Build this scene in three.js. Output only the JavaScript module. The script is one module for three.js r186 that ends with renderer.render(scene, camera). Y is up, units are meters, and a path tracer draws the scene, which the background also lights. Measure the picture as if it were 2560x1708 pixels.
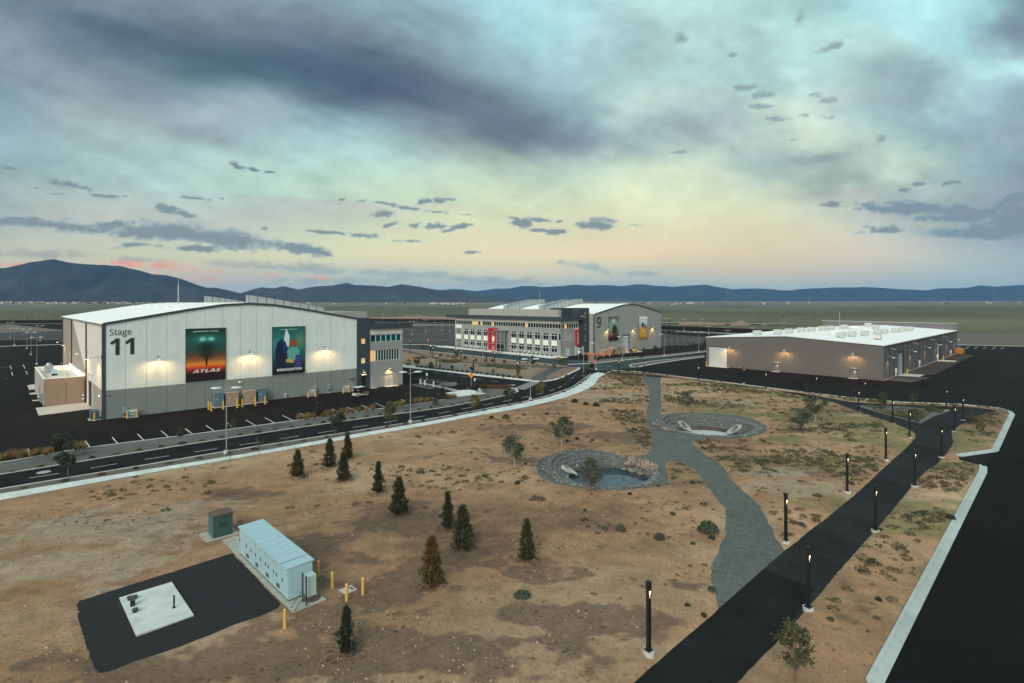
import * as THREE from 'three';
import { mergeGeometries, toCreasedNormals } from 'three/addons/utils/BufferGeometryUtils.js';
import { FontLoader } from 'three/addons/loaders/FontLoader.js';
import { TextGeometry } from 'three/addons/geometries/TextGeometry.js';

// ------------------------------------------------------------------ camera, exposure, sky, sun
const scene = new THREE.Scene();
const camera = new THREE.PerspectiveCamera(2 * Math.atan(854 / 1382) * 180 / Math.PI, 2560 / 1708, 0.5, 60000);
camera.position.set(0, 18, 0);                       // a drone or boom lift 18 m up, lens shifted down, verticals upright
camera.lookAt(0, 18, -100);
camera.setViewOffset(2560, 1708, 0, 97, 2560, 1708);
const renderer = new THREE.WebGLRenderer();
renderer.toneMapping = THREE.LinearToneMapping;
renderer.toneMappingExposure = 2.0;
renderer.shadowMap.enabled = true;
const sun = new THREE.DirectionalLight(new THREE.Color().setRGB(1, 0.925, 0.83), 1.4);    // evening light from behind the camera, spread wide by thin cloud
sun.position.set(-62, 125, 190); sun.castShadow = true; sun.shadow.radius = 75;
Object.assign(sun.shadow.camera, { left: -260, right: 260, top: 260, bottom: -260, near: 1, far: 700 });
scene.add(sun, sun.target);

// ------------------------------------------------------------------ noise
const rng = (s) => () => { s = (s + 0x6D2B79F5) | 0; let t = Math.imul(s ^ (s >>> 15), 1 | s); t = (t + Math.imul(t ^ (t >>> 7), 61 | t)) ^ t; return ((t ^ (t >>> 14)) >>> 0) / 4294967296; };
const LAT = new Float32Array(65536); { const r = rng(77); for (let i = 0; i < 65536; i++) LAT[i] = r() * 2 - 1; }
function vn(x, y) {                                   // value noise, -1..1
  const xi = Math.floor(x), yi = Math.floor(y); let fx = x - xi, fy = y - yi;
  fx = fx * fx * (3 - 2 * fx); fy = fy * fy * (3 - 2 * fy);
  const a = (xi & 255) | ((yi & 255) << 8), b = ((xi + 1) & 255) | ((yi & 255) << 8), c = (xi & 255) | (((yi + 1) & 255) << 8), d = ((xi + 1) & 255) | (((yi + 1) & 255) << 8);
  const p = LAT[a] + (LAT[b] - LAT[a]) * fx, q = LAT[c] + (LAT[d] - LAT[c]) * fx;
  return p + (q - p) * fy;
}
const fbm = (x, y, n = 4) => { let s = 0, a = 0.5; for (let i = 0; i < n; i++) { s += a * vn(x, y); const t = x; x = 1.62 * x + 1.21 * y + 17.3; y = 1.62 * y - 1.21 * t + 9.1; a *= 0.5; } return s; };
const sstep = (a, b, x) => { const t = Math.min(1, Math.max(0, (x - a) / (b - a))); return t * t * (3 - 2 * t); };
const lerp = (a, b, t) => a + (b - a) * t;
const lin = (c) => { c /= 255; return c <= 0.04045 ? c / 12.92 : ((c + 0.055) / 1.055) ** 2.4; };

// the evening sky: a chart of the western sky (units: 1382 to a tangent of 1, x to the right of the view axis, y above the horizon),
// with the soft cloud decks as a coarse field of colours, and the small crisp clouds as ellipses on it; the rest of the dome goes on in the same kind
{
  const rowY = [757, 672, 587, 502, 417, 332, 247, 177, 117, 67, 27];
  const field = [
    [0x708291, 0x768896, 0x80919e, 0x8598a5, 0x889ca9, 0x889eaa, 0x91afba, 0xa0c6d0, 0xacdce4, 0xafd9dd, 0xb2d7d7, 0xb4dad9, 0xb2dcdb, 0xafdcdc, 0xaee0e1, 0xa8dade, 0x788c9b],
    [0x8c98a5, 0x718594, 0x647a8a, 0x6e8090, 0x748594, 0x768796, 0x8094a0, 0x91acb6, 0xa5d5dc, 0xacd4d7, 0xaecbcb, 0xb3d6d1, 0xb5dbd3, 0xb6ded7, 0xb2d4d0, 0xa3d3d7, 0x8298a6],
    [0x8a9ba5, 0x8c9ba5, 0x7c8f9c, 0x617b89, 0x5c7686, 0x5c7184, 0x627687, 0x7c919d, 0x96b4bc, 0xa1c3c7, 0xa7c5c4, 0xafd0cb, 0xaaccca, 0xb2d4d0, 0x9ebabd, 0xacd2d2, 0xb9e6e4],
    [0x87a2af, 0x96a5ac, 0x96a8af, 0x9db2b8, 0x96acb3, 0x6c8290, 0x627387, 0x6a7b8d, 0x7d919e, 0x9ebabe, 0xbdd4ce, 0xb4cbc7, 0xb2cdc7, 0xbed4ca, 0x9bb2b6, 0xaacdd0, 0x96b2bc],
    [0x96afb9, 0x9eb5ba, 0xa2b7bb, 0x9aaeb4, 0xa4bec2, 0xa5c7ca, 0xa0bdc0, 0x8496a0, 0x70808e, 0x90a3ac, 0xa0b8ba, 0x9eb2b6, 0xb5c8c1, 0xc6d7c8, 0xa5c2c3, 0x96afb9, 0x94aab6],
    [0x94acb2, 0x9eb8bc, 0xaac5c7, 0xb0cdca, 0xb2d0c9, 0xb2d0c6, 0xb8d3c6, 0xbcd3c5, 0xb2c4b8, 0xb6cabf, 0xc6d6c3, 0xc7d6c2, 0xa4b9b5, 0xa8bcb7, 0xbed4c8, 0xa2babc, 0x8ca2af],
    [0x9bacac, 0xa8bab7, 0xb2c4be, 0xb4cbc2, 0xb6cdc1, 0xb9cdbc, 0xbfd0ba, 0xc6d5bb, 0xcddabe, 0xcedac0, 0xd1dabd, 0xd3d9bc, 0xced5bc, 0xbcc8bc, 0xa0b0b0, 0x96a8ae, 0x91a0ac],
    [0xa5b2ac, 0xafbab0, 0xb4c0b2, 0xb7c6b5, 0xbbcab6, 0xc2d0b6, 0xcbd3b6, 0xd1d5b6, 0xd4d5b6, 0xd4d3b4, 0xd4d0b2, 0xd4d0b2, 0xd1ceb2, 0xc9cab5, 0xb4bdb8, 0x98a7ad, 0x8a9aa9],
    [0xc0baaa, 0xc0beac, 0xc0c0aa, 0xc2c4ab, 0xc6c8ad, 0xcdcdaf, 0xd3ceaf, 0xd8ceaf, 0xdcd0b1, 0xdcceb0, 0xd9c9ac, 0xd3c4a9, 0xcec1a9, 0xcdc0b0, 0xc3beb6, 0xadb3b6, 0x9ba8b2],
    [0xcdb9aa, 0xc8b4aa, 0xc8b2a8, 0xc4b2ac, 0xbeb4b0, 0xbab8b4, 0xb9b9b4, 0xc0beb4, 0xc8c0b4, 0xc4beb4, 0xbab9b2, 0xc0b7ae, 0xc3b6ad, 0xbeb4b4, 0xb6b3b8, 0xabb2bc, 0xa5acb9],
    [0xbcb2af, 0xb8b1b0, 0xb4b0b2, 0xb0b0b4, 0xaab0b6, 0xa8b2b9, 0xa5b4bc, 0xa5b4bc, 0xa5b4bc, 0xa5b4bc, 0xa6b4bc, 0xa8b4bc, 0xaab4bc, 0xacb3bc, 0xacb2bd, 0xacb2be, 0xaab0bc],
  ].map((r) => r.map((c) => [(c >> 16) & 255, (c >> 8) & 255, c & 255]));
  // crisp clouds: [x, y, half length, half height, tilt in degrees, colour, strength]
  const slate = [122, 136, 144], dusk = [166, 163, 164], veil = [166, 177, 183], rose = [238, 164, 146], soft = [148, 168, 176];
  const C = [];
  const put = (list, col, k) => list.forEach(([p, rx, ry, t]) => C.push([p[0], p[1], rx / 1.836, ry / 1.836, (t || 0) * Math.PI / 180, col, k]));
  put([[[-790,621], 620, 95, 13], [[-463,577], 620, 105, 19], [[-218,501], 480, 85, 22], [[-38,419], 330, 60, 17], [[-1008,692], 420, 70, 14]].map(([p, a, b, t]) => [p, a, b, t]), [92, 112, 131], 0.42);
  
  put([[[-1192,120], 380, 38, 2], [[-942,108], 130, 18, 2], [[-599,91], 420, 36, 2]], dusk, 0.75);
  put([[[-544,85], 380, 34, 3], [[-245,69], 470, 34, 3], [[-27,54], 300, 26, 2], [[-463,54], 420, 26, 0]], veil, 0.8);
  put([[[-1241,95], 150, 20, 0], [[-974,96], 130, 17, 3], [[-849,90], 190, 27, 4], [[-735,76], 130, 12, 2], [[-596,69], 90, 13, 2], [[-468,60], 120, 12, 2], [[-776,58], 75, 15, 0]], rose, 0.95);
  put([[[-1225,201], 260, 30, 3], [[-1051,183], 300, 33, 4], [[-996,196], 140, 16, -3], [[-860,175], 330, 54, 3], [[-708,156], 350, 52, 6], [[-544,137], 200, 34, 10], [[-484,126], 100, 15, 8], [[-789,136], 170, 20, 2],
    [[-1111,295], 100, 14, 12], [[-1258,337], 60, 9, 3], [[-1018,267], 72, 9, 3], [[-857,233], 70, 24, 10], [[-833,223], 80, 12, 8], [[-795,261], 75, 8, 6], [[-1132,271], 45, 7, 0], [[-1187,287], 38, 6, 0], [[-691,344], 50, 15, 15], [[-648,333], 60, 9, 12], [[-604,327], 34, 7, 5],
    [[-321,222], 64, 22, -8], [[-207,253], 85, 17, -6], [[-272,238], 56, 12, 5], [[-310,247], 60, 8, 8], [[-190,191], 55, 21, 0], [[-242,193], 42, 13, 0], [[-130,189], 62, 12, -14], [[-198,227], 48, 6, 5], [[-381,168], 90, 13, 3], [[-463,176], 110, 8, 4],
    [[-261,154], 58, 6, 0], [[-103,126], 40, 9, 0], [[-197,145], 24, 4, 0], [[-622,185], 22, 8, 0], [[-719,260], 26, 5, 0], [[-114,220], 40, 7, 0], [[-299,197], 40, 9, -20], [[-931,144], 90, 9, 0], [[-996,136], 60, 8, 0], [[-424,258], 22, 5, 0], [[-378,255], 30, 4, 0]], slate, 0.95);
  
  put([[[179,91], 150, 34, 8], [[305,72], 200, 16, 2], [[119,100], 60, 14, 0]], veil, 0.75);
  put([[[58,64], 52, 7, 0]], rose, 0.9);
  put([[[21,200], 62, 22, 5], [[0,212], 40, 10, 0], [[81,205], 60, 12, 0], [[117,202], 30, 13, 0], [[108,177], 45, 15, 0], [[68,181], 44, 9, 0], [[217,192], 116, 32, -2], [[310,194], 52, 5, 4],
    [[792,246], 58, 17, -10], [[925,181], 112, 18, -2], [[980,282], 42, 13, 0], [[1017,296], 40, 9, 0], [[1089,300], 56, 16, -6]], slate, 0.95);
  put([[[980,235], 260, 34, 2], [[1122,225], 260, 46, 3], [[1263,206], 260, 110, -6], [[1171,171], 330, 40, 3], [[1258,258], 150, 40, -10], [[1143,212], 340, 30, 0]], [112, 131, 147], 0.92);
  put([[[582,536], 74, 26, -6], [[615,517], 80, 26, 0], [[626,490], 62, 16, 0], [[787,503], 62, 24, -10], [[746,518], 66, 18, -8], [[667,458], 62, 15, 0], [[729,469], 42, 15, 0], [[789,462], 62, 18, 0], [[925,408], 36, 21, 0],
    [[424,661], 52, 46, -30], [[717,710], 40, 60, 15], [[702,408], 48, 8, 0], [[419,376], 52, 10, 0], [[909,294], 26, 13, 0], [[778,359], 200, 46, -4], [[550,620], 30, 18, 0], [[800,639], 90, 28, -16]], soft, 0.7);
  
  for (const c of C) { c.push(Math.cos(c[4]), Math.sin(c[4]), Math.max(c[2], c[3]) * 1.6 + 8); }
  const W = 4096, Hh = 2048, data = new Float32Array(W * Hh * 4), E = 1 / renderer.toneMappingExposure;
  const LUT = new Float32Array(1024); for (let i = 0; i < 1024; i++) LUT[i] = lin(i / 4) * E;
  const cub = (a, b, c, d, t) => b + 0.5 * t * (c - a + t * (2 * a - 5 * b + 4 * c - d + t * (3 * (b - c) + d - a)));
  const dome = [[190, 186, 182], [200, 206, 192], [184, 212, 210], [188, 220, 222], [186, 220, 224]], cl = [132, 150, 162];
  const col = [0, 0, 0], gen = [0, 0, 0];
  const low = [[0, 1.32, 1.46, 1.14], [2.8, 1.28, 1.39, 1.15], [4.8, 1.32, 1.29, 1.18], [7.3, 1.21, 1.17, 1.08], [10, 1.1, 1.1, 1.03], [16, 1.03, 1.03, 1.01], [24, 1, 1, 1], [91, 1, 1, 1]];   // clear bright air low down
  for (let j = Hh / 2; j < Hh; j++) {
    const el = ((j + 0.5) / Hh - 0.5) * Math.PI, te = Math.tan(el), ce = Math.cos(el), se = Math.sin(el), deg = el * 180 / Math.PI;
    let lk = 0; while (low[lk + 1][0] < deg) lk++; const lt = (deg - low[lk][0]) / (low[lk + 1][0] - low[lk][0]), air = [1, 2, 3].map((c) => lerp(low[lk][c], low[lk + 1][c], lt));
    for (let i = 0; i < W; i++) {
      const ph = ((i + 0.5) / W - 0.5) * 2 * Math.PI, rx = Math.cos(ph), fw = -Math.sin(ph);
      let win = 0, gx = 0, gy = 0;
      if (fw > 0.3) { gx = rx / fw * 1382; gy = te / fw * 1382; win = sstep(1900, 1340, Math.abs(gx)) * sstep(1250, 780, gy); }
      if (win < 1) {
        const k = deg < 12 ? deg / 12 : deg < 28 ? 1 + (deg - 12) / 16 : deg < 60 ? 2 + (deg - 28) / 32 : 3 + (deg - 60) / 31, q = Math.min(3, Math.floor(k)), t = k - q;
        const px = rx * ce / (se + 0.16), pz = fw * ce / (se + 0.16);
        const d = 0.5 * sstep(-0.22, 0.4, fbm(px * 1.1 + 3.1, pz * 1.1 + 7.7, 5)) * sstep(2, 14, deg);
        for (let c = 0; c < 3; c++) gen[c] = lerp(lerp(dome[q][c], dome[q + 1][c], t), cl[c], d);
      }
      if (win > 0) {
        const sa = gx * 0.93 - gy * 0.36, sc = gx * 0.36 + gy * 0.93, w1 = fbm(sa / 520 + 5, sc / 120, 4), w2 = fbm(sa / 380 + 50, sc / 75 + 20, 5), hi = sstep(60, 330, gy);
        const lump = sstep(-150, 350, gx), b1 = fbm(gx / 150 + 3, gy / 95 + 8, 6), b2 = fbm(gx / 130 + 61, gy / 80 + 18, 6);
        let u = (gx + 1280 + lerp(w1 * 90, b1 * 105 + w1 * 30, lump) * hi) / 160, y = gy + lerp(w2 * 44 - w1 * 16, b2 * 56 + w2 * 14, lump) * hi;
        u = Math.min(15.999, Math.max(0, u));
        let r = 0; while (r < 9 && y < rowY[r + 1]) r++;
        const v = Math.min(1, Math.max(0, (rowY[r] - y) / (rowY[r] - rowY[r + 1]))), ui = Math.floor(u), uf = u - ui;
        const wisp = 1 + hi * (0.06 * fbm(sa / 210, sc / 38 + 31, 6) * (1 - 0.6 * lump) + 0.1 * b1 * lump + 0.05 * fbm(gx / 40 + 8, gy / 24, 5));
        for (let c = 0; c < 3; c++) {
          const at = (rr) => { const R = field[Math.min(10, Math.max(0, rr))]; return cub(R[Math.max(0, ui - 1)][c], R[ui][c], R[ui + 1][c], R[Math.min(16, ui + 2)][c], uf); };
          col[c] = cub(at(r - 1), at(r), at(r + 1), at(r + 2), v) * wisp;
        }
        let n1 = null, n2 = 0;
        for (const [cx, cy, a, b, , cc, k, cs, sn, reach] of C) {
          const dx = gx - cx, dy = gy - cy;
          if (dx > reach || dx < -reach || dy > reach || dy < -reach) continue;
          if (n1 === null) { n1 = fbm(gx / 34 + 9, gy / 15 + 3, 5); n2 = fbm(gx / 11 + 71, gy / 5 + 3, 4); }
          const X = (dx * cs - dy * sn) / a, Y = (dx * sn + dy * cs) / b;
          const edge = cc[0] === 92 ? 0.95 : cc === rose || cc === veil || cc === dusk ? 0.6 : cc === soft ? 0.75 : 0.5;
          const f = 1 - Math.sqrt(X * X + Y * Y * (cc[0] === 92 ? 1 : Y < 0 ? 1.35 : 0.85)) + (cc[0] === 92 ? w2 * 0.5 + w1 * 0.4 : (n1 * 1.0 + n2 * 0.75) * Math.min(1, Math.max(0.42, 11 / b))), al = k * sstep(-0.02, edge, f);
          if (al > 0) for (let c = 0; c < 3; c++) col[c] = lerp(col[c], lerp(Math.min(col[c], cc[c] * 1.22), cc[c] * 0.93, sstep(0.1, 0.95, f)) * (1 + 0.07 * n2 - (cc === slate ? 0.04 * Math.min(1, Math.max(-1, -Y)) : 0)), al);
        }
        const lum = (col[0] + 2 * col[1] + col[2]) / 4; for (let c = 0; c < 3; c++) gen[c] = lerp(gen[c], 168 + (lerp(col[c], lum, 0.1 * hi) - 168) * (1 + 0.13 * hi), win);
      }
      const o = (j * W + i) * 4;
      for (let c = 0; c < 3; c++) data[o + c] = LUT[Math.min(1023, Math.max(0, Math.round(gen[c] * 4)))] * air[c];
      data[o + 3] = 1;
    }
  }
  for (let o = 0; o < W * Hh * 2; o += 4) { data[o] = 0.3 * E; data[o + 1] = 0.3 * E; data[o + 2] = 0.32 * E; data[o + 3] = 1; }
  const tex = new THREE.DataTexture(data, W, Hh, THREE.RGBAFormat, THREE.FloatType);
  tex.mapping = THREE.EquirectangularReflectionMapping; tex.magFilter = tex.minFilter = THREE.LinearFilter; tex.needsUpdate = true;
  scene.background = tex; scene.environment = tex;
}
scene.fog = new THREE.FogExp2(new THREE.Color().setRGB(0.17, 0.5, 1.0), 0.00003);

// ------------------------------------------------------------------ naming and small helpers
const taken = new Map();
const numbered = (n) => { const k = taken.get(n) || 0; taken.set(n, k + 1); return k ? n + '_' + String(k).padStart(3, '0') : n; };
const ORD = 'first second third fourth fifth sixth seventh eighth ninth tenth eleventh twelfth thirteenth fourteenth fifteenth sixteenth seventeenth eighteenth nineteenth twentieth'.split(' ');
const ord = (i) => i < 20 ? ORD[i] : i < 29 ? 'twenty-' + ORD[i - 20] : i === 29 ? 'thirtieth' : i < 39 ? 'thirty-' + ORD[i - 30] : i === 39 ? 'fortieth' : 'forty-' + ORD[i - 40];
const tag = (o, label, category, group) => { o.userData.label = label; o.userData.category = category; if (group) o.userData.group = group; return o; };
function thing(name, label, category, [x, y, z] = [0, 0, 0], turn = 0, group) {
  const o = new THREE.Group(); o.name = numbered(name); o.position.set(x, y, z); o.rotation.y = turn; scene.add(o);
  return tag(o, label, category, group);
}
const shade = (m) => { m.castShadow = m.receiveShadow = true; return m; };
function part(parent, name, geo, mat, label) {
  const m = shade(new THREE.Mesh(Array.isArray(geo) ? merge(geo) : geo, mat)); m.name = name; parent.add(m);
  if (label) m.userData.label = label;
  return m;
}
function structure(name, geo, mat) { const m = part(scene, numbered(name), geo, mat); m.userData.kind = 'structure'; return m; }
function oneMesh(name, geo, mat, label, category, pos, turn = 0, group) { const m = part(scene, numbered(name), geo, mat); if (pos) m.position.set(...pos); m.rotation.y = turn; return tag(m, label, category, group); }
function copy(src, [x, y, z], turn, label, scale) {
  const c = src.clone(); c.name = numbered(src.name.replace(/_\d{3}$/, '')); c.position.set(x, y, z); c.rotation.y = turn; if (scale) c.scale.set(...scale); c.userData = { ...src.userData, label }; scene.add(c); return c;
}
function stuff(name, geo, mat, list, parent = scene) {          // list of [x, y, z, scale xyz, turn, colour]
  const m = shade(new THREE.InstancedMesh(geo, mat, list.length)); m.name = parent === scene ? numbered(name) : name; m.userData.kind = 'stuff';
  const M = new THREE.Matrix4(), q = new THREE.Quaternion(), e = new THREE.Euler(), c = new THREE.Color();
  list.forEach(([x, y, z, sx, sy, sz, ry, rx, k], i) => {
    M.compose(new THREE.Vector3(x, y, z), q.setFromEuler(e.set(rx || 0, ry, 0)), new THREE.Vector3(sx, sy, sz)); m.setMatrixAt(i, M);
    if (k) m.setColorAt(i, c.setRGB(...k));
  });
  parent.add(m); return m;
}
const flat = (g) => g.index ? g.toNonIndexed() : g;
const merge = (list) => mergeGeometries(list.map((g) => { g = flat(g); for (const k of Object.keys(g.attributes)) if (!['position', 'normal', 'uv'].includes(k)) g.deleteAttribute(k); return g; }));
const box = (w, h, d, x = 0, y = 0, z = 0, ry = 0) => { const g = new THREE.BoxGeometry(w, h, d); if (ry) g.rotateY(ry); return g.translate(x, y + h / 2, z); };   // stands on y
const box2 = (x0, x1, y0, y1, z0, z1) => new THREE.BoxGeometry(Math.abs(x1 - x0), Math.abs(y1 - y0), Math.abs(z1 - z0)).translate((x0 + x1) / 2, (y0 + y1) / 2, (z0 + z1) / 2);
const cyl = (r0, r1, h, n, x = 0, y = 0, z = 0) => new THREE.CylinderGeometry(r1, r0, h, n).translate(x, y + h / 2, z);
const rod = (a, b, r, n = 6) => { const p = new THREE.Vector3(...a), q = new THREE.Vector3(...b), d = q.clone().sub(p), g = new THREE.CylinderGeometry(r, r, d.length(), n); g.applyQuaternion(new THREE.Quaternion().setFromUnitVectors(new THREE.Vector3(0, 1, 0), d.normalize())); return g.translate((p.x + q.x) / 2, (p.y + q.y) / 2, (p.z + q.z) / 2); };
// chamfered box
const cbox = (w, h, d, b, x = 0, y = 0, z = 0) => { const s = new THREE.Shape([[-w / 2 + b, -d / 2 + b], [w / 2 - b, -d / 2 + b], [w / 2 - b, d / 2 - b], [-w / 2 + b, d / 2 - b]].map((p) => new THREE.Vector2(...p))); return new THREE.ExtrudeGeometry(s, { depth: h - 2 * b, bevelEnabled: true, bevelThickness: b, bevelSize: b, bevelSegments: 1 }).rotateX(-Math.PI / 2).translate(x, y + b, z); };
const mat = (r, g, b, rough = 0.8, extra = {}) => new THREE.MeshStandardMaterial({ color: new THREE.Color().setRGB(r, g, b), roughness: rough, ...extra });
// uv of sheets in metres
const metreUV = (g, s = 1) => { const p = g.attributes.position, u = new Float32Array(p.count * 2); for (let i = 0; i < p.count; i++) { u[2 * i] = p.getX(i) / s; u[2 * i + 1] = -p.getZ(i) / s; } g.setAttribute('uv', new THREE.BufferAttribute(u, 2)); return g; };
const shapeOf = (P, holes = []) => { const s = new THREE.Shape(P.map(([x, z]) => new THREE.Vector2(x, -z))); for (const h of holes) s.holes.push(new THREE.Path(h.map(([x, z]) => new THREE.Vector2(x, -z)))); return s; };
const sheet = (P, y, holes) => metreUV(new THREE.ShapeGeometry(shapeOf(P, holes)).rotateX(-Math.PI / 2).translate(0, y, 0));
const slabOf = (P, y0, y1, bevel = 0) => metreUV(new THREE.ExtrudeGeometry(shapeOf(P), { depth: y1 - y0, bevelEnabled: false }).rotateX(-Math.PI / 2).translate(0, y0, 0));
// smooth curve through ground points
const curve = (P, n) => new THREE.CatmullRomCurve3(P.map(([x, z]) => new THREE.Vector3(x, 0, z)), false, 'centripetal').getSpacedPoints(n).map((v) => [v.x, v.z]);
// profile [offset to the left, height] swept along ground points
function sweep(P, prof, caps = true) {
  const pos = [], uv = [], idx = [], n = prof.length; let len = 0;
  P.forEach((p, i) => {
    const a = P[Math.max(0, i - 1)], b = P[Math.min(P.length - 1, i + 1)]; let tx = b[0] - a[0], tz = b[1] - a[1]; const l = Math.hypot(tx, tz) || 1; tx /= l; tz /= l;
    if (i) len += Math.hypot(p[0] - P[i - 1][0], p[1] - P[i - 1][1]);
    prof.forEach(([o, y], k) => { pos.push(p[0] + tz * o, y, p[1] - tx * o); uv.push(len, k * 0.3); });
  });
  for (let i = 0; i + 1 < P.length; i++) for (let k = 0; k + 1 < n; k++) { const a = i * n + k, b = a + n; idx.push(a, a + 1, b, b, a + 1, b + 1); }
  if (caps) for (const s of [0, (P.length - 1) * n]) for (let k = 1; k + 1 < n; k++) idx.push(s, s + k, s + k + 1);
  let g = new THREE.BufferGeometry(); g.setAttribute('position', new THREE.Float32BufferAttribute(pos, 3)); g.setAttribute('uv', new THREE.Float32BufferAttribute(uv, 2)); g.setIndex(idx);
  g = g.toNonIndexed(); g.computeVertexNormals(); return g;
}
// ------------------------------------------------------------------ textures of surfaces
function tileTex(n, f, srgb) {
  const d = new Uint8Array(n * n * 4);
  for (let j = 0; j < n; j++) for (let i = 0; i < n; i++) { const c = f(i / n, j / n, i, j), o = (j * n + i) * 4; for (let k = 0; k < 3; k++) d[o + k] = Math.max(0, Math.min(255, Math.round((Array.isArray(c) ? c[k] : c) * 255))); d[o + 3] = 255; }
  const t = new THREE.DataTexture(d, n, n); t.wrapS = t.wrapT = THREE.RepeatWrapping; t.magFilter = THREE.LinearFilter; t.minFilter = THREE.LinearMipmapLinearFilter; if (srgb) t.colorSpace = THREE.SRGBColorSpace; t.needsUpdate = true; return t;
}
const rep = (t, s) => { const c = t.clone(); c.repeat.set(1 / s, 1 / s); c.needsUpdate = true; return c; };
// periodic noise: blend of shifted copies
const pn = (u, v, f, n = 4, o = 0) => { const w = (a) => a * a * (3 - 2 * a), a = w(u), b = w(v), g = (x, y) => fbm((x + o) * f, (y + o) * f, n); return lerp(lerp(g(u, v), g(u - 1, v), a), lerp(g(u, v - 1), g(u - 1, v - 1), a), b) * 1.5; };
const speck = rng(5);
const T_fine = tileTex(512, () => 0.5 + (speck() - 0.5) * 0.5 + (speck() < 0.04 ? 0.22 : 0));
const T_asphalt = tileTex(1024, (u, v) => {            // aggregate, patches, paving seams and hairline cracks
  const c1 = pn(u, v, 7, 5, 11), c2 = pn(u, v, 11, 5, 31), crack = Math.min(Math.abs(c1), Math.abs(c2)) < 0.004 && pn(u, v, 4, 3, 40) > 0.05 ? -0.22 : 0, seam = Math.abs(((u * 4) % 1) - 0.5 + 0.004 * pn(u, v, 30, 2)) < 0.006 ? -0.14 : 0;
  return 0.8 + 0.34 * pn(u, v, 5, 7) + 0.16 * pn(u, v, 40, 3, 3) + (speck() - 0.5) * 0.3 + crack + seam + (speck() < 0.004 ? 0.35 : 0);
});
const T_conc = tileTex(512, (u, v) => 0.86 + 0.16 * pn(u, v, 6, 5, 2) + (speck() - 0.5) * 0.06);
const T_gravel = tileTex(512, (u, v) => { const s = speck(); return 0.62 + 0.16 * pn(u, v, 70, 2) + (s - 0.5) * 0.55 + 0.1 * pn(u, v, 5, 3, 8); });
const T_wall = tileTex(512, (u, v) => 0.93 + 0.07 * pn(u, v * 0.35, 5, 5, 4) + (speck() - 0.5) * 0.025);
const asphalt = (c, s = 9, r = 0.92) => new THREE.MeshPhysicalMaterial({ color: new THREE.Color().setRGB(...c), roughness: r, specularIntensity: 0.25, map: rep(T_asphalt, s * 2.2), bumpMap: rep(T_fine, 1.6), bumpScale: 0.008 });
const concrete = (c, s = 4) => mat(...c, 0.85, { map: rep(T_conc, s) });
// ------------------------------------------------------------------ far plain and mountains
{
  const R = [112, 150, 200, 300, 420, 560, 720, 900, 1150, 1500, 2000, 2700, 3600, 4800, 6400, 8500, 11000, 14000, 17000], N = 220, pos = [], colr = [], uv = [], idx = [];
  const add = (r, a) => {
    const x = r * Math.cos(a), z = r * Math.sin(a), far = Math.max(0, r - 1400);
    pos.push(x, -0.7 + (r > 700 ? 1.2 * fbm(x / 300, z / 300, 3) : 0) + Math.min(52, far * 0.0048), z); uv.push(x / 40, z / 40);
    const dry = sstep(1500, 3800, r + 900 * fbm(x / 900, z / 2000, 3)), band = fbm(x / 500 + 7, z / 160, 4), g = [0.102, 0.108, 0.046], b = [0.185, 0.17, 0.12];
    for (let c = 0; c < 3; c++) colr.push(lerp(g[c], b[c], Math.min(1, dry + Math.max(0, band) * 0.6)) * (1 + 0.5 * band));
  };
  for (const r of R) for (let k = 0; k <= N; k++) add(r, k / N * 2 * Math.PI);
  for (let i = 0; i + 1 < R.length; i++) for (let k = 0; k < N; k++) { const a = i * (N + 1) + k, b = a + N + 1; idx.push(a, a + 1, b, b, a + 1, b + 1); }
  const g = new THREE.BufferGeometry(); g.setAttribute('position', new THREE.Float32BufferAttribute(pos, 3)); g.setAttribute('uv', new THREE.Float32BufferAttribute(uv, 2)); g.setAttribute('color', new THREE.Float32BufferAttribute(colr, 3)); g.setIndex(idx); g.computeVertexNormals();
  structure('desert_plain', g, mat(1.25, 1.25, 1.25, 0.95, { vertexColors: true, map: rep(T_gravel, 1) }));
}
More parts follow.
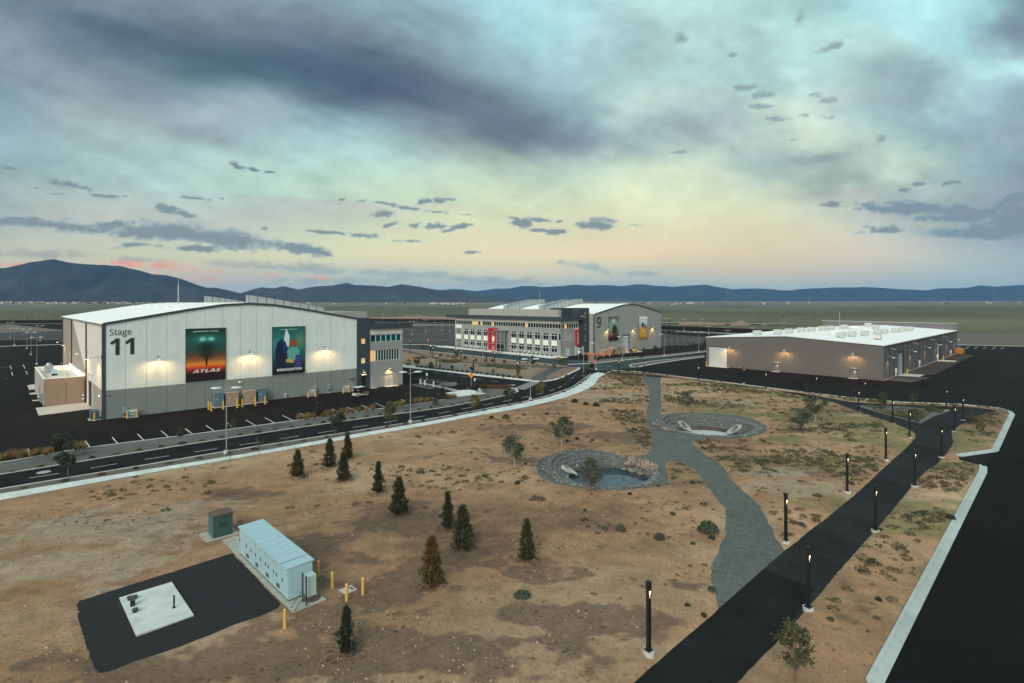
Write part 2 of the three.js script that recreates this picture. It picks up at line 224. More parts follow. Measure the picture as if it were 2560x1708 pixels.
function range(name, ridge, foot, tint, seed) {                 // ridge: points [x, y, z] along the skyline; foot: how far the spurs reach towards the plain
  const N = 420, K = 40, pos = [], colr = [], idx = [];
  const len = [0]; for (let i = 1; i < ridge.length; i++) len.push(len[i - 1] + Math.hypot(ridge[i][0] - ridge[i - 1][0], ridge[i][2] - ridge[i - 1][2]));
  const L = len[len.length - 1];
  for (let i = 0; i <= N; i++) {
    const s = i / N * L; let k = 0; while (k < len.length - 2 && len[k + 1] < s) k++;
    const t = (s - len[k]) / (len[k + 1] - len[k]), P = [0, 1, 2].map((c) => lerp(ridge[k][c], ridge[k + 1][c], t));
    const top = P[1] * (1 + 0.07 * fbm(s / 420 + seed, 3, 5));
    for (let j = 0; j <= K; j++) {
      const q = j / K, f = q * 1.25 - 0.25;                     // behind the ridge, then down to the foot
      const d = f < 0 ? f * 0.5 * foot * 1.6 : f * foot, x = P[0] * (1 - d / (-P[2]) * 0.9), z = P[2] + d;
      const spur = 1 - Math.abs(fbm(s / 900 + seed * 3.1 + 0.25 * fbm(s / 700, q * 4, 2), q * 1.2 + seed, 4)) * 2.2, gully = fbm(s / 260 + seed, q * 5 + 3, 4);
      const fall = f < 0 ? 1 - (-f / 0.25) * 0.9 : (1 - f) ** 1.25;
      const e = f > 0 ? Math.sin(Math.PI * Math.min(1, f)) : 0;
      const y = Math.max(f < 0 ? 0 : 14, 20 + (top - 20) * (fall * (1 - 0.35 * e) + 0.36 * e * Math.max(0, spur) * (1 - f) + 0.09 * e * gully)) - (f >= 0.99 ? 40 : 0);
      pos.push(x, y, z);
      const v = 1 + 0.5 * gully + 0.25 * fbm(s / 120, q * 14, 3), scree = sstep(0.05, 0.4, fbm(s / 420 + 9, q * 3 + seed, 4)) * sstep(0.05, 0.3, f);
      for (let c = 0; c < 3; c++) colr.push(lerp(tint[c], [0.06, 0.05, 0.044][c], scree * 0.4) * v);
    }
  }
  for (let i = 0; i < N; i++) for (let j = 0; j < K; j++) { const a = i * (K + 1) + j, b = a + K + 1; idx.push(a, a + 1, b, b, a + 1, b + 1); }
  const g = new THREE.BufferGeometry(); g.setAttribute('position', new THREE.Float32BufferAttribute(pos, 3)); g.setAttribute('color', new THREE.Float32BufferAttribute(colr, 3)); g.setIndex(idx); g.computeVertexNormals();
  structure(name, g, mat(1, 1, 1, 0.95, { vertexColors: true, side: THREE.DoubleSide }));
}
range('mountain', [[-8371,333,-6500], [-7196,380,-6500], [-6020,414,-6500], [-5865,431,-6500], [-5686,470,-6500], [-5559,488,-6500], [-5394,514,-6500], [-5253,488,-6500], [-4994,470,-6500], [-4792,462,-6500], [-4585,439,-6500], [-4383,398,-6500], [-4228,361,-6500], [-4073,350,-6500], [-3894,300,-6500], [-3715,232,-6500], [-3588,196,-6500], [-3485,193,-6500], [-3358,168,-6500], [-3226,137,-6500], [-3104,107,-6500], [-2916,69,-6500], [-2727,41,-6500]], 1700, [0.014, 0.018, 0.02], 1);
range('hills', [[-4283,46,-8000], [-3971,139,-8000], [-3785,197,-8000], [-3626,237,-8000], [-3438,218,-8000], [-3311,247,-8000], [-3091,203,-8000], [-2836,250,-8000], [-2616,266,-8000], [-2396,307,-8000], [-2269,269,-8000], [-1985,266,-8000], [-1797,253,-8000], [-1609,288,-8000], [-1354,253,-8000], [-1105,206,-8000], [-752,174,-8000], [-289,127,-8000], [115,70,-8000], [463,35,-8000]], 1900, [0.026, 0.027, 0.026], 5);
range('hills', [[-2937,238,-14500], [-2098,322,-14500], [-1542,382,-14500], [-975,332,-14500], [-514,370,-14500], [0,398,-14500], [283,456,-14500], [797,427,-14500], [1426,461,-14500], [2287,484,-14500], [2570,456,-14500], [3257,490,-14500], [3997,469,-14500], [4574,445,-14500], [5088,479,-14500], [5487,416,-14500], [5770,370,-14500], [6284,398,-14500], [6861,358,-14500], [7312,343,-14500], [8005,387,-14500], [8855,427,-14500], [9715,410,-14500], [10282,370,-14500], [10859,343,-14500], [11200,387,-14500], [11772,387,-14500], [12286,461,-14500], [12684,427,-14500], [13146,456,-14500], [13429,513,-14500], [14898,616,-14500], [17521,563,-14500]], 3200, [0.02, 0.026, 0.028], 9);
{ // the town far out on the plain: too small to tell its roofs apart
  const r = rng(31), list = [];
  const quarter = (n, px0, px1, py0, py1) => { for (let k = 0; k < n; k++) { const d = lerp(3000, 4700, r()), x = (lerp(px0, px1, r()) - 1280) / 1382 * d, rise = Math.max(0, Math.hypot(x, d) - 1400) * 0.0048, s = 5 + r() * r() * 26, w = r(); list.push([x, rise - 2, -d, s, 4 + r() * 5, s * (0.5 + r()), r() * 3, 0, w < 0.4 ? [0.55, 0.55, 0.53] : w < 0.62 ? [0.3, 0.28, 0.26] : w < 0.8 ? [0.2, 0.12, 0.09] : [0.05, 0.07, 0.04]]); } };
  quarter(420, -150, 560); quarter(26, 560, 1080); quarter(80, 1080, 1180); quarter(40, 1480, 1800); quarter(26, 1800, 2560);
  stuff('distant_town', new THREE.BoxGeometry(1, 2, 1), mat(1, 1, 1, 0.8), list);
}
// ------------------------------------------------------------------ outlines on the ground, [x, z] in metres
const sdPoly = (P, x, z) => {                                   // signed distance, positive inside
  let d = 1e9, ins = false;
  for (let i = 0, j = P.length - 1; i < P.length; j = i++) {
    const [ax, az] = P[j], [bx, bz] = P[i], ex = bx - ax, ez = bz - az, wx = x - ax, wz = z - az;
    const t = Math.max(0, Math.min(1, (wx * ex + wz * ez) / (ex * ex + ez * ez || 1))), dx = wx - ex * t, dz = wz - ez * t;
    d = Math.min(d, dx * dx + dz * dz);
    if ((az > z) !== (bz > z) && x < ax + (z - az) / (bz - az) * ex) ins = !ins;
  }
  return (ins ? 1 : -1) * Math.sqrt(d);
};
const circle = ([x, z], r, n = 40) => Array.from({ length: n }, (_, k) => [x + r * Math.cos(k / n * 2 * Math.PI), z + r * Math.sin(k / n * 2 * Math.PI)]);
const PONDS = [{ c: [9.4, -59.1], r: 5.6, water: -0.7, wr: 4.2, off: [0.9, 0.7], lift: 0.85 }, { c: [28.6, -81], r: 6.7, water: -1.6, wr: 4.5, off: [0, 0.4], lift: 0.55 }];
const walkNear = curve([[-150, [-45.97,-50.46][1] + 45], [-49.89,-46.58], [-45.97,-50.46], [-39.22,-57.06], [-30.08,-64.95], [-21.55,-72.63], [-10.73,-82.37], [-6.17,-86.98], [-1.03,-91.49], [4.71,-97.4], [9.78,-104.08], [13.68,-110.56], [17.7,-119.94], [20.66,-131.2], [23.66,-139.75]].slice(1), 90);
const walkFar = curve([[-51.73,-48.3], [-47.9,-51.72], [-40.14,-58.39], [-30.99,-65.98], [-22.1,-74.48], [-11.02,-84.61], [-5.51,-90.59], [0.85,-97.4], [7.17,-105.41], [11.83,-113.9], [17.16,-128.43], [20.03,-137.74], [21.91,-142.15]], 90);
const roadNear = curve([[-53.07,-49.55], [-49.13,-53.04], [-41.3,-60.09], [-31.82,-68.72], [-22.64,-76.31], [-11.24,-86.29], [-7.27,-90.13], [-2.95,-94.84], [3.3,-101.2], [8.53,-109.11], [12.59,-116.79], [15.91,-126.6], [19.96,-139.28]], 90);
const roadFar = curve([[-57.66,-53.84], [-53.33,-57.58], [-45.12,-65.64], [-34.86,-75.27], [-24.89,-83.9], [-12.23,-93.87], [-7.39,-98.99], [-1.19,-106.54], [0.47,-109.11], [1.13,-111.55]], 70);
const northKerb = [[26.55,-146.76], [33.18,-143.29], [40.84,-133.74], [49.85,-121.94], [58.36,-110.71], [64.09,-104.08], [70.1,-99.5], [78.82,-97.55], [82.15,-94.77]];
const eastKerb = [[82.15,-94.77], [82.78,-93.87], [82.12,-91.46], [80.42,-89.16], [58.48,-67.23], [52.33,-65.04]];
const eastKerb2 = [[51.71,-60.97], [49.86,-58.81], [26.87,-36.05], [16.88,-26.16], [14.2, -16], [10.5, -10]];
const PARK = [...walkNear, [25.33,-144.63], ...northKerb, ...eastKerb.slice(1), [51.23,-63.78], [51.04,-62.98], ...eastKerb2, [-110, -10], [-140, [-49.89,-46.58][1]]];
const pathMain = [...curve([[-6.4, -14], [5.79,-26.16], [11.17,-31.46], [19.62,-39.87], [30.58,-50.25], [41.93,-61.57], [51.18,-70.87], [54.54,-74.7], [56.01,-77.57], [56.43,-81.83], [57.02,-90.89], [57.57,-100.71], [55.53,-105.41], [54.16,-111.55], [52.99,-116.24], [48.68,-122.54], [39.48,-129.9], [31.3,-135.2], [23.46,-139.75]], 120),
  ...curve([[25.86,-142.97], [32.27,-139.36], [40.08,-131.27], [48.78,-119.31], [57.47,-109.11], [61.64,-100.1], [68.47,-97.55], [74.91,-95.86], [79.39,-94.59], [80.79,-92.27], [76.26,-89.16], [67.07,-82.1], [62.1,-77.74], [59.1,-74.26], [57.27,-71.69], [54.05,-68.15], [46.68,-60.9], [44.1,-58.81], [31.77,-46.63], [23.78,-38.81], [17.53,-32.6], [13.64,-28.86], [10.73,-26.16], [-1.5, -14]], 140)];
const triangle = [[60,-96.42], [59.65,-90.79], [60.17,-85.05], [60.65,-81.96], [66.63,-87.28], [72.53,-91.46], [67.14,-95.31]];
const gravelPath = [...curve([[11.77,-30.98], [12.36,-33.48], [12.71,-34.99], [13.19,-36.82], [14.42,-39.17], [16.71,-43.49], [18.48,-48.49], [18.7,-51.72], [19,-54.37], [19.45,-59.12], [19.03,-61.73], [17.84,-62.72], [17.03,-60.97], [16.19,-57.37], [15.13,-54.6], [13.26,-53.73], [9.89,-52.82], [5.81,-53.84], [3.47,-55.78], [2.62,-58.48], [2.74,-62.08], [3.82,-64.45], [6.44,-65.9], [12.71,-65.12], [15.77,-65.64], [18.62,-74.26], [19.96,-80.9], [22.21,-91.49], [24.29,-98.44], [28.51,-116.24], [31.14,-134.46]], 150),
  ...curve([[36.19,-134.46], [27.11,-99.9], [23.79,-86.08], [26.94,-88.21], [31.53,-90.13], [35.28,-88.84], [37.36,-85.19], [36.99,-80.12], [35.06,-76.54], [29.82,-72.95], [25.95,-72.95], [23.71,-71.69], [22.92,-68.42], [23.15,-61.51], [22.23,-54.37], [21.93,-48.72], [20.97,-44.58], [19.89,-40.71], [19.57,-38.09]], 110)];
// ------------------------------------------------------------------ the park: bare sandy ground with low mounds
const parkBox = { x0: -96, x1: 122, z0: -150, z1: -11 };
const inPark = (x, z) => sdPoly(PARK, x, z);
const COMPOUND = [[-28.13,-34.41], [-26.52,-45.81], [-21.61,-46.67], [-8.08,-34.89], [-10.19,-28.17], [-19.78,-25.31]];
const mound = (x, z) => 0.1 + 0.4 * Math.max(0, 0.25 + fbm(x / 26 + 4, z / 26 + 9, 3)) + 0.07 * fbm(x / 5, z / 5, 3) + 0.035 * fbm(x / 1.4, z / 1.4, 3);
const edge = (x, z) => 0.5 * fbm(x / 0.9, z / 0.9, 4);
function groundAt(x, z) {
  const p = inPark(x, z); if (p < -1.2) return -0.5;
  let h = mound(x, z);
  const a = -sdPoly(pathMain, x, z), g = -sdPoly(gravelPath, x, z);
  if (p < 6) h = Math.min(h, 0.055 + p * 0.22, lerp(0.14, h, Math.max(0, p / 6)));
  if (a < 3) h = Math.min(h, 0.07 + (a + edge(x, z) * 0.2) * 0.4);
  if (g < 3) h = Math.min(h, 0.075 + (g + edge(x + 40, z) * 0.7) * 0.3);
  const w = -sdPoly(COMPOUND, x, z); if (w < 4) h = Math.min(h, lerp(0.125 + 0.02 * fbm(x / 1.4, z / 1.4, 3), h, sstep(0, 4, w)));
  for (const q of PONDS) { const d = Math.hypot(x - q.c[0], z - q.c[1]) - q.r; if (d < 1) h = Math.min(h, d * 1.5); }
  return Math.max(-0.5, h);
}
// churned dark earth and worn pale ground, as they lie: [x, z, half lengths, turn]
const EARTH = [[...[-6.97,-34.41], 9, 4, 0.1], [...[-1.21,-27.86], 10, 3.6, 0.1], [...[-12.76,-27.55], 7, 2.4, 0.1], [...[2.11,-36.42], 5, 2.6, 0.2], [...[-11.19,-44.18], 5, 2, 0.3], [...[-14.57,-41.95], 3.4, 2.2, 0.5], [...[-10.5,-38.69], 3.6, 2.0, 0.4], [...[-8.95,-45.81], 7, 1.8, -0.5], [...[-2.87,-39.61], 6, 1.7, -0.3], [...[-3.67,-28.17], 8, 3, 0.1], [...[-9.36,-26.95], 7, 2, 0], [...[2.69,-30.98], 8, 2.4, 0.1], [...[-0.92,-63.3], 5, 2.2, 0.2], [...[1.73,-79.48], 9, 2.6, 0.1], [...[27.48,-63.3], 4, 1.2, 0.2], [...[10.6,-34.89], 1.6, 0.8, 0.3], [...[20.03,-32.18], 2.5, 1.2, -0.6], [...[-27.4,-52.59], 6, 1.6, 0.2], [...[-17.56,-26.38], 8, 2, 0.2], [...[14.05,-74.7], 6, 2.2, 0.1], [...[42.35,-77.02], 6, 1.8, 0]], WAN = [[...[-32.36,-43.41], 9, 5], [...[-27.53,-47.56], 6, 3], [...[-30.68,-37.52], 5, 4], [...[16.3,-102.37], 9, 5], [...[27.4,-52.59], 6, 3], [...[25.77,-57.45], 5, 2], [...[39.13,-98.32], 8, 4]];
const padOutline = [[-26.11,-33.12], [-19.99,-39.58], [-13.42,-32.53], [-16.9,-29.2], [-19.89,-26.56], [-21.52,-28.09], [-24.74,-31.49]];
{
  const S = 0.4, nx = Math.round((parkBox.x1 - parkBox.x0) / S), nz = Math.round((parkBox.z1 - parkBox.z0) / S), hs = new Float32Array((nx + 1) * (nz + 1)), pos = [], uv = [], idx = [], map = new Int32Array(hs.length).fill(-1);
  for (let j = 0; j <= nz; j++) for (let i = 0; i <= nx; i++) {
    const x = parkBox.x0 + i * S, z = parkBox.z0 + j * S; let h = groundAt(x, z);
    const w = -sdPoly(padOutline, x, z); if (w < 2) h = Math.min(h, 0.085 + (w + edge(x, z) * 0.5) * 0.25);
    hs[j * (nx + 1) + i] = h;
  }
  const v = (i, j) => { const k = j * (nx + 1) + i; if (map[k] < 0) { map[k] = pos.length / 3; const x = parkBox.x0 + i * S, z = parkBox.z0 + j * S; pos.push(x, hs[k], z); uv.push(i / nx, 1 - j / nz); } return map[k]; };
  for (let j = 0; j < nz; j++) for (let i = 0; i < nx; i++) {
    const k = j * (nx + 1) + i; if (Math.max(hs[k], hs[k + 1], hs[k + nx + 1], hs[k + nx + 2]) < -0.3) continue;
    const a = v(i, j), b = v(i + 1, j), c = v(i, j + 1), d = v(i + 1, j + 1); idx.push(a, c, b, b, c, d);
  }
  const g = new THREE.BufferGeometry(); g.setAttribute('position', new THREE.Float32BufferAttribute(pos, 3)); g.setAttribute('uv', new THREE.Float32BufferAttribute(uv, 2)); g.setIndex(idx); g.computeVertexNormals();
  const TW = 2048, TH = 1308, d = new Uint8Array(TW * TH * 4), r = rng(12);
  for (let j = 0; j < TH; j++) for (let i = 0; i < TW; i++) {
    const x = lerp(parkBox.x0, parkBox.x1, i / TW), z = lerp(parkBox.z1, parkBox.z0, j / TH);
    const big = fbm(x / 22 + 3, z / 15 + 1, 4), mid = fbm(x / 5 + 0.4 * big + 20, z / 3.4, 4), fin = fbm(x / 1.1, z / 0.9, 3), tiny = r() - 0.5;
    // pale crusted sand, churned brown earth, dry olive litter
    const broad = fbm(x / 34 + 13, z / 22 + 5, 3), brown = sstep(0.0, 0.42, 0.55 * big + 0.5 * mid + 0.55 * broad + 0.06), pale = sstep(0.02, 0.4, -0.6 * big + 0.5 * fbm(x / 9 + 55, z / 6, 4));
    const east = sstep(16, 34, x + 8 * big), olive = sstep(0.08, 0.34, 0.8 * fbm(x / 7 + 90, z / 4 + 13, 4) + 0.22 * east - 0.06) * (0.25 + 0.75 * east);
    let c = [0.325, 0.188, 0.1];
    c = c.map((q, k) => lerp(q, [0.155, 0.09, 0.052][k], brown * 0.92));
    c = c.map((q, k) => lerp(q, [0.39, 0.268, 0.165][k], pale * 0.85));
    c = c.map((q, k) => lerp(q, [0.16, 0.142, 0.055][k], olive * 0.85));
    // wheel ruts left by the builders' trucks
    let dark = 0, wan = 0; for (const [px, pz, a, b, t] of EARTH) { const dx = x - px, dz = z - pz, X = (dx * Math.cos(t) + dz * Math.sin(t)) / a, Z = (-dx * Math.sin(t) + dz * Math.cos(t)) / b; dark = Math.max(dark, sstep(-0.05, 0.55, 1 - Math.hypot(X, Z) + 1.5 * mid + 0.9 * fin + 0.5 * fbm(x / 0.6, z / 0.5, 2))); } for (const [px, pz, a, b] of WAN) wan = Math.max(wan, sstep(0, 0.6, 1 - Math.hypot((x - px) / a, (z - pz) / b) + 1.3 * mid + 0.6 * fin));
    c = c.map((q, k) => lerp(lerp(q, [0.3, 0.235, 0.165][k], wan * 0.7), [0.105, 0.067, 0.043][k], dark * 0.8));
    const rx = x + 34 + 5 * Math.sin(z / 11) + 1.2 * broad, rut = z > -52 && x < -4 ? Math.max(sstep(0.34, 0.12, Math.abs(Math.abs(rx) - 0.9)), 0.8 * sstep(0.3, 0.1, Math.abs(Math.abs(x * 0.5 + z + 31 + 3 * Math.sin(x / 9)) - 0.9))) * sstep(-0.1, 0.15, fin + mid) : 0;
    const clod = fbm(x / 0.45 + 7, z / 0.4, 3);
    let f = 1 + 0.3 * mid + 0.38 * fin + 0.3 * clod * (0.35 + brown) + 0.22 * tiny - 0.24 * rut;
    if (r() < 0.02 + 0.12 * Math.max(0, fin + 0.2)) f *= 0.6;
    const o = (j * TW + i) * 4; for (let k = 0; k < 3; k++) { const q = Math.max(0, c[k] * f); d[o + k] = Math.min(255, Math.round(255 * (q <= 0.0031308 ? q * 12.92 : 1.055 * q ** (1 / 2.4) - 0.055))); } d[o + 3] = 255;
  }
  const t = new THREE.DataTexture(d, TW, TH); t.colorSpace = THREE.SRGBColorSpace; t.magFilter = THREE.LinearFilter; t.minFilter = THREE.LinearMipmapLinearFilter; t.needsUpdate = true;
  const bt = T_gravel.clone(); bt.repeat.set(218 / 7, 139 / 7); bt.needsUpdate = true;
  structure('sandy_ground', g, mat(1, 1, 1, 0.95, { map: t, bumpMap: bt, bumpScale: 0.03 }));
}
// ------------------------------------------------------------------ paved areas
const rim = (q, e) => circle(q.c, q.r + e, 48);
structure('parking_lot', sheet([[-700, -8], [-700, -470], [-426.67,-460.67], [-128.57,-507.67], [-82.8,-497.52], [-49.15,-478.38], [103.94,-350.37], [129.3,-321.4], [147.47,-299.71], [190.63,-236.91], [212.35,-229.27], [420, -238], [420, -8]], 0, PONDS.map((q) => rim(q, 1.2))), asphalt([0.0145, 0.0138, 0.0132], 11));
structure('road', sheet([...eastKerb2.map(([x, z]) => [x + 0.5, z]), [40, -4], [200, -30], [200, -118], [98.88,-106.76], [80.46,-87.9]], 0.014), asphalt([0.009, 0.009, 0.01], 9));
structure('road', sheet([...roadNear, [23.29,-146.33], [18.48,-152.05], [16.58,-145.99], [11.94,-133.1], [7.6,-126.6], [4.03,-123.76], ...[...roadFar].reverse()], 0.05), asphalt([0.0165, 0.0175, 0.019], 8));
structure('road', sheet([[-41.96,-168.08], [-30.39,-154.99], [-19.06,-146.33], [-8.95,-137.44], [4.58,-126.6], [3.99,-122.54], [0.84,-115.7], [-6.93,-116.79], [-14.05,-121.35], [-26.04,-132.32]], 0.04), asphalt([0.0165, 0.0175, 0.019], 8));
structure('road', sheet([[-58.29,-236.91], [-26.36,-222.11], [-11.9,-205.59], [2.73,-188.45], [15.21,-175.18], [24.83,-171.56], [47.65,-182.91], [66.98,-192.84], [63.53,-182.91], [43.78,-168.08], [32.93,-151.68], [26.25,-148.07], [21.85,-143.79], [18.44,-151.68], [15.49,-155.09], [2.45,-169.22], [-17.78,-191.35], [-42.36,-214.45], [-55.14,-224.11]], 0.03), asphalt([0.058, 0.08, 0.085], 12));  // this lane: sky sheen on the asphalt put into its blue-grey colour
// the pale overflow lot beyond, and bare verges
structure('parking_lot', sheet([[-338.57,-296.14], [-283.94,-350.37], [-103.73,-421.63], [-45.24,-440.28], [6.55,-452.29], [93.33,-307.11], [101.72,-289.26], [83.88,-241.51], [59.45,-228.22], [26.02,-299.71], [-23.89,-232.49], [-47.55,-234.68], [-58.29,-236.91], [-189.68,-267.48], [-299.37,-261.85]], 0.02), asphalt([0.085, 0.086, 0.084], 22));
structure('dirt_verge', sheet([[-490.34,-428.9], [-415.14,-448.22], [-412.84,-456.44], [-292.17,-360.52], [-283.94,-350.37], [-307.2,-331.68], [-342.65,-299.71]], 0.012), mat(0.22, 0.18, 0.15, 0.95, { map: rep(T_gravel, 6) }));
structure('dirt_verge', sheet([[-124.75,-492.59], [-47.33,-460.67], [-45.24,-440.28], [-97.14,-394.86]], 0.012), mat(0.3, 0.26, 0.21, 0.95, { map: rep(T_gravel, 6) }));
structure('dirt_verge', sheet([[248.68,-327.32], [323.54,-314.89], [232.36,-226.15], [215.33,-232.49], [192.46,-239.19], [187.13,-246.3]], 0.014), mat(0.19, 0.15, 0.12, 0.95, { map: rep(T_gravel, 6) }));
structure('footpath', sheet(pathMain, 0.065, [triangle]), asphalt([0.028, 0.031, 0.032], 6));
structure('footpath', sheet([[16.92,-37.14], [19.02,-34.69], [13.59,-28.76], [10.74,-26.15], [-1.7, -14.5], [-6.2, -14.5], [5.88,-26.21], [11.2,-31.46]], 0.07), asphalt([0.0165, 0.0185, 0.019], 5));
structure('gravel_path', sheet(gravelPath, 0.055, PONDS.map((q) => rim(q, -0.3))), mat(0.152, 0.17, 0.153, 0.95, { map: rep(T_gravel, 34), bumpMap: rep(T_gravel, 14), bumpScale: 0.06 }));
structure('gravel_bed', slabOf(triangle, 0.02, 0.1), mat(0.2, 0.2, 0.175, 0.95, { map: rep(T_gravel, 2.5), bumpMap: rep(T_gravel, 2.5), bumpScale: 0.03 }));
const M_kerb = concrete([0.62, 0.65, 0.61], 3), M_walk = concrete([0.72, 0.77, 0.73], 3.5), M_rock = mat(0.19, 0.175, 0.15, 0.95, { map: rep(T_gravel, 2.5), bumpMap: rep(T_gravel, 2.5), bumpScale: 0.03 });
// planting strips along the road, sidewalk of separate slabs
structure('planting_strip', slabOf([...roadNear, ...[...walkFar].reverse()], -0.05, 0.1), M_rock);
{
  const base = structure('sidewalk', slabOf([...walkFar, ...[...walkNear].reverse()], -0.05, 0.1), mat(0.2, 0.19, 0.17, 0.95));
  const n = 118, a = curve(walkFar, n), b = curve(walkNear, n), mats = [1, 0.93, 1.05, 0.97].map((k) => concrete([0.68 * k, 0.74 * k, 0.7 * k], 3.5));
  const r = rng(3);
  for (let k = 0; k < n; k++) {
    const e = 0.012, P = [a[k], a[k + 1], b[k + 1], b[k]], m = [(P[0][0] + P[2][0]) / 2, (P[0][1] + P[2][1]) / 2];
    part(base, 'slab', slabOf(P.map(([x, z]) => [m[0] + (x - m[0]) * (1 - e), m[1] + (z - m[1]) * (1 - e)]), 0.1, 0.135 + r() * 0.006), mats[Math.floor(r() * 4)]);
  }
}
const kerbProfile = [[0, -0.05], [0, 0.15], [0.18, 0.15], [0.2, 0.02], [0.55, 0.012], [0.55, -0.05]];
structure('kerb', sweep([...roadNear].reverse(), kerbProfile.map(([o, y]) => [-o, y])), M_kerb);
structure('kerb', sweep(roadFar, kerbProfile.map(([o, y]) => [o, y])), M_kerb);
const lotEdge = curve([[-61.67,-57.58], [-57.31,-61.88], [-52.48,-68.04], [-43.45,-75.15], [-35.11,-82.18], [-31.15,-85.57], [-23.18,-92.48], [-14.48,-100.02], [-9.99,-105.41], [-7.22,-107.22]], 60);
const stripTop = [...lotEdge, [-6.11,-111.05], [-6.7,-115.7], [-1.36,-117.06], [0.67,-114.9], [1.13,-111.55]];
structure('planting_strip', slabOf([...stripTop, ...[...roadFar].reverse()], -0.05, 0.11), M_rock);
structure('footpath', slabOf([...lotEdge.map(([x, z]) => [x + 0.25, z + 0.2]), ...curve([[-59.33,-55.4], [-54.86,-59.23], [-50.23,-65.12], [-41.57,-71.9], [-33.64,-78.72], [-29.93,-82.23], [-22.27,-88.84], [-13.9,-96.05], [-8.11,-101.95], [-3.13,-108.16]], 60).reverse()], 0.05, 0.116), asphalt([0.15, 0.15, 0.145], 7));
structure('kerb', sweep(lotEdge, [[0.1, -0.05], [0.1, 0.15], [-0.1, 0.15], [-0.1, -0.05]]), M_kerb);
structure('kerb', sweep(curve([[-6.11,-111.05], [-6.7,-115.7], [-4.06,-116.79], [-1.36,-117.06], [0.5,-114.9], [1.13,-111.55]], 24), [[0.3, -0.05], [0.25, 0.15], [-0.15, 0.15], [-0.15, -0.05]]), M_kerb);
structure('concrete_ramp', slabOf([[-13.1,-109.59], [-10.09,-113.38], [-8.3,-113.38], [-5.07,-108.87], [-7.22,-107.36], [-10.04,-105.72]], 0.01, 0.125), M_walk);
// kerbs of the park
structure('kerb', sweep(northKerb, [[0.15, -0.05], [0.15, 0.15], [-0.15, 0.15], [-0.15, -0.05]]), M_kerb);
{ // wide kerb with gutter on the east side, cast in lengths
  const prof = [[-0.12, -0.2], [-0.12, 0.17], [0.06, 0.17], [0.09, 0.06], [0.54, 0.03], [0.54, -0.2]];
  const mats = [1, 0.92, 1.06].map((k) => concrete([0.45 * k, 0.52 * k, 0.5 * k], 2.5)), r = rng(8);
  for (const K of [eastKerb, eastKerb2]) {
    const g = new THREE.Group(); g.name = numbered('kerb'); g.userData.kind = 'structure'; scene.add(g);
    for (let i = 0; i + 1 < K.length; i++) {
      const [a, b] = [K[i], K[i + 1]], L = Math.hypot(b[0] - a[0], b[1] - a[1]), n = Math.max(1, Math.round(L / 3));
      for (let k = 0; k < n; k++) { const e = n > 1 ? 0.008 / (L / n) : 0, f = (t) => [lerp(a[0], b[0], t), lerp(a[1], b[1], t)]; part(g, 'kerb_length', sweep([f((k + e) / n), f((k + 1 - e) / n)], prof), mats[Math.floor(r() * 3)]); }
    }
  }
}
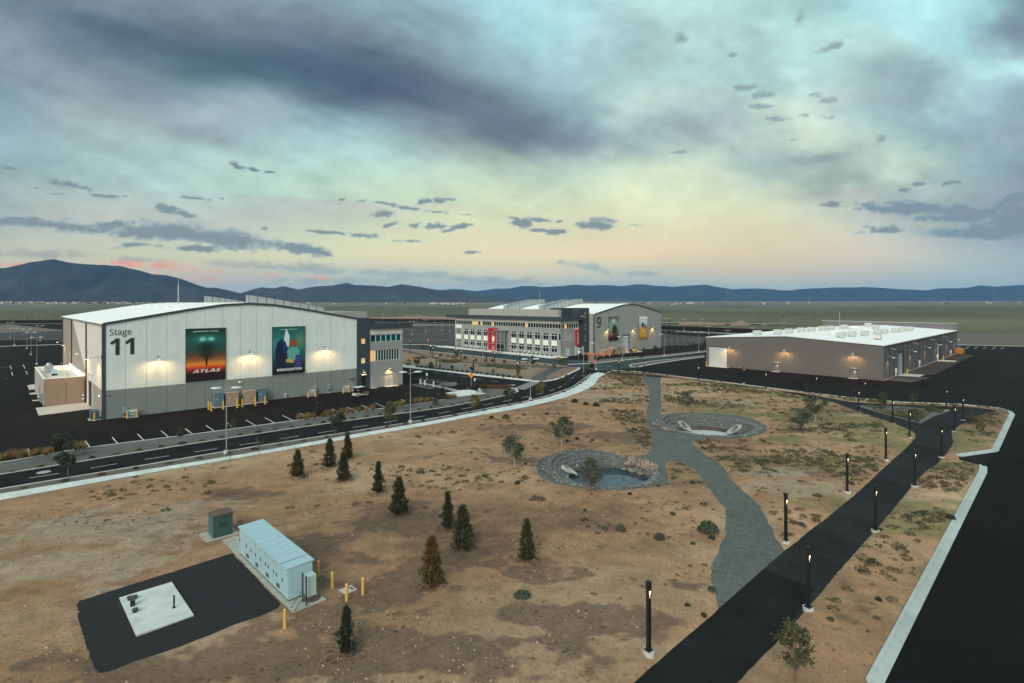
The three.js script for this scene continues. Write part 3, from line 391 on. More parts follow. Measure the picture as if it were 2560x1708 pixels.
// the planted strip in front of the far office: earth, paths, kerbs
{
  const P = [[-57.8,-228.22], [-42.36,-214.45], [-32.56,-206.1], [-17.78,-191.35], [-5.32,-178.07], [2.45,-169.22], [12.36,-159.67], [15.49,-155.09], [18.28,-153.08], [18.11,-149.86], [16.58,-145.99], [11.94,-133.1], [9.79,-128.89], [7.6,-126.6], [4.59,-126.92], [-8.95,-137.44], [-19.06,-146.33], [-30.39,-154.99], [-41.72,-164.74]];
  structure('planting_strip', slabOf(P, -0.05, 0.1), mat(0.33, 0.22, 0.15, 0.95, { map: rep(T_gravel, 8), bumpMap: rep(T_gravel, 3), bumpScale: 0.03 }));
  structure('planting_strip', sheet([[-46.83,-202.24], [-32.48,-187.04], [-18.24,-168.08], [-10.66,-163.66], [2.25,-155.47], [8.02,-154.03], [4.92,-135.93], [1.53,-132.32], [-8.28,-142.97], [-14.53,-154.51], [-23.23,-160.49], [-38.92,-168.08]], 0.106), mat(0.36, 0.29, 0.185, 0.95, { map: rep(T_gravel, 5), bumpMap: rep(T_gravel, 3), bumpScale: 0.04 }));
  structure('gravel_bed', sheet([[-27.52,-158.45], [-20.92,-155.47], [-19.89,-168.65], [-18.24,-168.08], [-17.65,-159.46], [-12.15,-152.61], [-9.56,-146.76], [-1.42,-139.75], [-0.48,-133.74], [-6.78,-137.82], [-14.42,-145.47], [-24.44,-153.56]], 0.112), mat(0.25, 0.235, 0.2, 0.95, { map: rep(T_gravel, 4) }));
  structure('footpath', sheet([...curve([[-50.09,-216.31], [-41.64,-210.81], [-29.45,-188.45], [-17.44,-170.97], [-4.71,-162.59], [4.56,-157.44], [13.42,-154.51]], 30), ...curve([[16.89,-153.56], [12.86,-148.07], [8.9,-136.68], [7.59,-127.9], [4.53,-127.9], [7.91,-143.79], [10.04,-150.76], [2.24,-154.99], [-5.06,-158.95], [-17.09,-167.52], [-28.69,-183.59], [-39.95,-202.24], [-48.4,-209.04]], 40)], 0.118), asphalt([0.12, 0.125, 0.125], 8));
  structure('sidewalk', slabOf([[-43,-169.8], [-31.5,-159.46], [-19.4,-148.96], [-9.1,-139.75], [0.95,-131.27], [4.63,-128.09], [4.59,-126.92], [-8.95,-137.44], [-19.06,-146.33], [-30.81,-155.96], [-42,-165.84]], 0.05, 0.125), M_walk);
  structure('kerb', sweep([[-41.58,-164.2], [-30.3,-154.51], [-18.99,-145.81], [-8.92,-136.91], [4.57,-126.4], [7.58,-126.27], [9.77,-128.56], [11.91,-132.74], [16.53,-145.47], [18.09,-149.68], [18.39,-153.08]], [[0.2, -0.05], [0.2, 0.15], [-0.2, 0.15], [-0.45, 0.02], [-0.45, -0.05]]), M_kerb);
  structure('kerb', sweep([[-57.8,-228.22], [-42.36,-214.45], [-32.56,-206.1], [-17.78,-191.35], [-5.32,-178.07], [2.45,-169.22], [12.36,-159.67], [15.49,-155.09]], [[0.15, -0.05], [0.15, 0.15], [-0.15, 0.15], [-0.15, -0.05]]), M_kerb);
  const I = [[33.44,-156.95], [34.95,-161.01], [44.47,-170.73], [54,-177.69], [64.48,-185.64], [63.53,-182.91], [52.68,-173.35], [42.49,-163.12], [35.89,-154.99], [33.44,-154.03]];
  structure('planting_strip', slabOf(I, -0.05, 0.12), M_rock); structure('kerb', sweep([...I, I[0]], [[0.25, -0.05], [0.25, 0.15], [-0.15, 0.15], [-0.15, -0.05]]), M_kerb);
  structure('kerb', sweep([[16.26,-160.49], [24.28,-163.66], [35,-172.75], [47.58,-182.64], [71.12,-202.24]], [[0.25, -0.05], [0.25, 0.15], [-0.2, 0.15], [-0.2, -0.05]]), M_kerb);
  structure('planting_strip', slabOf([[24.34,-164.09], [35.12,-173.35], [47.72,-183.18], [71.35,-202.9], [73.51,-209.04], [49.28,-189.17], [36.79,-181.58], [27.89,-175.18]], -0.05, 0.1), M_rock);
  structure('kerb', sweep([[-227.69,-212.62], [-210.41,-227.18], [-192.92,-238.05], [-169.31,-246.3]], [[0.3, -0.05], [0.3, 0.15], [-0.3, 0.15], [-0.3, -0.05]]), M_kerb);
  structure('kerb', sweep([[183.5,-241.51], [189.73,-235.79], [211.38,-228.22], [237.91,-216.31]], [[0.3, -0.05], [0.3, 0.15], [-0.3, 0.15], [-0.3, -0.05]]), M_kerb);
  structure('kerb', sweep([[-57.2,-232.49], [-47.77,-235.79], [-37.54,-235.79], [-26.84,-226.15]], [[0.3, -0.05], [0.3, 0.15], [-0.3, 0.15], [-0.3, -0.05]]), M_kerb);
  structure('kerb', sweep([[101.79,-343.12], [128.31,-318.92], [145.71,-296.14]], [[0.5, -0.05], [0.5, 0.15], [-0.5, 0.15], [-0.5, -0.05]]), M_kerb);
}
// ------------------------------------------------------------------ painted markings
const M_paint = mat(0.74, 0.75, 0.71, 0.7, { map: rep(T_conc, 1.5) });
const stripe = (a, b, w, y) => { const dx = b[0] - a[0], dz = b[1] - a[1], l = Math.hypot(dx, dz), ox = dz / l * w / 2, oz = -dx / l * w / 2; return sheet([[a[0] + ox, a[1] + oz], [b[0] + ox, b[1] + oz], [b[0] - ox, b[1] - oz], [a[0] - ox, a[1] - oz]], y); };
const dashes = (P, on, off, w, y) => { const out = [], c = new THREE.CatmullRomCurve3(P.map(([x, z]) => new THREE.Vector3(x, 0, z)), false, 'centripetal'), L = c.getLength(); for (let s = 0; s + on < L; s += on + off) { const a = c.getPointAt(s / L), b = c.getPointAt((s + on) / L); out.push(stripe([a.x, a.z], [b.x, b.z], w, y)); } return out; };
const between = (a, b, c, d, n, w, y) => Array.from({ length: n }, (_, k) => { const t = n > 1 ? k / (n - 1) : 0; return stripe([lerp(a[0], b[0], t), lerp(a[1], b[1], t)], [lerp(c[0], d[0], t), lerp(c[1], d[1], t)], w, y); });
structure('stall_markings', [
  [[[-59.61,-68.05], [-56.84,-65.11]], [[-55.58,-71.98], [-52.14,-68.37]], [[-53.47,-73.93], [-50.07,-70.27]], [[-51.41,-75.83], [-48.01,-72.13]], [[-49.3,-77.66], [-45.78,-73.78]], [[-47.04,-79.39], [-43.59,-75.51]]],
  [[[-46.89,-79.09], [-43.59,-75.47]], [[-45.01,-81.21], [-41.39,-77.07]], [[-42.63,-82.69], [-39.53,-78.95]], [[-40.85,-84.78], [-37.15,-80.49]], [[-38.74,-86.56], [-35.14,-82.24]], [[-36.65,-88.24], [-32.99,-83.84]], [[-34.61,-90.08], [-31.05,-85.58]], [[-30.53,-93.52], [-27.4,-89.46]], [[-28.48,-95.28], [-25.64,-91.44]], [[-26.52,-97.12], [-23.77,-93.33]], [[-24.53,-99.03], [-21.9,-95.28]], [[-22.46,-100.57], [-19.66,-96.81]], [[-20.55,-102.5], [-18.18,-99.25]]]].flat().map(([a, b]) => stripe(a, b, 0.12, 0.012)), M_paint);
structure('lane_markings', [...dashes([[-53.3,-53.38], [-51.08,-55.28], [-48.03,-57.72], [-43.38,-62.19], [-36.1,-68.15], [-28.62,-74.48], [-22.03,-80.12], [-13.28,-88.21], [-6.87,-94.95], [-1.1,-101.12], [3.86,-106.76], [9.17,-115.17], [12.73,-125.64], [16.97,-142.15]], 2.4, 2.6, 0.13, 0.056),
  ...dashes([[-28.19,-149.86], [-18.31,-140.54], [-9.57,-132.32], [-1.62,-124.07]], 2.4, 3.0, 0.13, 0.046), stripe([24.33,-155.68], [25.59,-155.98], 0.3, 0.056), stripe([26.56,-156.58], [28.07,-155.83], 0.3, 0.056), stripe([0,-119.66], [0.74,-121.17], 0.35, 0.056), stripe([-0.87,-120.17], [0.7,-121.05], 0.3, 0.056)], M_paint);
structure('crosswalk_markings', between([0.13,-115.65], [4.18,-125.78], [2.86,-114.76], [6.63,-125.19], 10, 0.42, 0.056), M_paint);
structure('crosswalk_markings', [...between([-20.41,-123.1], [-12.19,-112.69], [-19.73,-124.1], [-10.96,-113.74], 14, 0.5, 0.046), ...between([-21.72,-120.9], [-17.06,-115.18], [-20.32,-122.52], [-16.13,-116.65], 7, 0.12, 0.052)], M_paint);
structure('stall_markings', [...between([-23.22,-130.67], [-18,-123.18], [-21.56,-133.15], [-14.83,-126.16], 5, 0.12, 0.046), stripe([-21.84,-120.9], [-17.17,-115.18], 0.12, 0.046), ...between([-16.05,-121.7], [-13.03,-119.32], [-15.28,-123.76], [-12.76,-124.19], 6, 0.12, 0.046), stripe([-16.05,-121.3], [-13.72,-118.7], 0.12, 0.046), stripe([-13.72,-118.7], [-12.46,-120.1], 0.12, 0.046), stripe([-12.46,-120.1], [-12.17,-122.52], 0.12, 0.046), stripe([-12.17,-122.52], [-13.3,-124.61], 0.12, 0.046), stripe([-13.3,-124.61], [-15.4,-123.76], 0.12, 0.046), stripe([-15.4,-123.76], [-16.05,-121.3], 0.12, 0.046), ...between([-12.46,-105.53], [-10.46,-103.74], [-12.46,-109.65], [-10.15,-105.84], 4, 0.12, 0.046), stripe([-13.11,-109.65], [-10.01,-105.53], 0.12, 0.046), stripe([-15.39,-104.63], [-14.44,-103.32], 0.12, 0.046), stripe([-20.6,-102.57], [-19.31,-100.87], 0.12, 0.046), stripe([-14.67,-108.03], [-14.17,-108.67], 0.12, 0.046), stripe([-9.55,-116.28], [-8.94,-115.91], 0.2, 0.046)], M_paint);
structure('stall_markings', [[[-141.99,-153.3], [-141.05,-154.66]], [[-144.03,-158.54], [-135.4,-149.46]], [[-130.2,-143.79], [-123.58,-136.73]], [[-141.82,-160.36], [-133.15,-151.07]], [[-128.32,-145.81], [-121.62,-138.73]], [[-119.7,-130.08], [-119.6,-131.4]], [[-203.14,-219.33], [-203.57,-221.65]], [[-201.12,-224.03], [-200.81,-225.96]], [[-135.05,-165.44], [-129.71,-159.75]], [[-219.59,-268.73], [-218.54,-268.73]]].map(([a, b]) => stripe(a, b, 0.15, 0.012)), M_paint);
structure('stall_markings', [...Array.from({ length: 9 }, (_, k) => stripe([-65.22,-360.52], [-37.83,-360.52], 0.15, 0.03)).slice(0, 1), ...[823, 828, 833, 838, 844, 851].flatMap((py, q) => { const d = 1382 * 18 / (py - 757), o = []; for (let k = 0; k < 30; k++) { const x = -d * 0.24 + k * 2.9; if (x < -d * 0.1) o.push(stripe([x, -d], [x + 2.6, -d - 4.4], 0.14, 0.03)); } return o; }),
  ...[846, 851, 857, 864].flatMap((py) => { const d = 1382 * 18 / (py - 757), o = []; for (let k = 0; k < 30; k++) { const x = d * 0.275 + k * 2.9; if (x < d * 0.345) o.push(stripe([x, -d], [x + 2.6, -d - 4.4], 0.14, 0.03)); } return o; })], M_paint);
structure('stall_markings', [[[175.41,-217.9], [185.63,-228.64]], [[177.6,-216.46], [187.8,-227.05]], [[181.08,-216.46], [190.77,-226.25]], [[183.95,-215.75], [193.73,-225.47]], [[186.78,-215.02], [196.67,-224.7]], [[189.61,-214.32], [199.59,-223.93]], [[172.28,-214.32], [173.06,-212.51]]].map(([a, b]) => stripe(a, b, 0.16, 0.012)), M_paint);
oneMesh('manhole_cover', cyl(0.62, 0.62, 0.02, 20), concrete([0.4, 0.4, 0.38], 1), 'pale round manhole cover in the road at the left edge', 'manhole', [[-49.6,-58.53][0], 0.036, [-49.6,-58.53][1]]);
// ------------------------------------------------------------------ buildings: all three share one grid, turned by TURN; local x runs along a gable, local -z back into the site
const TURN = 0.7599, font = await new FontLoader().loadAsync('fonts/droid/droid_sans_regular.typeface.json'), fontB = await new FontLoader().loadAsync('fonts/droid/droid_sans_bold.typeface.json');
const wall = (r, g, b, s = 6) => mat(r, g, b, 0.8, { map: rep(T_wall, s) });
const faceZ = (g, z = 0) => g.translate(0, 0, z), faceX = (g, x = 0) => g.rotateY(-Math.PI / 2).translate(x, 0, 0);      // a wall drawn in (s, y), outside towards +z, set to face +z or -x
const planar = (g) => { const p = g.attributes.position, u = new Float32Array(p.count * 2); for (let i = 0; i < p.count; i++) { u[2 * i] = p.getX(i) + p.getZ(i) * 0.7; u[2 * i + 1] = p.getY(i) + p.getZ(i) * 0.7; } g.setAttribute('uv', new THREE.BufferAttribute(u, 2)); return g; };
const plate = (P, t, holes = []) => { const s = new THREE.Shape(P.map((p) => new THREE.Vector2(...p))); for (const [a, b, c, d] of holes) s.holes.push(new THREE.Path([[a, c], [b, c], [b, d], [a, d]].map((p) => new THREE.Vector2(...p)))); return planar(new THREE.ExtrudeGeometry(s, { depth: t, bevelEnabled: false }).translate(0, 0, -t)); };   // outer face at 0
const rectP = (a, b, c, d) => [[a, c], [b, c], [b, d], [a, d]];
const pbox = (...a) => planar(box2(...a));
const archY = (x, w, eave, ridge) => { const t = Math.abs(x / w - 0.5) * 2; const K = [[0, 0], [0.2, 0.075], [0.46, 0.34], [0.72, 0.66], [1, 1]]; let k = 0; while (k < 3 && K[k + 1][0] < t) k++; return ridge - (ridge - eave) * lerp(K[k][1], K[k + 1][1], (t - K[k][0]) / (K[k + 1][0] - K[k][0])); };
const archX = (w) => [0, 0.14, 0.27, 0.4, 0.5, 0.6, 0.73, 0.86, 1].map((t) => t * w);
const M_roof = mat(0.88, 0.9, 0.87, 0.6), M_trim = mat(0.045, 0.06, 0.065, 0.6), M_white = wall(0.72, 0.8, 0.77, 5), M_grey = wall(0.215, 0.25, 0.24, 5), M_cream = wall(0.72, 0.69, 0.62, 6), M_taupe = wall(0.36, 0.315, 0.265, 6), M_dark = wall(0.042, 0.058, 0.07, 6), M_mid = wall(0.3, 0.315, 0.295, 6);
const M_joint = mat(0.4, 0.42, 0.41, 0.9), M_steel = mat(0.5, 0.53, 0.53, 0.45, { metalness: 0.6 }), M_frame = mat(0.62, 0.65, 0.64, 0.5), M_red = mat(0.5, 0.012, 0.022, 0.45), M_black = mat(0.012, 0.012, 0.013, 0.5), M_concrete = concrete([0.55, 0.54, 0.5], 3), M_yellow = mat(0.75, 0.4, 0.03, 0.5), M_box = mat(0.22, 0.3, 0.32, 0.5), M_tan = mat(0.44, 0.29, 0.19, 0.7), M_galv = mat(0.45, 0.48, 0.48, 0.4, { metalness: 0.5 });
const glass = (r, g, b, rough = 0.04) => new THREE.MeshPhysicalMaterial({ color: new THREE.Color().setRGB(r, g, b), roughness: rough, metalness: 0, specularIntensity: 1, ior: 1.55 });
const M_glass = glass(0.012, 0.018, 0.02), M_glassTeal = new THREE.MeshPhysicalMaterial({ color: new THREE.Color().setRGB(0.1, 0.62, 0.6), roughness: 0.05, metalness: 0.92 }), M_glassDeep = glass(0.01, 0.05, 0.055), M_inside = mat(0.02, 0.022, 0.024, 0.9);
const lit = (r, g, b, k) => new THREE.MeshStandardMaterial({ color: new THREE.Color().setRGB(0.3, 0.2, 0.1), emissive: new THREE.Color().setRGB(r, g, b), emissiveIntensity: k, roughness: 0.2 });
const M_litPane = lit(1, 0.5, 0.1, 0.36), M_litPale = lit(1, 0.62, 0.22, 0.26);
const textGeo = (str, size, f) => new TextGeometry(str, { font: f, size, depth: 0.03, curveSegments: 5, bevelEnabled: false });
// ---- wall lamps: an arm and a shallow head with a lit lens, and the light just under it. at: foot on the wall; out: direction away from the wall
function wallLamp(B, x, y, z, dir, label, power, on = true, reach = 1.15, angle = 1.34, wide = false) {
  const p = new THREE.Vector3(x, y, z).applyEuler(B.rotation).add(B.position), turn = dir === 'z' ? TURN : TURN - Math.PI / 2;
  const t = thing('wall_lamp', label, 'lamp', [p.x, p.y, p.z], turn, 'lamps along the walls');
  part(t, 'bracket', [box(0.16, 0.5, 0.06, 0, 0.1, 0.03), rod([0, 0.42, 0.05], [0, 0.22, reach * 0.72], 0.035)], M_galv);
  part(t, 'head', [cbox(0.42, 0.1, 0.56, 0.03, 0, 0.08, reach)], M_galv);
  part(t, 'lamp_lens', box(0.3, 0.03, 0.4, 0, 0.045, reach), on ? lit(1, 0.82, 0.55, 2.2) : M_frame);
  if (on) {
    const throwTo = (k, a, pen, x, y, z) => { const l = new THREE.SpotLight(new THREE.Color().setRGB(1, 0.55, 0.2), power * k, 0, a, pen, 2); l.position.set(0, 0.02, reach); l.target.position.set(x, y, z); l.castShadow = true; l.shadow.radius = 6; t.add(l, l.target); };
    throwTo(wide ? 0.85 : 1, angle, 0.3, 0, -4, reach - 0.35);
    if (wide) for (const s of [-1, 1]) throwTo(0.95, 0.75, 0.85, s * 4, -4.0, reach - 1.6);       // the lens throws most of its light to both sides
  }
  return t;
}
const bollardGeo = [cyl(0.085, 0.085, 0.95, 12), new THREE.SphereGeometry(0.085, 12, 5, 0, Math.PI * 2, 0, Math.PI / 2).translate(0, 0.95, 0)];
let bollard0 = null;
function bollards(pts, label, k = 1) { pts.forEach(([x, z], i) => { const l = label.replace('#', ord(i)); if (!bollard0) { bollard0 = thing('bollard', l, 'bollard', [x, 0, z], 0, 'yellow steel bollards'); part(bollard0, 'post', bollardGeo, M_yellow); part(bollard0, 'footing', cyl(0.16, 0.16, 0.02, 12), M_concrete); bollard0.scale.set(k, k, k); } else copy(bollard0, [x, 0, z], 0, l, [k, k, k]); }); }
const toW = (B, x, z) => { const v = new THREE.Vector3(x, 0, z).applyEuler(B.rotation).add(B.position); return [v.x, v.z]; };
// ---- window made of a frame with bars and panes, drawn in (s, y)
function windowUnit(B, put, [s0, s1], [y0, y1], cols, rows, paneMat, depth = 0.16, bar = 0.07, name = 'window') {
  const f = [], w = (s1 - s0) / cols, h = (y1 - y0) / rows;
  for (let k = 0; k <= cols; k++) f.push(box2(s0 + k * w - bar / 2, s0 + k * w + bar / 2, y0 - bar / 2, y1 + bar / 2, -depth, -0.02 + (k === 0 || k === cols ? 0.05 : 0)));
  for (let k = 0; k <= rows; k++) for (let c = 0; c < cols; c++) f.push(box2(s0 + c * w + bar / 2, s0 + (c + 1) * w - bar / 2, y0 + k * h - bar / 2, y0 + k * h + bar / 2, -depth, -0.025));
  const win = part(B, name, put(merge(f)), M_frame);
  for (let c = 0; c < cols; c++) for (let r = 0; r < rows; r++) part(win, 'pane', put(box2(s0 + c * w + bar / 2, s0 + (c + 1) * w - bar / 2, y0 + r * h + bar / 2, y0 + (r + 1) * h - bar / 2, -depth - 0.02, -depth + 0.02)), typeof paneMat === 'function' ? paneMat(c, r) : paneMat);
  return win;
}
function stageRoof(B, w, L, eave, ridge, lip) {
  const xs = archX(w), top = xs.map((x) => [x, archY(x, w, eave, ridge) + 0.12]), s = new THREE.Shape([[-lip, top[0][1] - 0.1], ...top, [w + lip, top[8][1] - 0.1], [w, top[8][1] - 0.4], ...[...top].reverse().map(([x, y]) => [x, y - 0.35]), [0, top[0][1] - 0.4]].map((p) => new THREE.Vector2(...p)));
  const roof = part(B, 'roof', planar(new THREE.ExtrudeGeometry(s, { depth: L - 0.4, bevelEnabled: false }).translate(0, 0, -L + 0.15)), M_roof);
  for (let k = 0; k < 8; k++) { const a = top[k], b = top[k + 1], n = Math.max(2, Math.round((b[0] - a[0]) / 1.6)); for (let q = 0; q < n; q++) { const x = lerp(a[0], b[0], q / n), y = lerp(a[1], b[1], q / n); if (k % 2 === 0 && q === 0) part(roof, 'seam', box2(x - 0.03, x + 0.03, y - 0.02, y + 0.05, -L + 0.3, 0.1), M_roof); } }
  const edge = []; for (let k = 0; k < 8; k++) { const [ax, ay] = top[k], [bx, by] = top[k + 1]; edge.push(plate([[ax, ay - 0.3], [bx, by - 0.3], [bx, by + 0.05], [ax, ay + 0.05]], 0.22).translate(0, 0, 0.2)); }
  part(B, 'roof_trim', edge, M_trim);
  return roof;
}
function roofDuct(B, x0, x1, z, w, eave, ridge, H = 1.6, D = 1.7) {      // big square duct that follows the roof, with stanchions
  const n = 9, seg = [], posts = [];
  for (let k = 0; k < n; k++) {
    const a = lerp(x0, x1, k / n), b = lerp(x0, x1, (k + 1) / n), ya = archY(a, w, eave, ridge) + 0.35, yb = archY(b, w, eave, ridge) + 0.35;
    seg.push(plate([[a + 0.03, ya], [b - 0.03, yb], [b - 0.03, yb + H], [a + 0.03, ya + H]], D).translate(0, 0, z + D / 2));
    for (const e of [-1, 1]) posts.push(rod([a, ya - 0.35, z + e * (D / 2 + 0.1)], [a - 0.12, ya + H + 0.55, z + e * (D / 2 + 0.1)], 0.04, 5));
  }
  const d = part(B, 'roof_duct', seg, M_galv); for (const p of posts) part(d, 'stanchion', p, M_trim); return d;
}
// ================================================================== the near soundstage
{
  const B = thing('soundstage', 'large white and grey soundstage marked Stage 11 with arched roof', 'building', [[-62.89,-85.02][0], 0, [-62.89,-85.02][1]], TURN);
  const W = 42.48, L = 62, eave = 14.75, ridge = 17.85, n = 15, split = 4.42, Z = (g) => faceZ(g), X = (g) => faceX(g);
  part(B, 'core', plate([[0.1, 0], [W - 0.1, 0], ...archX(W).reverse().map((x) => [Math.min(W - 0.1, Math.max(0.1, x)), archY(x, W, eave, ridge) - 0.2])], L - 0.2).translate(0, 0, -0.1), M_joint);
  for (let k = 0; k < n; k++) {
    const a = W / n * k + 0.02 + (k ? 0 : 0.3), b = W / n * (k + 1) - 0.02, m = archX(W).filter((x) => x > a && x < b);
    part(B, 'wall_panel', plate([[a, split + 0.015], [b, split + 0.015], [b, archY(b, W, eave, ridge) - 0.1], ...m.reverse().map((x) => [x, archY(x, W, eave, ridge) - 0.1]), [a, archY(a, W, eave, ridge) - 0.1]], 0.12), M_white);
    part(B, 'wall_panel', plate(rectP(a, b, 0, split), 0.12), M_grey);
  }
  part(B, 'corner_trim', box2(-0.16, 0.3, 0, eave, -0.35, 0.06), M_trim);
  part(B, 'touch_up_patch', plate([[38.54,13.72], [42.09,13.79], [42.09,8.84], [41.6,8.79], [38.79,8.86]].reverse(), 0.006).translate(0, 0, 0.006), wall(0.74, 0.82, 0.79, 5), 'lighter touched-up rectangle of paint on the upper wall');
  // side towards the lot
  const yT = eave - 0.02;
  for (const [a, b, P, m] of [[-19.2, -0.36, [[-19.1, split], [-0.36, split], [-0.36, yT], [-19.1, yT]], M_cream], [0, 0, [[-11.8, 0], [-0.36, 0], [-0.36, split - 0.02], [-11.8, split - 0.02]], M_taupe], [0, 0, [[-19.1, 0], [-16.5, 0], [-16.5, split - 0.02], [-19.1, split - 0.02]], M_cream],
    [0, 0, [[-19.5, 4.9], [-19.5, yT], [-42.5, yT]].reverse(), M_cream], [0, 0, [[-42.6, yT], [-42.6, 0], [-19.5, 0], [-19.5, 4.8]], M_taupe], [0, 0, [[-52, 0], [-42.9, 0], [-42.9, yT], [-52, yT]], M_taupe], [0, 0, [[-61.6, 0], [-52.05, 0], [-52.05, yT], [-61.6, yT]], M_taupe]]) part(B, 'wall_panel', X(plate(P, 0.1)), m);
  for (const z of [-19.3, -42.75, -61.75]) part(B, 'downspout', box2(-0.2, 0, 0, eave - 0.1, z - 0.14, z + 0.14), mat(0.06, 0.035, 0.03, 0.6));
  const gutter = part(B, 'gutter', box2(-0.28, 0.05, eave - 0.28, eave - 0.02, -L + 0.3, 0.05), mat(0.28, 0.27, 0.25, 0.6));
  const door = part(B, 'dock_door', X(plate(rectP(-16.45, -11.85, 0, 5.7), 0.05).translate(0, 0, -0.03)), mat(0.018, 0.016, 0.015, 0.7)); part(door, 'door_frame', X(merge([box2(-16.6, -16.4, 0, 5.8, 0, 0.12), box2(-11.9, -11.7, 0, 5.8, 0, 0.12), box2(-16.6, -11.7, 5.72, 5.9, 0, 0.12)])), M_frame);
  part(B, 'service_door', X(plate(rectP(-45, -43.4, 0.3, 8), 0.05).translate(0, 0, 0.04)), mat(0.02, 0.02, 0.02, 0.7));
  part(B, 'exit_sign', X(box2(-4.2, -3.85, 3.1, 3.3, 0, 0.08)), lit(0.6, 1, 0.8, 1.2)); part(B, 'side_lettering', [X(box2(-1.5, -1.2, 6.2, 10.2, 0, 0.03)), X(box2(-2.2, -1.5, 9.2, 9.7, 0, 0.03))], M_trim);
  const roof = stageRoof(B, W, L, eave, ridge, 0.35);
  for (let k = 0; k < 12; k++) part(roof, 'vent_cap', cyl(0.16, 0.2, 0.35, 8, 12 + (k % 2) * 0.5, archY(12, W, eave, ridge) + 0.1, -8 - k * 4.2), M_roof);
  roofDuct(B, 25.5, 41.5, -14, W, eave, ridge); roofDuct(B, 25, 38, -42, W, eave, ridge); roofDuct(B, 33, 40.5, -27, W, eave, ridge);
  part(B, 'antenna_mast', [rod([17.4, 17.6, -33], [17.4, 22, -33], 0.12, 8), rod([17.4, 22, -33], [17.4, 23.2, -33], 0.04, 6)], M_galv);
  // lettering, standing a little off the wall
  const s1 = textGeo('Stage', 0.95, font), s2 = textGeo('11', 2.62, fontB); s1.scale(0.92, 1, 1); s2.scale(0.96, 1, 1); const a1 = [0.72,12.96], a2 = [0.67,9.84];
  part(B, 'lettering', s1.translate(a1[0], a1[1], 0.01), mat(0.05, 0.06, 0.06, 0.6), 'dark lettering reading Stage'); part(B, 'lettering', s2.translate(a2[0], a2[1], 0.01), mat(0.025, 0.032, 0.032, 0.6), 'large black numerals 11');
  part(B, 'wall_door', [plate(rectP([40.62,2.06][0], [41.6,1.96][0], 0.1, 2.5), 0.06).translate(0, 0, 0.05)], wall(0.27, 0.29, 0.285)); part(B, 'door_hood', pbox([40.54,2.06][0], [41.69,1.95][0], 2.55, 2.62, 0, 0.5), M_grey);
  for (const [px, k] of [[[2.74,1.02], 1], [[36.34,1.12], 1], [[33.47,1.03], 1.15]]) { const b = part(B, 'meter_box', cbox(0.62 * k, 0.95 * k, 0.25, 0.03, px[0], px[1] - 0.4, 0.15), M_box); if (k === 1) for (const q of [0, 1, 2, 3]) part(b, 'socket', cyl(0.09, 0.09, 0.1, 8).rotateX(Math.PI / 2).translate(px[0] - 0.15 + 0.3 * (q % 2), px[1] - 1.0 - 0.32 * Math.floor(q / 2), 0.1), M_frame); }
  for (const p of [[27.71,0.78], [27.71,0.33]]) part(B, 'hose_connection', cyl(0.14, 0.16, 0.25, 10).rotateX(Math.PI / 2).translate(p[0], p[1], 0.12), M_frame);
  [[19.66,3.83], [19.93,3.71]].forEach((p, k) => part(B, 'camera_dome', new THREE.SphereGeometry(k ? 0.12 : 0.22, 10, 8).translate(p[0], p[1], 0.22), M_frame));
  part(B, 'wall_vent', pbox([0.47,3.98][0], [0.77,3.95][0], 3.6, 3.8, 0, 0.15), M_grey);
  // the office corner at the right
  const tw = [W + 0.02, 45.43], of = [45.45, 53.5], oh = 12.45, yb = [45.43,9.69][1], yt = [45.43,11.13][1], lb = [45.43,5.63][1], lt = [45.43,7.92][1], tD = 6, oD = 34;
  const tower = part(B, 'stair_tower', [plate(rectP(tw[0], tw[1], 0, 14.79), tD, [[[43.44,80.96][0], [44.27,81.27][0], [43.86,9.45][1], [43.86,10.54][1]], [[43.44,80.96][0], [44.27,81.27][0], [43.86,5.37][1], [43.86,6.45][1]]]).translate(0, 0, 0.12)], M_dark);
  for (const [a, b] of [[859.2, 846.8], [908.2, 895.8]]) { const y0 = (a === 859.2 ? [43.86,9.47] : [43.86,5.38])[1], y1 = (a === 859.2 ? [43.86,10.52] : [43.86,6.44])[1]; windowUnit(B, (g) => faceZ(g, 0.1), [[43.46,80.97][0], [44.25,81.27][0]], [y0, y1], 1, 1, M_litPane, 0.2, 0.08); }
  const td = part(B, 'tower_door', plate(rectP([43.44,1.12][0], [44.31,1.03][0], 0.05, 2.9), 0.05).translate(0, 0, 0.16), mat(0.01, 0.011, 0.013, 0.4)); part(td, 'door_handle', pbox([43.52,1.11][0], [43.52,1.11][0] + 0.05, 1.0, 1.3, 0.16, 0.22), M_steel); part(td, 'hood', pbox([43.4,1.12][0], [44.36,1.02][0], 2.95, 3.03, 0.12, 0.7), M_frame);
  const wU = [45.62, 53.1], wL = [45.5, 52.6];
  part(B, 'office_wall', plate(rectP(of[0], of[1], 0, yt + 0.15), 0.3, [[wU[0], wU[1], yb, yt], [wL[0], wL[1], lb, lt]]), M_mid);
  part(B, 'office_wall', plate(rectP(of[0], of[1], yt + 0.17, oh), 0.3), M_cream);
  part(B, 'office_wall', [box2(of[0], of[1], 0, oh, -0.9, -0.85), box2(of[1] - 0.3, of[1], 0, oh, -oD, -0.3), box2(of[0], of[0] + 0.2, 0, oh, -oD, -0.95), box2(of[0], of[1], 0, oh, -oD, -oD + 0.3)], M_mid);
  part(B, 'office_roof', pbox(of[0] - 0.05, of[1] - 0.1, oh - 0.3, oh + 0.02, -oD + 0.2, -0.2), M_roof);
  part(B, 'fascia', [pbox(of[0], 55.72, oh + 0.03, 13.58, -1.2, 2.1 - 1.5), pbox(54.6, 55.72, oh + 0.03, 13.58, -oD - 1, -1.2), pbox(45.5, 54.6, oh + 0.03, oh + 0.2, -oD, -1.2)], M_dark);
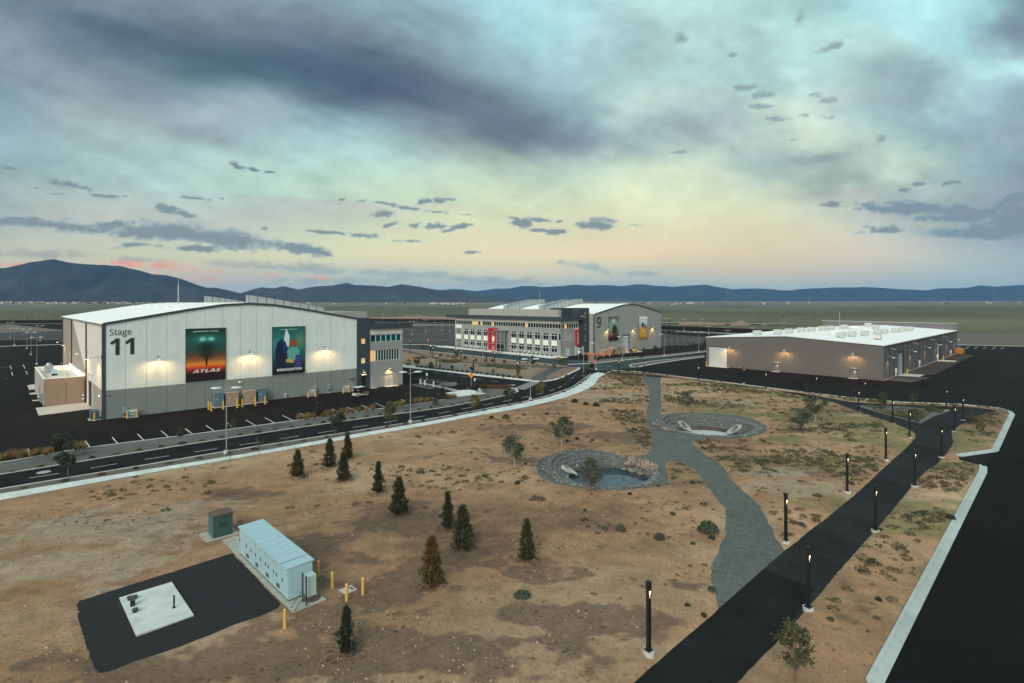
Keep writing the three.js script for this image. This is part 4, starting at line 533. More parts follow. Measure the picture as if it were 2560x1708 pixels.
  windowUnit(B, faceZ, wU, [yb, yt], 6, 1, (c) => c ? M_glassTeal : M_glassDeep);
  windowUnit(B, faceZ, wL, [lb, lt], 11, 1, (c) => c < 2 ? M_litPane : c === 2 ? M_glassTeal : M_glassDeep);
  part(B, 'roof_screen', pbox(43.5, 52, 12.7, 15.9, -29, -13), wall(0.34, 0.35, 0.33)); part(B, 'roof_screen', pbox(36, 43.45, 13.6, 15.9, -60, -54), wall(0.34, 0.35, 0.33));
  const dd = part(B, 'double_door', plate(rectP([48.95,1.42][0], [51.06,1.21][0], 0.1, 2.55), 0.05).translate(0, 0, 0.04), wall(0.4, 0.42, 0.41)); part(dd, 'door_frame', [pbox([48.85,1.43][0] - 0.05, [51.11,1.21][0], 2.57, 2.7, 0, 0.12), pbox([49.98,1.32][0] - 0.02, [49.98,1.32][0] + 0.02, 0.1, 2.55, 0.03, 0.06)], M_grey);
  part(B, 'service_door', plate(rectP([45.57,0.9][0], [46.27,0.83][0], 0.1, 2.5), 0.05).translate(0, 0, 0.04), wall(0.38, 0.4, 0.39));
  part(B, 'doorstep', [pbox([48.85,1.43][0], [51.81,1.14][0], 0, 0.09, 0.02, 1.3), pbox([45.47,1.75][0], [46.93,1.61][0], 0, 0.07, 0.15, 0.8), pbox([40.18,2.26][0], W - 0.1, 0, 0.07, 0.02, 1.2)], M_concrete);
  // annex at the left side
  const x0 = -5.85, z0 = -19.9, z1 = -44.5, ah = 4.75;
  for (const [a, b] of [[x0, x0 + 2.95], [x0 + 3.0, -0.25]]) part(B, 'annex_panel', plate(rectP(a, b, 0.05, ah), 0.2).translate(0, 0, z0), wall(0.3, 0.225, 0.17));
  for (let k = 0; k < 4; k++) { const a = lerp(z1, z0, k / 4) + 0.02, b = lerp(z1, z0, (k + 1) / 4) - 0.02; part(B, 'annex_panel', X(plate(rectP(a, b, 0.05, ah), 0.2)).translate(x0, 0, 0), wall(0.42, 0.4, 0.35)); }
  part(B, 'annex_roof', pbox(x0 + 0.2, -0.1, ah - 0.75, ah - 0.65, z1, z0 - 0.2), mat(0.72, 0.66, 0.58, 0.8)); part(B, 'annex_parapet', [pbox(x0 - 0.06, -0.1, ah + 0.005, ah + 0.08, z0 - 0.3, z0 + 0.05), pbox(x0 - 0.06, x0 + 0.25, ah + 0.005, ah + 0.08, z1, z0 - 0.3), pbox(x0 + 0.25, -0.1, ah - 0.65, ah + 0.08, z1 - 0.2, z1 + 0.05), pbox(-0.4, -0.1, ah - 0.65, ah + 0.5, z1 + 0.05, z0 - 0.3)], M_roof);
  part(B, 'annex_door', X(plate(rectP(-30.5, -29.2, 0.1, 2.5), 0.05)).translate(x0 - 0.03, 0, 0), mat(0.12, 0.07, 0.05, 0.7)); part(B, 'annex_panel_box', cbox(0.35, 1.6, 1.2, 0.03, x0 - 0.2, 0.5, -22.5), M_box);
  for (const y of [1.5, 0.85]) part(B, 'hose_connection', cyl(0.16, 0.18, 0.3, 10).rotateX(Math.PI / 2).translate(-0.5, y, z0 + 0.14), M_frame);
  const un = thing('rooftop_unit', 'grey metal fan unit on the small annex roof beside the Stage 11 wall', 'air handler', [...toW(B, -4.1, -37), 0].length ? [toW(B, -4.1, -37)[0], ah - 0.65, toW(B, -4.1, -37)[1]] : [], TURN, 'rooftop units'); part(un, 'casing', cbox(1.3, 1.5, 1.6, 0.08, 0, 0.1, 0), M_galv); part(un, 'curb', box(1.1, 0.12, 1.4), M_frame); part(un, 'fan_cowl', cyl(0.45, 0.35, 0.4, 12, 0, 1.6, 0), M_galv);
  const ub = thing('rooftop_unit', 'small pale blue unit on the annex roof beside the Stage 11 wall', 'air handler', [toW(B, -3.6, -32)[0], ah - 0.65, toW(B, -3.6, -32)[1]], TURN, 'rooftop units'); part(ub, 'casing', cbox(0.9, 0.75, 1.1, 0.05, 0, 0.35, 0), mat(0.4, 0.6, 0.72, 0.5)); part(ub, 'curb', box(0.8, 0.35, 1), M_black);
  oneMesh('roof_vent_pipe', cyl(0.09, 0.09, 0.7, 8), M_galv, 'short dark vent pipe on the annex roof', 'vent', [toW(B, -2, -28)[0], ah - 0.65, toW(B, -2, -28)[1]]);
  structure('concrete_apron', slabOf([[-81.29,-94.3], [-76.85,-99.82], [-71.08,-93.87], [-75.37,-88.03]], 0.002, 0.06), M_concrete);
  for (const P of [[[-105.37,-120.13], [-105.12,-121.93], [-98.99,-115.02], [-99.55,-113.95]], [[-95.91,-109.84], [-95.42,-111.35], [-93.05,-108.86], [-94.38,-108.18]], [[-91.52,-106.49], [-91.26,-107.23], [-88.96,-104.66], [-89.18,-103.94]], [[-88.46,-101.86], [-87.41,-102.72], [-86.36,-101.6], [-87.55,-100.93]], [[-65.42,-85.56], [-64.74,-86.16], [-63.55,-84.66], [-64.46,-84.55]]]) structure('concrete_apron', slabOf(P, 0.003, 0.05), M_concrete);
  // lamps
  [[[7.16,8.89], 'near the Stage 11 lettering'], [[21.35,8.91], 'between the two film posters'], [[35.46,8.93], 'right of the green film poster']].forEach(([p, w]) => wallLamp(B, p[0], p[1], 0.02, 'z', 'lit wall lamp on the white wall ' + w, 19, true, 1.15, 1.34, true));
  wallLamp(B, [43.86,3.49][0], [43.86,3.49][1], 0.14, 'z', 'lit lamp above the black door of the dark stair tower', 7, true, 0.45, 1.1);
  wallLamp(B, [50.02,3.74][0], [50.02,3.74][1], 0.02, 'z', 'lit lamp above the grey double door beside the golf cart', 24, true, 0.5, 1.05);
  [[-4.5, 9.0], [-17.2, 9.0]].forEach(([z, y], k) => wallLamp(B, -0.12, y, z, 'x', 'lit arm lamp on the cream side wall, ' + ['nearest the corner trim', 'beside the first dark downspout'][k], 30, true, 1.5, 1.15));
  [[-44.8, 8.9], [-58, 8.9]].forEach(([z, y], k) => wallLamp(B, -0.12, y, z, 'x', 'lit arm lamp on the far taupe side wall, ' + ['just past the downspout', 'at the back corner'][k], 26, true, 1.2, 1.1));
  // things standing along the wall
  const cab = (px, w, h, d, m, label, grp) => { const q = toW(B, px, 0.9); const t = thing('transformer', label, 'transformer', [q[0], 0, q[1]], TURN, grp); part(t, 'pad', box(w + 0.5, 0.12, d + 0.4), M_concrete); part(t, 'cabinet', cbox(w, h, d, 0.05, 0, 0.12, 0), m); part(t, 'door', [box2(-w / 2 + 0.06, -0.02, 0.25, h, d / 2, d / 2 + 0.03), box2(0.02, w / 2 - 0.06, 0.25, h, d / 2, d / 2 + 0.03)], m); part(t, 'lid', box(w + 0.1, 0.07, d + 0.1, 0, h + 0.125, 0), m); part(t, 'warning_label', box2(-w * 0.3, -w * 0.3 + 0.18, h * 0.62, h * 0.62 + 0.2, d / 2 + 0.032, d / 2 + 0.04), M_frame); return t; };
  const M_blueCab = mat(0.11, 0.185, 0.225, 0.5), M_tanCab = mat(0.37, 0.27, 0.19, 0.6);
  const tx = [[16.01,-0.28][0], [18.07,-0.2][0], [21.05,-0.22][0], [23.09,-0.11][0]];
  cab(tx[0], 1.45, 2.2, 1.3, M_blueCab, 'blue-grey electrical cabinet left of the tan boxes by the grey wall', 'electrical cabinets along the wall'); cab(tx[1], 1.95, 2.1, 1.5, M_tanCab, 'tan transformer box behind the lamp post, left of the pair', 'electrical cabinets along the wall'); cab(tx[2], 1.9, 2.1, 1.5, M_tanCab, 'tan transformer box by the right blue-grey cabinet', 'electrical cabinets along the wall'); cab(tx[3], 1.35, 2.3, 1.2, M_blueCab, 'blue-grey electrical cabinet right of the two tan boxes', 'electrical cabinets along the wall');
  bollards([[-51.23,-93.33], [-50.11,-92.09], [-48.86,-93.52], [-47.12,-94.79], [-46.64,-95.59], [-45.05,-97.02], [-43.88,-98.28]], '# yellow bollard from the left by the cabinets under the posters', 1.35);
  const tap = (px, label) => { const q = toW(B, px, 0.75), t = thing('power_tap', label, 'power box', [q[0], 0, q[1]], TURN, 'low power boxes along the wall'); part(t, 'pad', box(1.5, 0.1, 0.9), M_concrete); part(t, 'cabinet', cbox(1.2, 1.15, 0.6, 0.04, 0, 0.1, 0), M_box); part(t, 'flap', [box2(-0.45, 0.45, 0.85, 1.1, 0.3, 0.42), box2(-0.35, 0.35, 0.45, 0.62, 0.3, 0.4)], M_frame); };
  tap([3.63,0.39][0], 'low grey power box under the Stage 11 numerals'); tap([32.74,0.25][0], 'low grey power box right of the film posters'); tap([39.83,0.26][0], 'low grey power box by the wall door near the golf cart');
  bollards([[-59.93,-86.06], [-59.1,-87.09]], '# yellow bollard from the left under the Stage 11 numerals', 1.1);
  bollards([[-38.78,-104.99], [-37.71,-106.09], [-33.67,-110.09], [-32.83,-111.3]], '# yellow bollard from the left right of the posters', 1.15);
  bollards([[-63.68,-84.27], [-64.22,-84.82]], '# yellow bollard beside the blue box at the near corner', 1.2);
  const q = toW(B, -0.95, -1.2), cb = thing('utility_box', 'dark blue utility box at the near corner of the Stage 11 building', 'utility box', [q[0], 0, q[1]], TURN); part(cb, 'cabinet', cbox(1.1, 1.35, 1.5, 0.05, 0, 0.1, 0), mat(0.06, 0.12, 0.16, 0.5)); part(cb, 'pad', box(1.5, 0.1, 1.9), M_concrete);
  // film posters: printed sheets on shallow frames, abstract colour fields and their titles
  globalThis.hang = (Bd, [xa, xb], [ya, yb], z, draw, label) => {
    const w = xb - xa, h = yb - ya, c = document.createElement('canvas'); c.width = 512; c.height = Math.round(512 * h / w); draw(c.getContext('2d'), c.width, c.height);
    const t = new THREE.CanvasTexture(c); t.colorSpace = THREE.SRGBColorSpace; const p = new THREE.Vector3(xa, ya, z).applyEuler(Bd.rotation).add(Bd.position);
    const o = thing('film_poster', label, 'poster', [p.x, p.y, p.z], TURN, 'film posters on the stage walls');
    part(o, 'frame', [box2(-0.06, w + 0.06, -0.06, 0, 0, 0.14), box2(-0.06, w + 0.06, h, h + 0.06, 0, 0.14), box2(-0.06, 0, 0, h, 0, 0.14), box2(w, w + 0.06, 0, h, 0, 0.14)], M_trim);
    const g = new THREE.PlaneGeometry(w, h).translate(w / 2, h / 2, 0.1); part(o, 'print', g, new THREE.MeshStandardMaterial({ map: t, roughness: 0.55 }));
  };
  const grad = (x, w, h, stops) => { const g = x.createLinearGradient(0, 0, 0, h); stops.forEach(([t, c]) => g.addColorStop(t, c)); x.fillStyle = g; x.fillRect(0, 0, w, h); };
  const blob = (x, cx, cy, rx, ry, c, a = 1, soft = 0) => { x.save(); x.translate(cx, cy); x.scale(rx, ry); const g = x.createRadialGradient(0, 0, 0, 0, 0, 1); g.addColorStop(0, c); g.addColorStop(1 - soft, c); g.addColorStop(1, c.length === 7 ? c + '00' : c); x.globalAlpha = a; x.fillStyle = g; x.beginPath(); x.arc(0, 0, 1, 0, 7); x.fill(); x.restore(); x.globalAlpha = 1; };
  globalThis.inkBlob = blob; globalThis.inkGrad = grad;
  const word = (x, s, cx, cy, size, c, wide, f = 'bold') => { x.font = f + ' ' + Math.round(size) + 'px sans-serif'; x.fillStyle = c; x.textAlign = 'center'; const m = x.measureText(s).width || 1; x.save(); x.translate(cx, cy); if (wide) x.scale(wide / m, 1); x.fillText(s, 0, 0); x.restore(); };
  globalThis.inkWord = word;
  hang(B, [[11.23,68.8][0], [17.35,71.12][0]], [[11.23,4.64][1], [11.23,13.57][1]], 0.02, (x, w, h) => {
    grad(x, w, h, [[0, '#0e302b'], [0.2, '#1b5f54'], [0.38, '#1d4f4a'], [0.5, '#50462e'], [0.6, '#a0622a'], [0.68, '#f0922c'], [0.72, '#ee6222'], [0.78, '#98281a'], [0.86, '#241213'], [1, '#170f11']]);
    blob(x, w * 0.5, h * 0.2, w * 0.4, h * 0.12, '#2fa08a', 0.75, 0.95); blob(x, w * 0.41, h * 0.2, w * 0.12, h * 0.06, '#bff4ff', 0.9, 0.95); blob(x, w * 0.63, h * 0.2, w * 0.12, h * 0.06, '#bff4ff', 0.9, 0.95);
    blob(x, w * 0.52, h * 0.36, w * 0.3, h * 0.14, '#0d1a1c', 0.85, 0.85); blob(x, w * 0.52, h * 0.5, w * 0.24, h * 0.13, '#120f10', 0.7, 0.9);
    x.fillStyle = '#1a0f0c'; x.beginPath(); x.arc(w * 0.51, h * 0.535, w * 0.024, 0, 7); x.fill(); x.beginPath(); x.moveTo(w * 0.47, h * 0.555); x.lineTo(w * 0.55, h * 0.555); x.lineTo(w * 0.535, h * 0.64); x.lineTo(w * 0.525, h * 0.72); x.lineTo(w * 0.495, h * 0.72); x.lineTo(w * 0.485, h * 0.64); x.closePath(); x.fill();
    word(x, 'JENNIFER LOPEZ', w * 0.5, h * 0.062, h * 0.03, '#dfe8e4', w * 0.64); word(x, 'ATLAS', w * 0.5, h * 0.845, h * 0.085, '#8e1a14', w * 0.7, 'italic bold'); word(x, 'ATLAS', w * 0.505, h * 0.838, h * 0.085, '#e9e2da', w * 0.69, 'italic bold');
  }, 'dark teal and orange film poster titled ATLAS on the white wall');
  hang(B, [[25.41,74.16][0], [31.48,76.45][0]], [[25.41,4.61][1], [25.41,13.44][1]], 0.02, (x, w, h) => {
    grad(x, w, h, [[0, '#155a54'], [0.3, '#23807a'], [0.6, '#1a5f5a'], [0.85, '#0f2c2e'], [1, '#0c1618']]);
    const poly = (c, P) => { x.fillStyle = c; x.beginPath(); P.forEach(([u, v], k) => (k ? x.lineTo(u * w, v * h) : x.moveTo(u * w, v * h))); x.closePath(); x.fill(); };
    blob(x, w * 0.85, h * 0.3, w * 0.2, h * 0.25, '#a08c48', 0.6, 0.95); blob(x, w * 0.1, h * 0.45, w * 0.16, h * 0.3, '#3aa098', 0.5, 0.95); poly('#d5e6ea', [[0.42, 0.03], [0.52, 0.2], [0.5, 0.42], [0.34, 0.42], [0.36, 0.2]]);
    poly('#101c42', [[0.1, 0.86], [0.08, 0.5], [0.14, 0.33], [0.27, 0.25], [0.4, 0.32], [0.46, 0.46], [0.42, 0.86]]); poly('#1b3268', [[0.27, 0.25], [0.4, 0.32], [0.44, 0.5], [0.36, 0.6], [0.3, 0.42]]); blob(x, w * 0.63, h * 0.35, w * 0.13, h * 0.1, '#9c4a26', 1, 0.35); poly('#5fa79d', [[0.44, 0.52], [0.5, 0.44], [0.76, 0.44], [0.84, 0.52], [0.8, 0.72], [0.48, 0.72]]); poly('#3d3a8c', [[0.72, 0.6], [0.86, 0.62], [0.88, 0.86], [0.66, 0.86]]); poly('#c0a858', [[0.42, 0.68], [0.66, 0.7], [0.64, 0.78], [0.4, 0.75]]);
    word(x, 'EVEN A WALLFLOWER CAN BLOOM', w * 0.5, h * 0.062, h * 0.022, '#dde8e6', w * 0.52); word(x, 'BRIDGERTON', w * 0.52, h * 0.935, h * 0.07, '#f2f2ee', w * 0.78);
  }, 'teal film poster titled BRIDGERTON on the white wall');
}
// ================================================================== the far soundstage with its office front
{
  const B = thing('soundstage', 'grey soundstage marked 9 with glazed office front and red entrance frame', 'building', [[28.80,-192.00][0], 0, [28.80,-192.00][1]], TURN);
  const W = 42.8, L = 64, eave = 14.1, ridge = 17.45, xo = -14.7, ze = -2.45, zb = -60;
  part(B, 'stage_wall', plate([[0, 0], [W, 0], ...archX(W).reverse().map((x) => [x, archY(x, W, eave, ridge) - 0.1])], 0.4), M_mid);
  part(B, 'stage_wall', [pbox(0, 0.4, 0, eave, -L, -0.4)], wall(0.36, 0.35, 0.31)); part(B, 'stage_wall', [pbox(W - 0.4, W, 0, eave, -L, -0.4), pbox(0.4, W - 0.4, 0, eave, -L, -L + 0.4)], M_mid);
  stageRoof(B, W, L, eave, ridge, 0.3);
  part(B, 'downspout', box2(-0.25, 0, 0, eave - 0.2, -0.5, -0.1), M_trim);
  for (const [z, a, b] of [[-24, 2, 21.5], [-29.5, 4, 19], [-45, 2, 21.5], [-50, 4, 20]]) roofDuct(B, a, b, z, W, eave, ridge, 1.7, 2.2);
  part(B, 'antenna_mast', rod([10, 16, -36], [10, 22.5, -36], 0.09, 6), M_galv);
  const e9 = [0.72,12.5], e10 = [0.72,9.22]; part(B, 'lettering', textGeo('Stage', 0.85, font).translate(e9[0] + 0.4, e9[1] - 0.1, 0.02), mat(0.16, 0.18, 0.18, 0.6), 'faint lettering reading Stage'); part(B, 'lettering', textGeo('9', 3.9, fontB).translate(e10[0], e10[1] - 0.05, 0.02), mat(0.045, 0.06, 0.07, 0.6), 'large dark numeral 9');
  const bd = part(B, 'scene_dock_door', plate(rectP([16.75,129.49][0], [20.06,130.74][0], 0.05, 5.9), 0.06).translate(0, 0, 0.05), wall(0.42, 0.46, 0.46)); part(bd, 'door_frame', [pbox([16.13,129.25][0], [20.83,131.03][0], 5.95, 6.25, 0, 0.25), pbox([20.06,130.74][0], [20.06,130.74][0] + 0.3, 0, 5.95, 0, 0.2)], M_trim);
  part(B, 'service_door', plate(rectP(1.2, 2.4, 0.1, 3), 0.05).translate(0, 0, 0.05), wall(0.4, 0.43, 0.42));
  // office
  const X = (g) => faceX(g, xo), S = (p) => p;
  const rowsY = { t: [9.36, 10.82], m: [[-2.42,5.38][1], [-2.42,7.64][1]], l: [[-2.42,1.26][1], [-2.42,3.38][1]] };
  const cols = [[[-54.18,17.52][0], [-51.54,17.52][0]], [[-50.2,17.53][0], [-47.67,17.53][0]], [[-46.25,17.53][0], [-43.67,17.54][0]], [[-42.29,17.54][0], [-39.82,17.54][0]], [[-37.24,17.55][0], [-35.85,17.55][0]], [[-26.74,17.56][0], [-24.14,17.57][0]], [[-22.75,17.57][0], [-20.16,17.57][0]], [[-18.77,17.58][0], [-16.2,17.58][0]], [[-14.85,17.58][0], [-12.29,17.59][0]], [[-10.9,17.59][0], [-8.33,17.59][0]], [[-6.98,17.59][0], [-4.43,17.6][0]]];
  const first = [[-59.28,17.51][0], [-56.03,17.52][0]], last = [[-3.83,17.6][0], [-2.66,17.6][0]], wt = [zb + 0.4, ze - 0.35];
  const holes = [...cols.flatMap(([a, b]) => [[a, b, ...rowsY.m], [a, b, ...rowsY.l]]), [first[0], first[1], ...rowsY.m], [first[0], first[1], 0.4, rowsY.l[1]], [last[0], last[1], ...rowsY.m], [wt[0], wt[1], ...rowsY.t]];
  part(B, 'office_wall', X(plate(rectP(zb, ze, 0, 10.95), 0.35, holes)), M_mid, 'grey office front with three rows of windows');
  part(B, 'office_wall', X(plate(rectP(zb, ze, 10.97, 12.05), 0.35)), M_cream); 
  part(B, 'office_core', pbox(xo + 0.9, -0.1, 0, 12.05, zb, ze - 0.9), M_inside);
  for (const [a, b] of [...cols, [first[0] - 0.1, first[1] + 0.1]]) part(B, 'spandrel_panel', X(plate(rectP(a + 0.06, b - 0.06, rowsY.l[1] + 0.12, rowsY.m[0] - 0.12), 0.04).translate(0, 0, 0.035)), mat(0.78, 0.79, 0.72, 0.7));
  part(B, 'spandrel_panel', X(plate(rectP(zb + 0.1, first[1] + 0.3, rowsY.m[1] + 0.15, rowsY.t[0] - 0.15), 0.04).translate(0, 0, 0.035)), mat(0.78, 0.79, 0.72, 0.7));
  const r = rng(21), lits = new Set([8, 9, 10, 12]);
  windowUnit(B, X, wt, rowsY.t, 44, 1, (c) => lits.has(c) ? M_litPale : c === 17 || c === 31 ? M_litPane : r() < 0.22 ? M_glassDeep : M_glass, 0.2, 0.09);
  const shades = (s0, s1, y) => part(B, 'sunshade', X(pbox(s0 - 0.55, s1 + 0.25, y, y + 0.09, 0, 0.75)), M_frame);
  for (const [a, b] of cols) for (const y of [rowsY.m, rowsY.l]) { const h = y[1] - y[0]; windowUnit(B, X, [a, b], [y[0], y[0] + h * 0.66], 2, 1, () => r() < 0.2 ? M_glassDeep : M_glass, 0.2, 0.08); windowUnit(B, X, [a, b], [y[0] + h * 0.66 + 0.08, y[1]], 2, 1, M_glass, 0.2, 0.08); shades(a, b, y[0] + h * 0.66 + 0.02); }
  windowUnit(B, X, first, rowsY.m, 4, 1, M_glassDeep, 0.2, 0.1); windowUnit(B, X, first, [0.4, rowsY.l[1]], 4, 2, M_glass, 0.2, 0.1); windowUnit(B, X, last, rowsY.m, 1, 1, M_glass, 0.2, 0.1);
  // gable end of the office
  const Z = (g) => faceZ(g, ze), we = [xo + 0.35, -6.15], wm = [[-14.55,118.65][0] + 0.2, [-10.39,120.22][0]];
  part(B, 'office_wall', Z(plate(rectP(xo, -5.92, 0, 10.95), 0.35, [[we[0], we[1], ...rowsY.t], [wm[0], wm[1], ...rowsY.m]])), M_mid); part(B, 'office_wall', Z(plate(rectP(xo, -5.92, 10.97, 12.05), 0.35)), M_cream);
  windowUnit(B, Z, we, rowsY.t, 7, 1, (c) => c === 1 ? M_litPane : c === 5 ? M_glassDeep : M_glass, 0.2, 0.09); windowUnit(B, Z, wm, rowsY.m, 7, 1, M_glass, 0.2, 0.08);
  part(B, 'wall_panel', Z(plate(rectP(-7.7, -5.95, 0, 9.3), 0.04).translate(0, 0, 0.03)), M_cream);
  part(B, 'roll_door', Z(plate(rectP([-12.55,119.41][0], [-10.49,120.18][0], 0.05, 2.6), 0.05).translate(0, 0, 0.04)), wall(0.5, 0.56, 0.57)); part(B, 'service_door', Z(plate(rectP(-7.2, -6.2, 0.05, 3.1), 0.05).translate(0, 0, 0.06)), mat(0.3, 0.32, 0.33, 0.6));
  part(B, 'tower', pbox(-5.9, -0.02, 0, 16.18, -8.1, ze - 0.03), M_dark); part(B, 'tower', pbox(-10.8, -5.95, 12.6, 16.18, -11, -5.5), M_dark);
  for (const y of [803.5, 818, 847]) { const p = y === 803.5 ? [-2.4,13.62] : y === 818 ? [-2.4,9.59] : [-2.4,5.63]; windowUnit(B, Z, [p[0] - 0.45, p[0] + 0.35], [p[1] - 0.75, p[1] + 0.75], 1, 1, M_glassDeep, -0.03, 0.14); }
  part(B, 'service_door', Z(plate(rectP(-4.2, -3, 0.05, 3), 0.05).translate(0, 0, 0.04)), mat(0.4, 0.44, 0.46, 0.6));
  part(B, 'fascia', [pbox(xo - 1.3, xo + 0.6, 12.08, 13.22, zb - 4.5, ze + 1.2), pbox(xo + 0.6, -4.6, 12.08, 13.22, ze - 0.6, ze + 1.2), pbox(xo + 0.6, -0.2, 12.08, 12.4, zb - 4.5, ze - 0.6)], M_dark);
  part(B, 'roof_screen', pbox(xo + 2.2, -6.2, 12.42, 15.6, -54, -6), wall(0.38, 0.39, 0.35));
  // red entrance frame and glazed porch
  const fa = -38.55, fb = -34.0, fh = 8.5;
  const red = part(B, 'entrance_frame', [box2(xo - 0.9, xo - 0.02, 0.02, fh, fa, fa + 1.1), box2(xo - 0.9, xo - 0.02, 0.02, fh, fb - 0.95, fb), box2(xo - 0.9, xo - 0.02, fh - 0.7, fh + 0.01, fa + 1.1, fb - 0.95), box2(xo - 0.9, xo - 0.02, 0.02, 0.5, fa + 1.1, fb - 0.95)], M_red, 'bright red rectangular entrance frame');
  part(B, 'porch', [box2(xo - 2.3, xo - 0.02, fh - 0.75, fh - 0.5, fb, -27.9), ...[-32.4, -30.2, -28.1].flatMap((z) => [rod([xo - 2.2, 0, z], [xo - 2.2, fh - 0.75, z], 0.12)]), ...[1.0, 2.9, 4.1, 5.3, 6.4].map((y) => box2(xo - 2.25, xo - 2.15, y, y + 0.1, -32.4, -28.1))], M_galv); part(B, 'porch_screen', box2(xo - 2.14, xo - 2.1, 3.2, 7.4, -32.2, -28.3), mat(0.2, 0.21, 0.2, 0.3, { metalness: 0.5 })); part(B, 'entrance_door', box2(xo - 2.13, xo - 2.09, 0.1, 2.8, -32.2, -28.3), M_glass);
  part(B, 'red_bracket', [box2(-7.75, -7.2, 3.5, 8.85, ze + 0.04, ze + 0.6), box2(-7.2, -5.6, 8.5, 8.85, ze + 0.04, ze + 0.6), box2(-7.2, -5.6, 3.5, 3.85, ze + 0.04, ze + 0.6), ...Array.from({ length: 14 }, (_, k) => box2(-5.6, -5.4, 3.6 + k * 0.37, 3.8 + k * 0.37, ze + 0.3, ze + 0.6))], M_red, 'red metal frame with louvres on the office end wall');
  part(B, 'flood_light', cbox(0.5, 0.2, 0.7, 0.03, -5.6, 13.25, ze + 1.4), M_frame);
  // forecourt
  const w0 = toW(B, xo - 0.05, zb - 6), w1 = toW(B, xo - 0.05, ze + 3), w2 = toW(B, xo - 6.5, ze + 1), w3 = toW(B, xo - 5.5, zb - 6);
  structure('sidewalk', slabOf([w0, w3, w2, w1], 0.0, 0.14), concrete([0.78, 0.82, 0.78], 4));
  structure('planting_bed', slabOf([toW(B, xo - 4, -33), toW(B, xo - 6, -31.5), toW(B, xo - 5.6, -26), toW(B, xo - 3.7, -27)], 0.1, 0.16), M_rock);
  structure('concrete_apron', slabOf([toW(B, 13, 0.1), toW(B, 25, 0.1), toW(B, 22, 5.5), toW(B, 12.5, 5)], 0.005, 0.08), M_concrete);
  // lamps on the gable
  [[[6.68,8.47], 'left of the first film poster', 24], [[23.17,8.29], 'between the two film posters', 24], [[36.16,8.35], 'at the right end', 24]].forEach(([p, w, k]) => wallLamp(B, p[0], p[1], 0.02, 'z', 'lit lamp on the gable marked 9, ' + w, k, true, 0.7, 1.05));
  hang(B, [[7.74,126.09][0], [13.65,128.32][0]], [[10.6,4.37][1], [10.6,12.95][1]], 0.02, (x, w, h) => {
    inkGrad(x, w, h, [[0, '#4f5a50'], [0.3, '#7fa39b'], [0.6, '#7d8a78'], [0.85, '#3a1d18'], [1, '#281412']]); inkBlob(x, w * 0.5, h * 0.16, w * 0.26, h * 0.1, '#e4ece6', 0.9, 0.5); inkBlob(x, w * 0.62, h * 0.55, w * 0.32, h * 0.24, '#231a19', 0.9, 0.4); inkBlob(x, w * 0.25, h * 0.75, w * 0.25, h * 0.12, '#9c7a58', 0.7, 0.7); inkWord(x, 'REBEL', w * 0.5, h * 0.14, h * 0.05, '#2b3330', w * 0.4); inkWord(x, 'MOON', w * 0.5, h * 0.19, h * 0.05, '#2b3330', w * 0.4);
  }, 'dark green and brown film poster on the grey gable');
  hang(B, [[26.89,133.31][0], [32.64,135.48][0]], [[29.6,4.17][1], [29.6,12.77][1]], 0.02, (x, w, h) => {
    inkGrad(x, w, h, [[0, '#e6e8df'], [0.18, '#dfe2d6'], [0.35, '#9fc4c2'], [0.6, '#c98a4a'], [0.85, '#c79a35'], [1, '#9c6f22']]); inkBlob(x, w * 0.45, h * 0.38, w * 0.18, h * 0.13, '#26303a', 0.9, 0.4); inkBlob(x, w * 0.72, h * 0.48, w * 0.17, h * 0.14, '#b03a2c', 0.85, 0.5); inkBlob(x, w * 0.5, h * 0.66, w * 0.34, h * 0.12, '#e0b64c', 0.8, 0.6); inkWord(x, 'UNFROSTED', w * 0.5, h * 0.175, h * 0.06, '#b3302a', w * 0.84);
  }, 'bright cream and yellow film poster titled UNFROSTED on the grey gable');
}
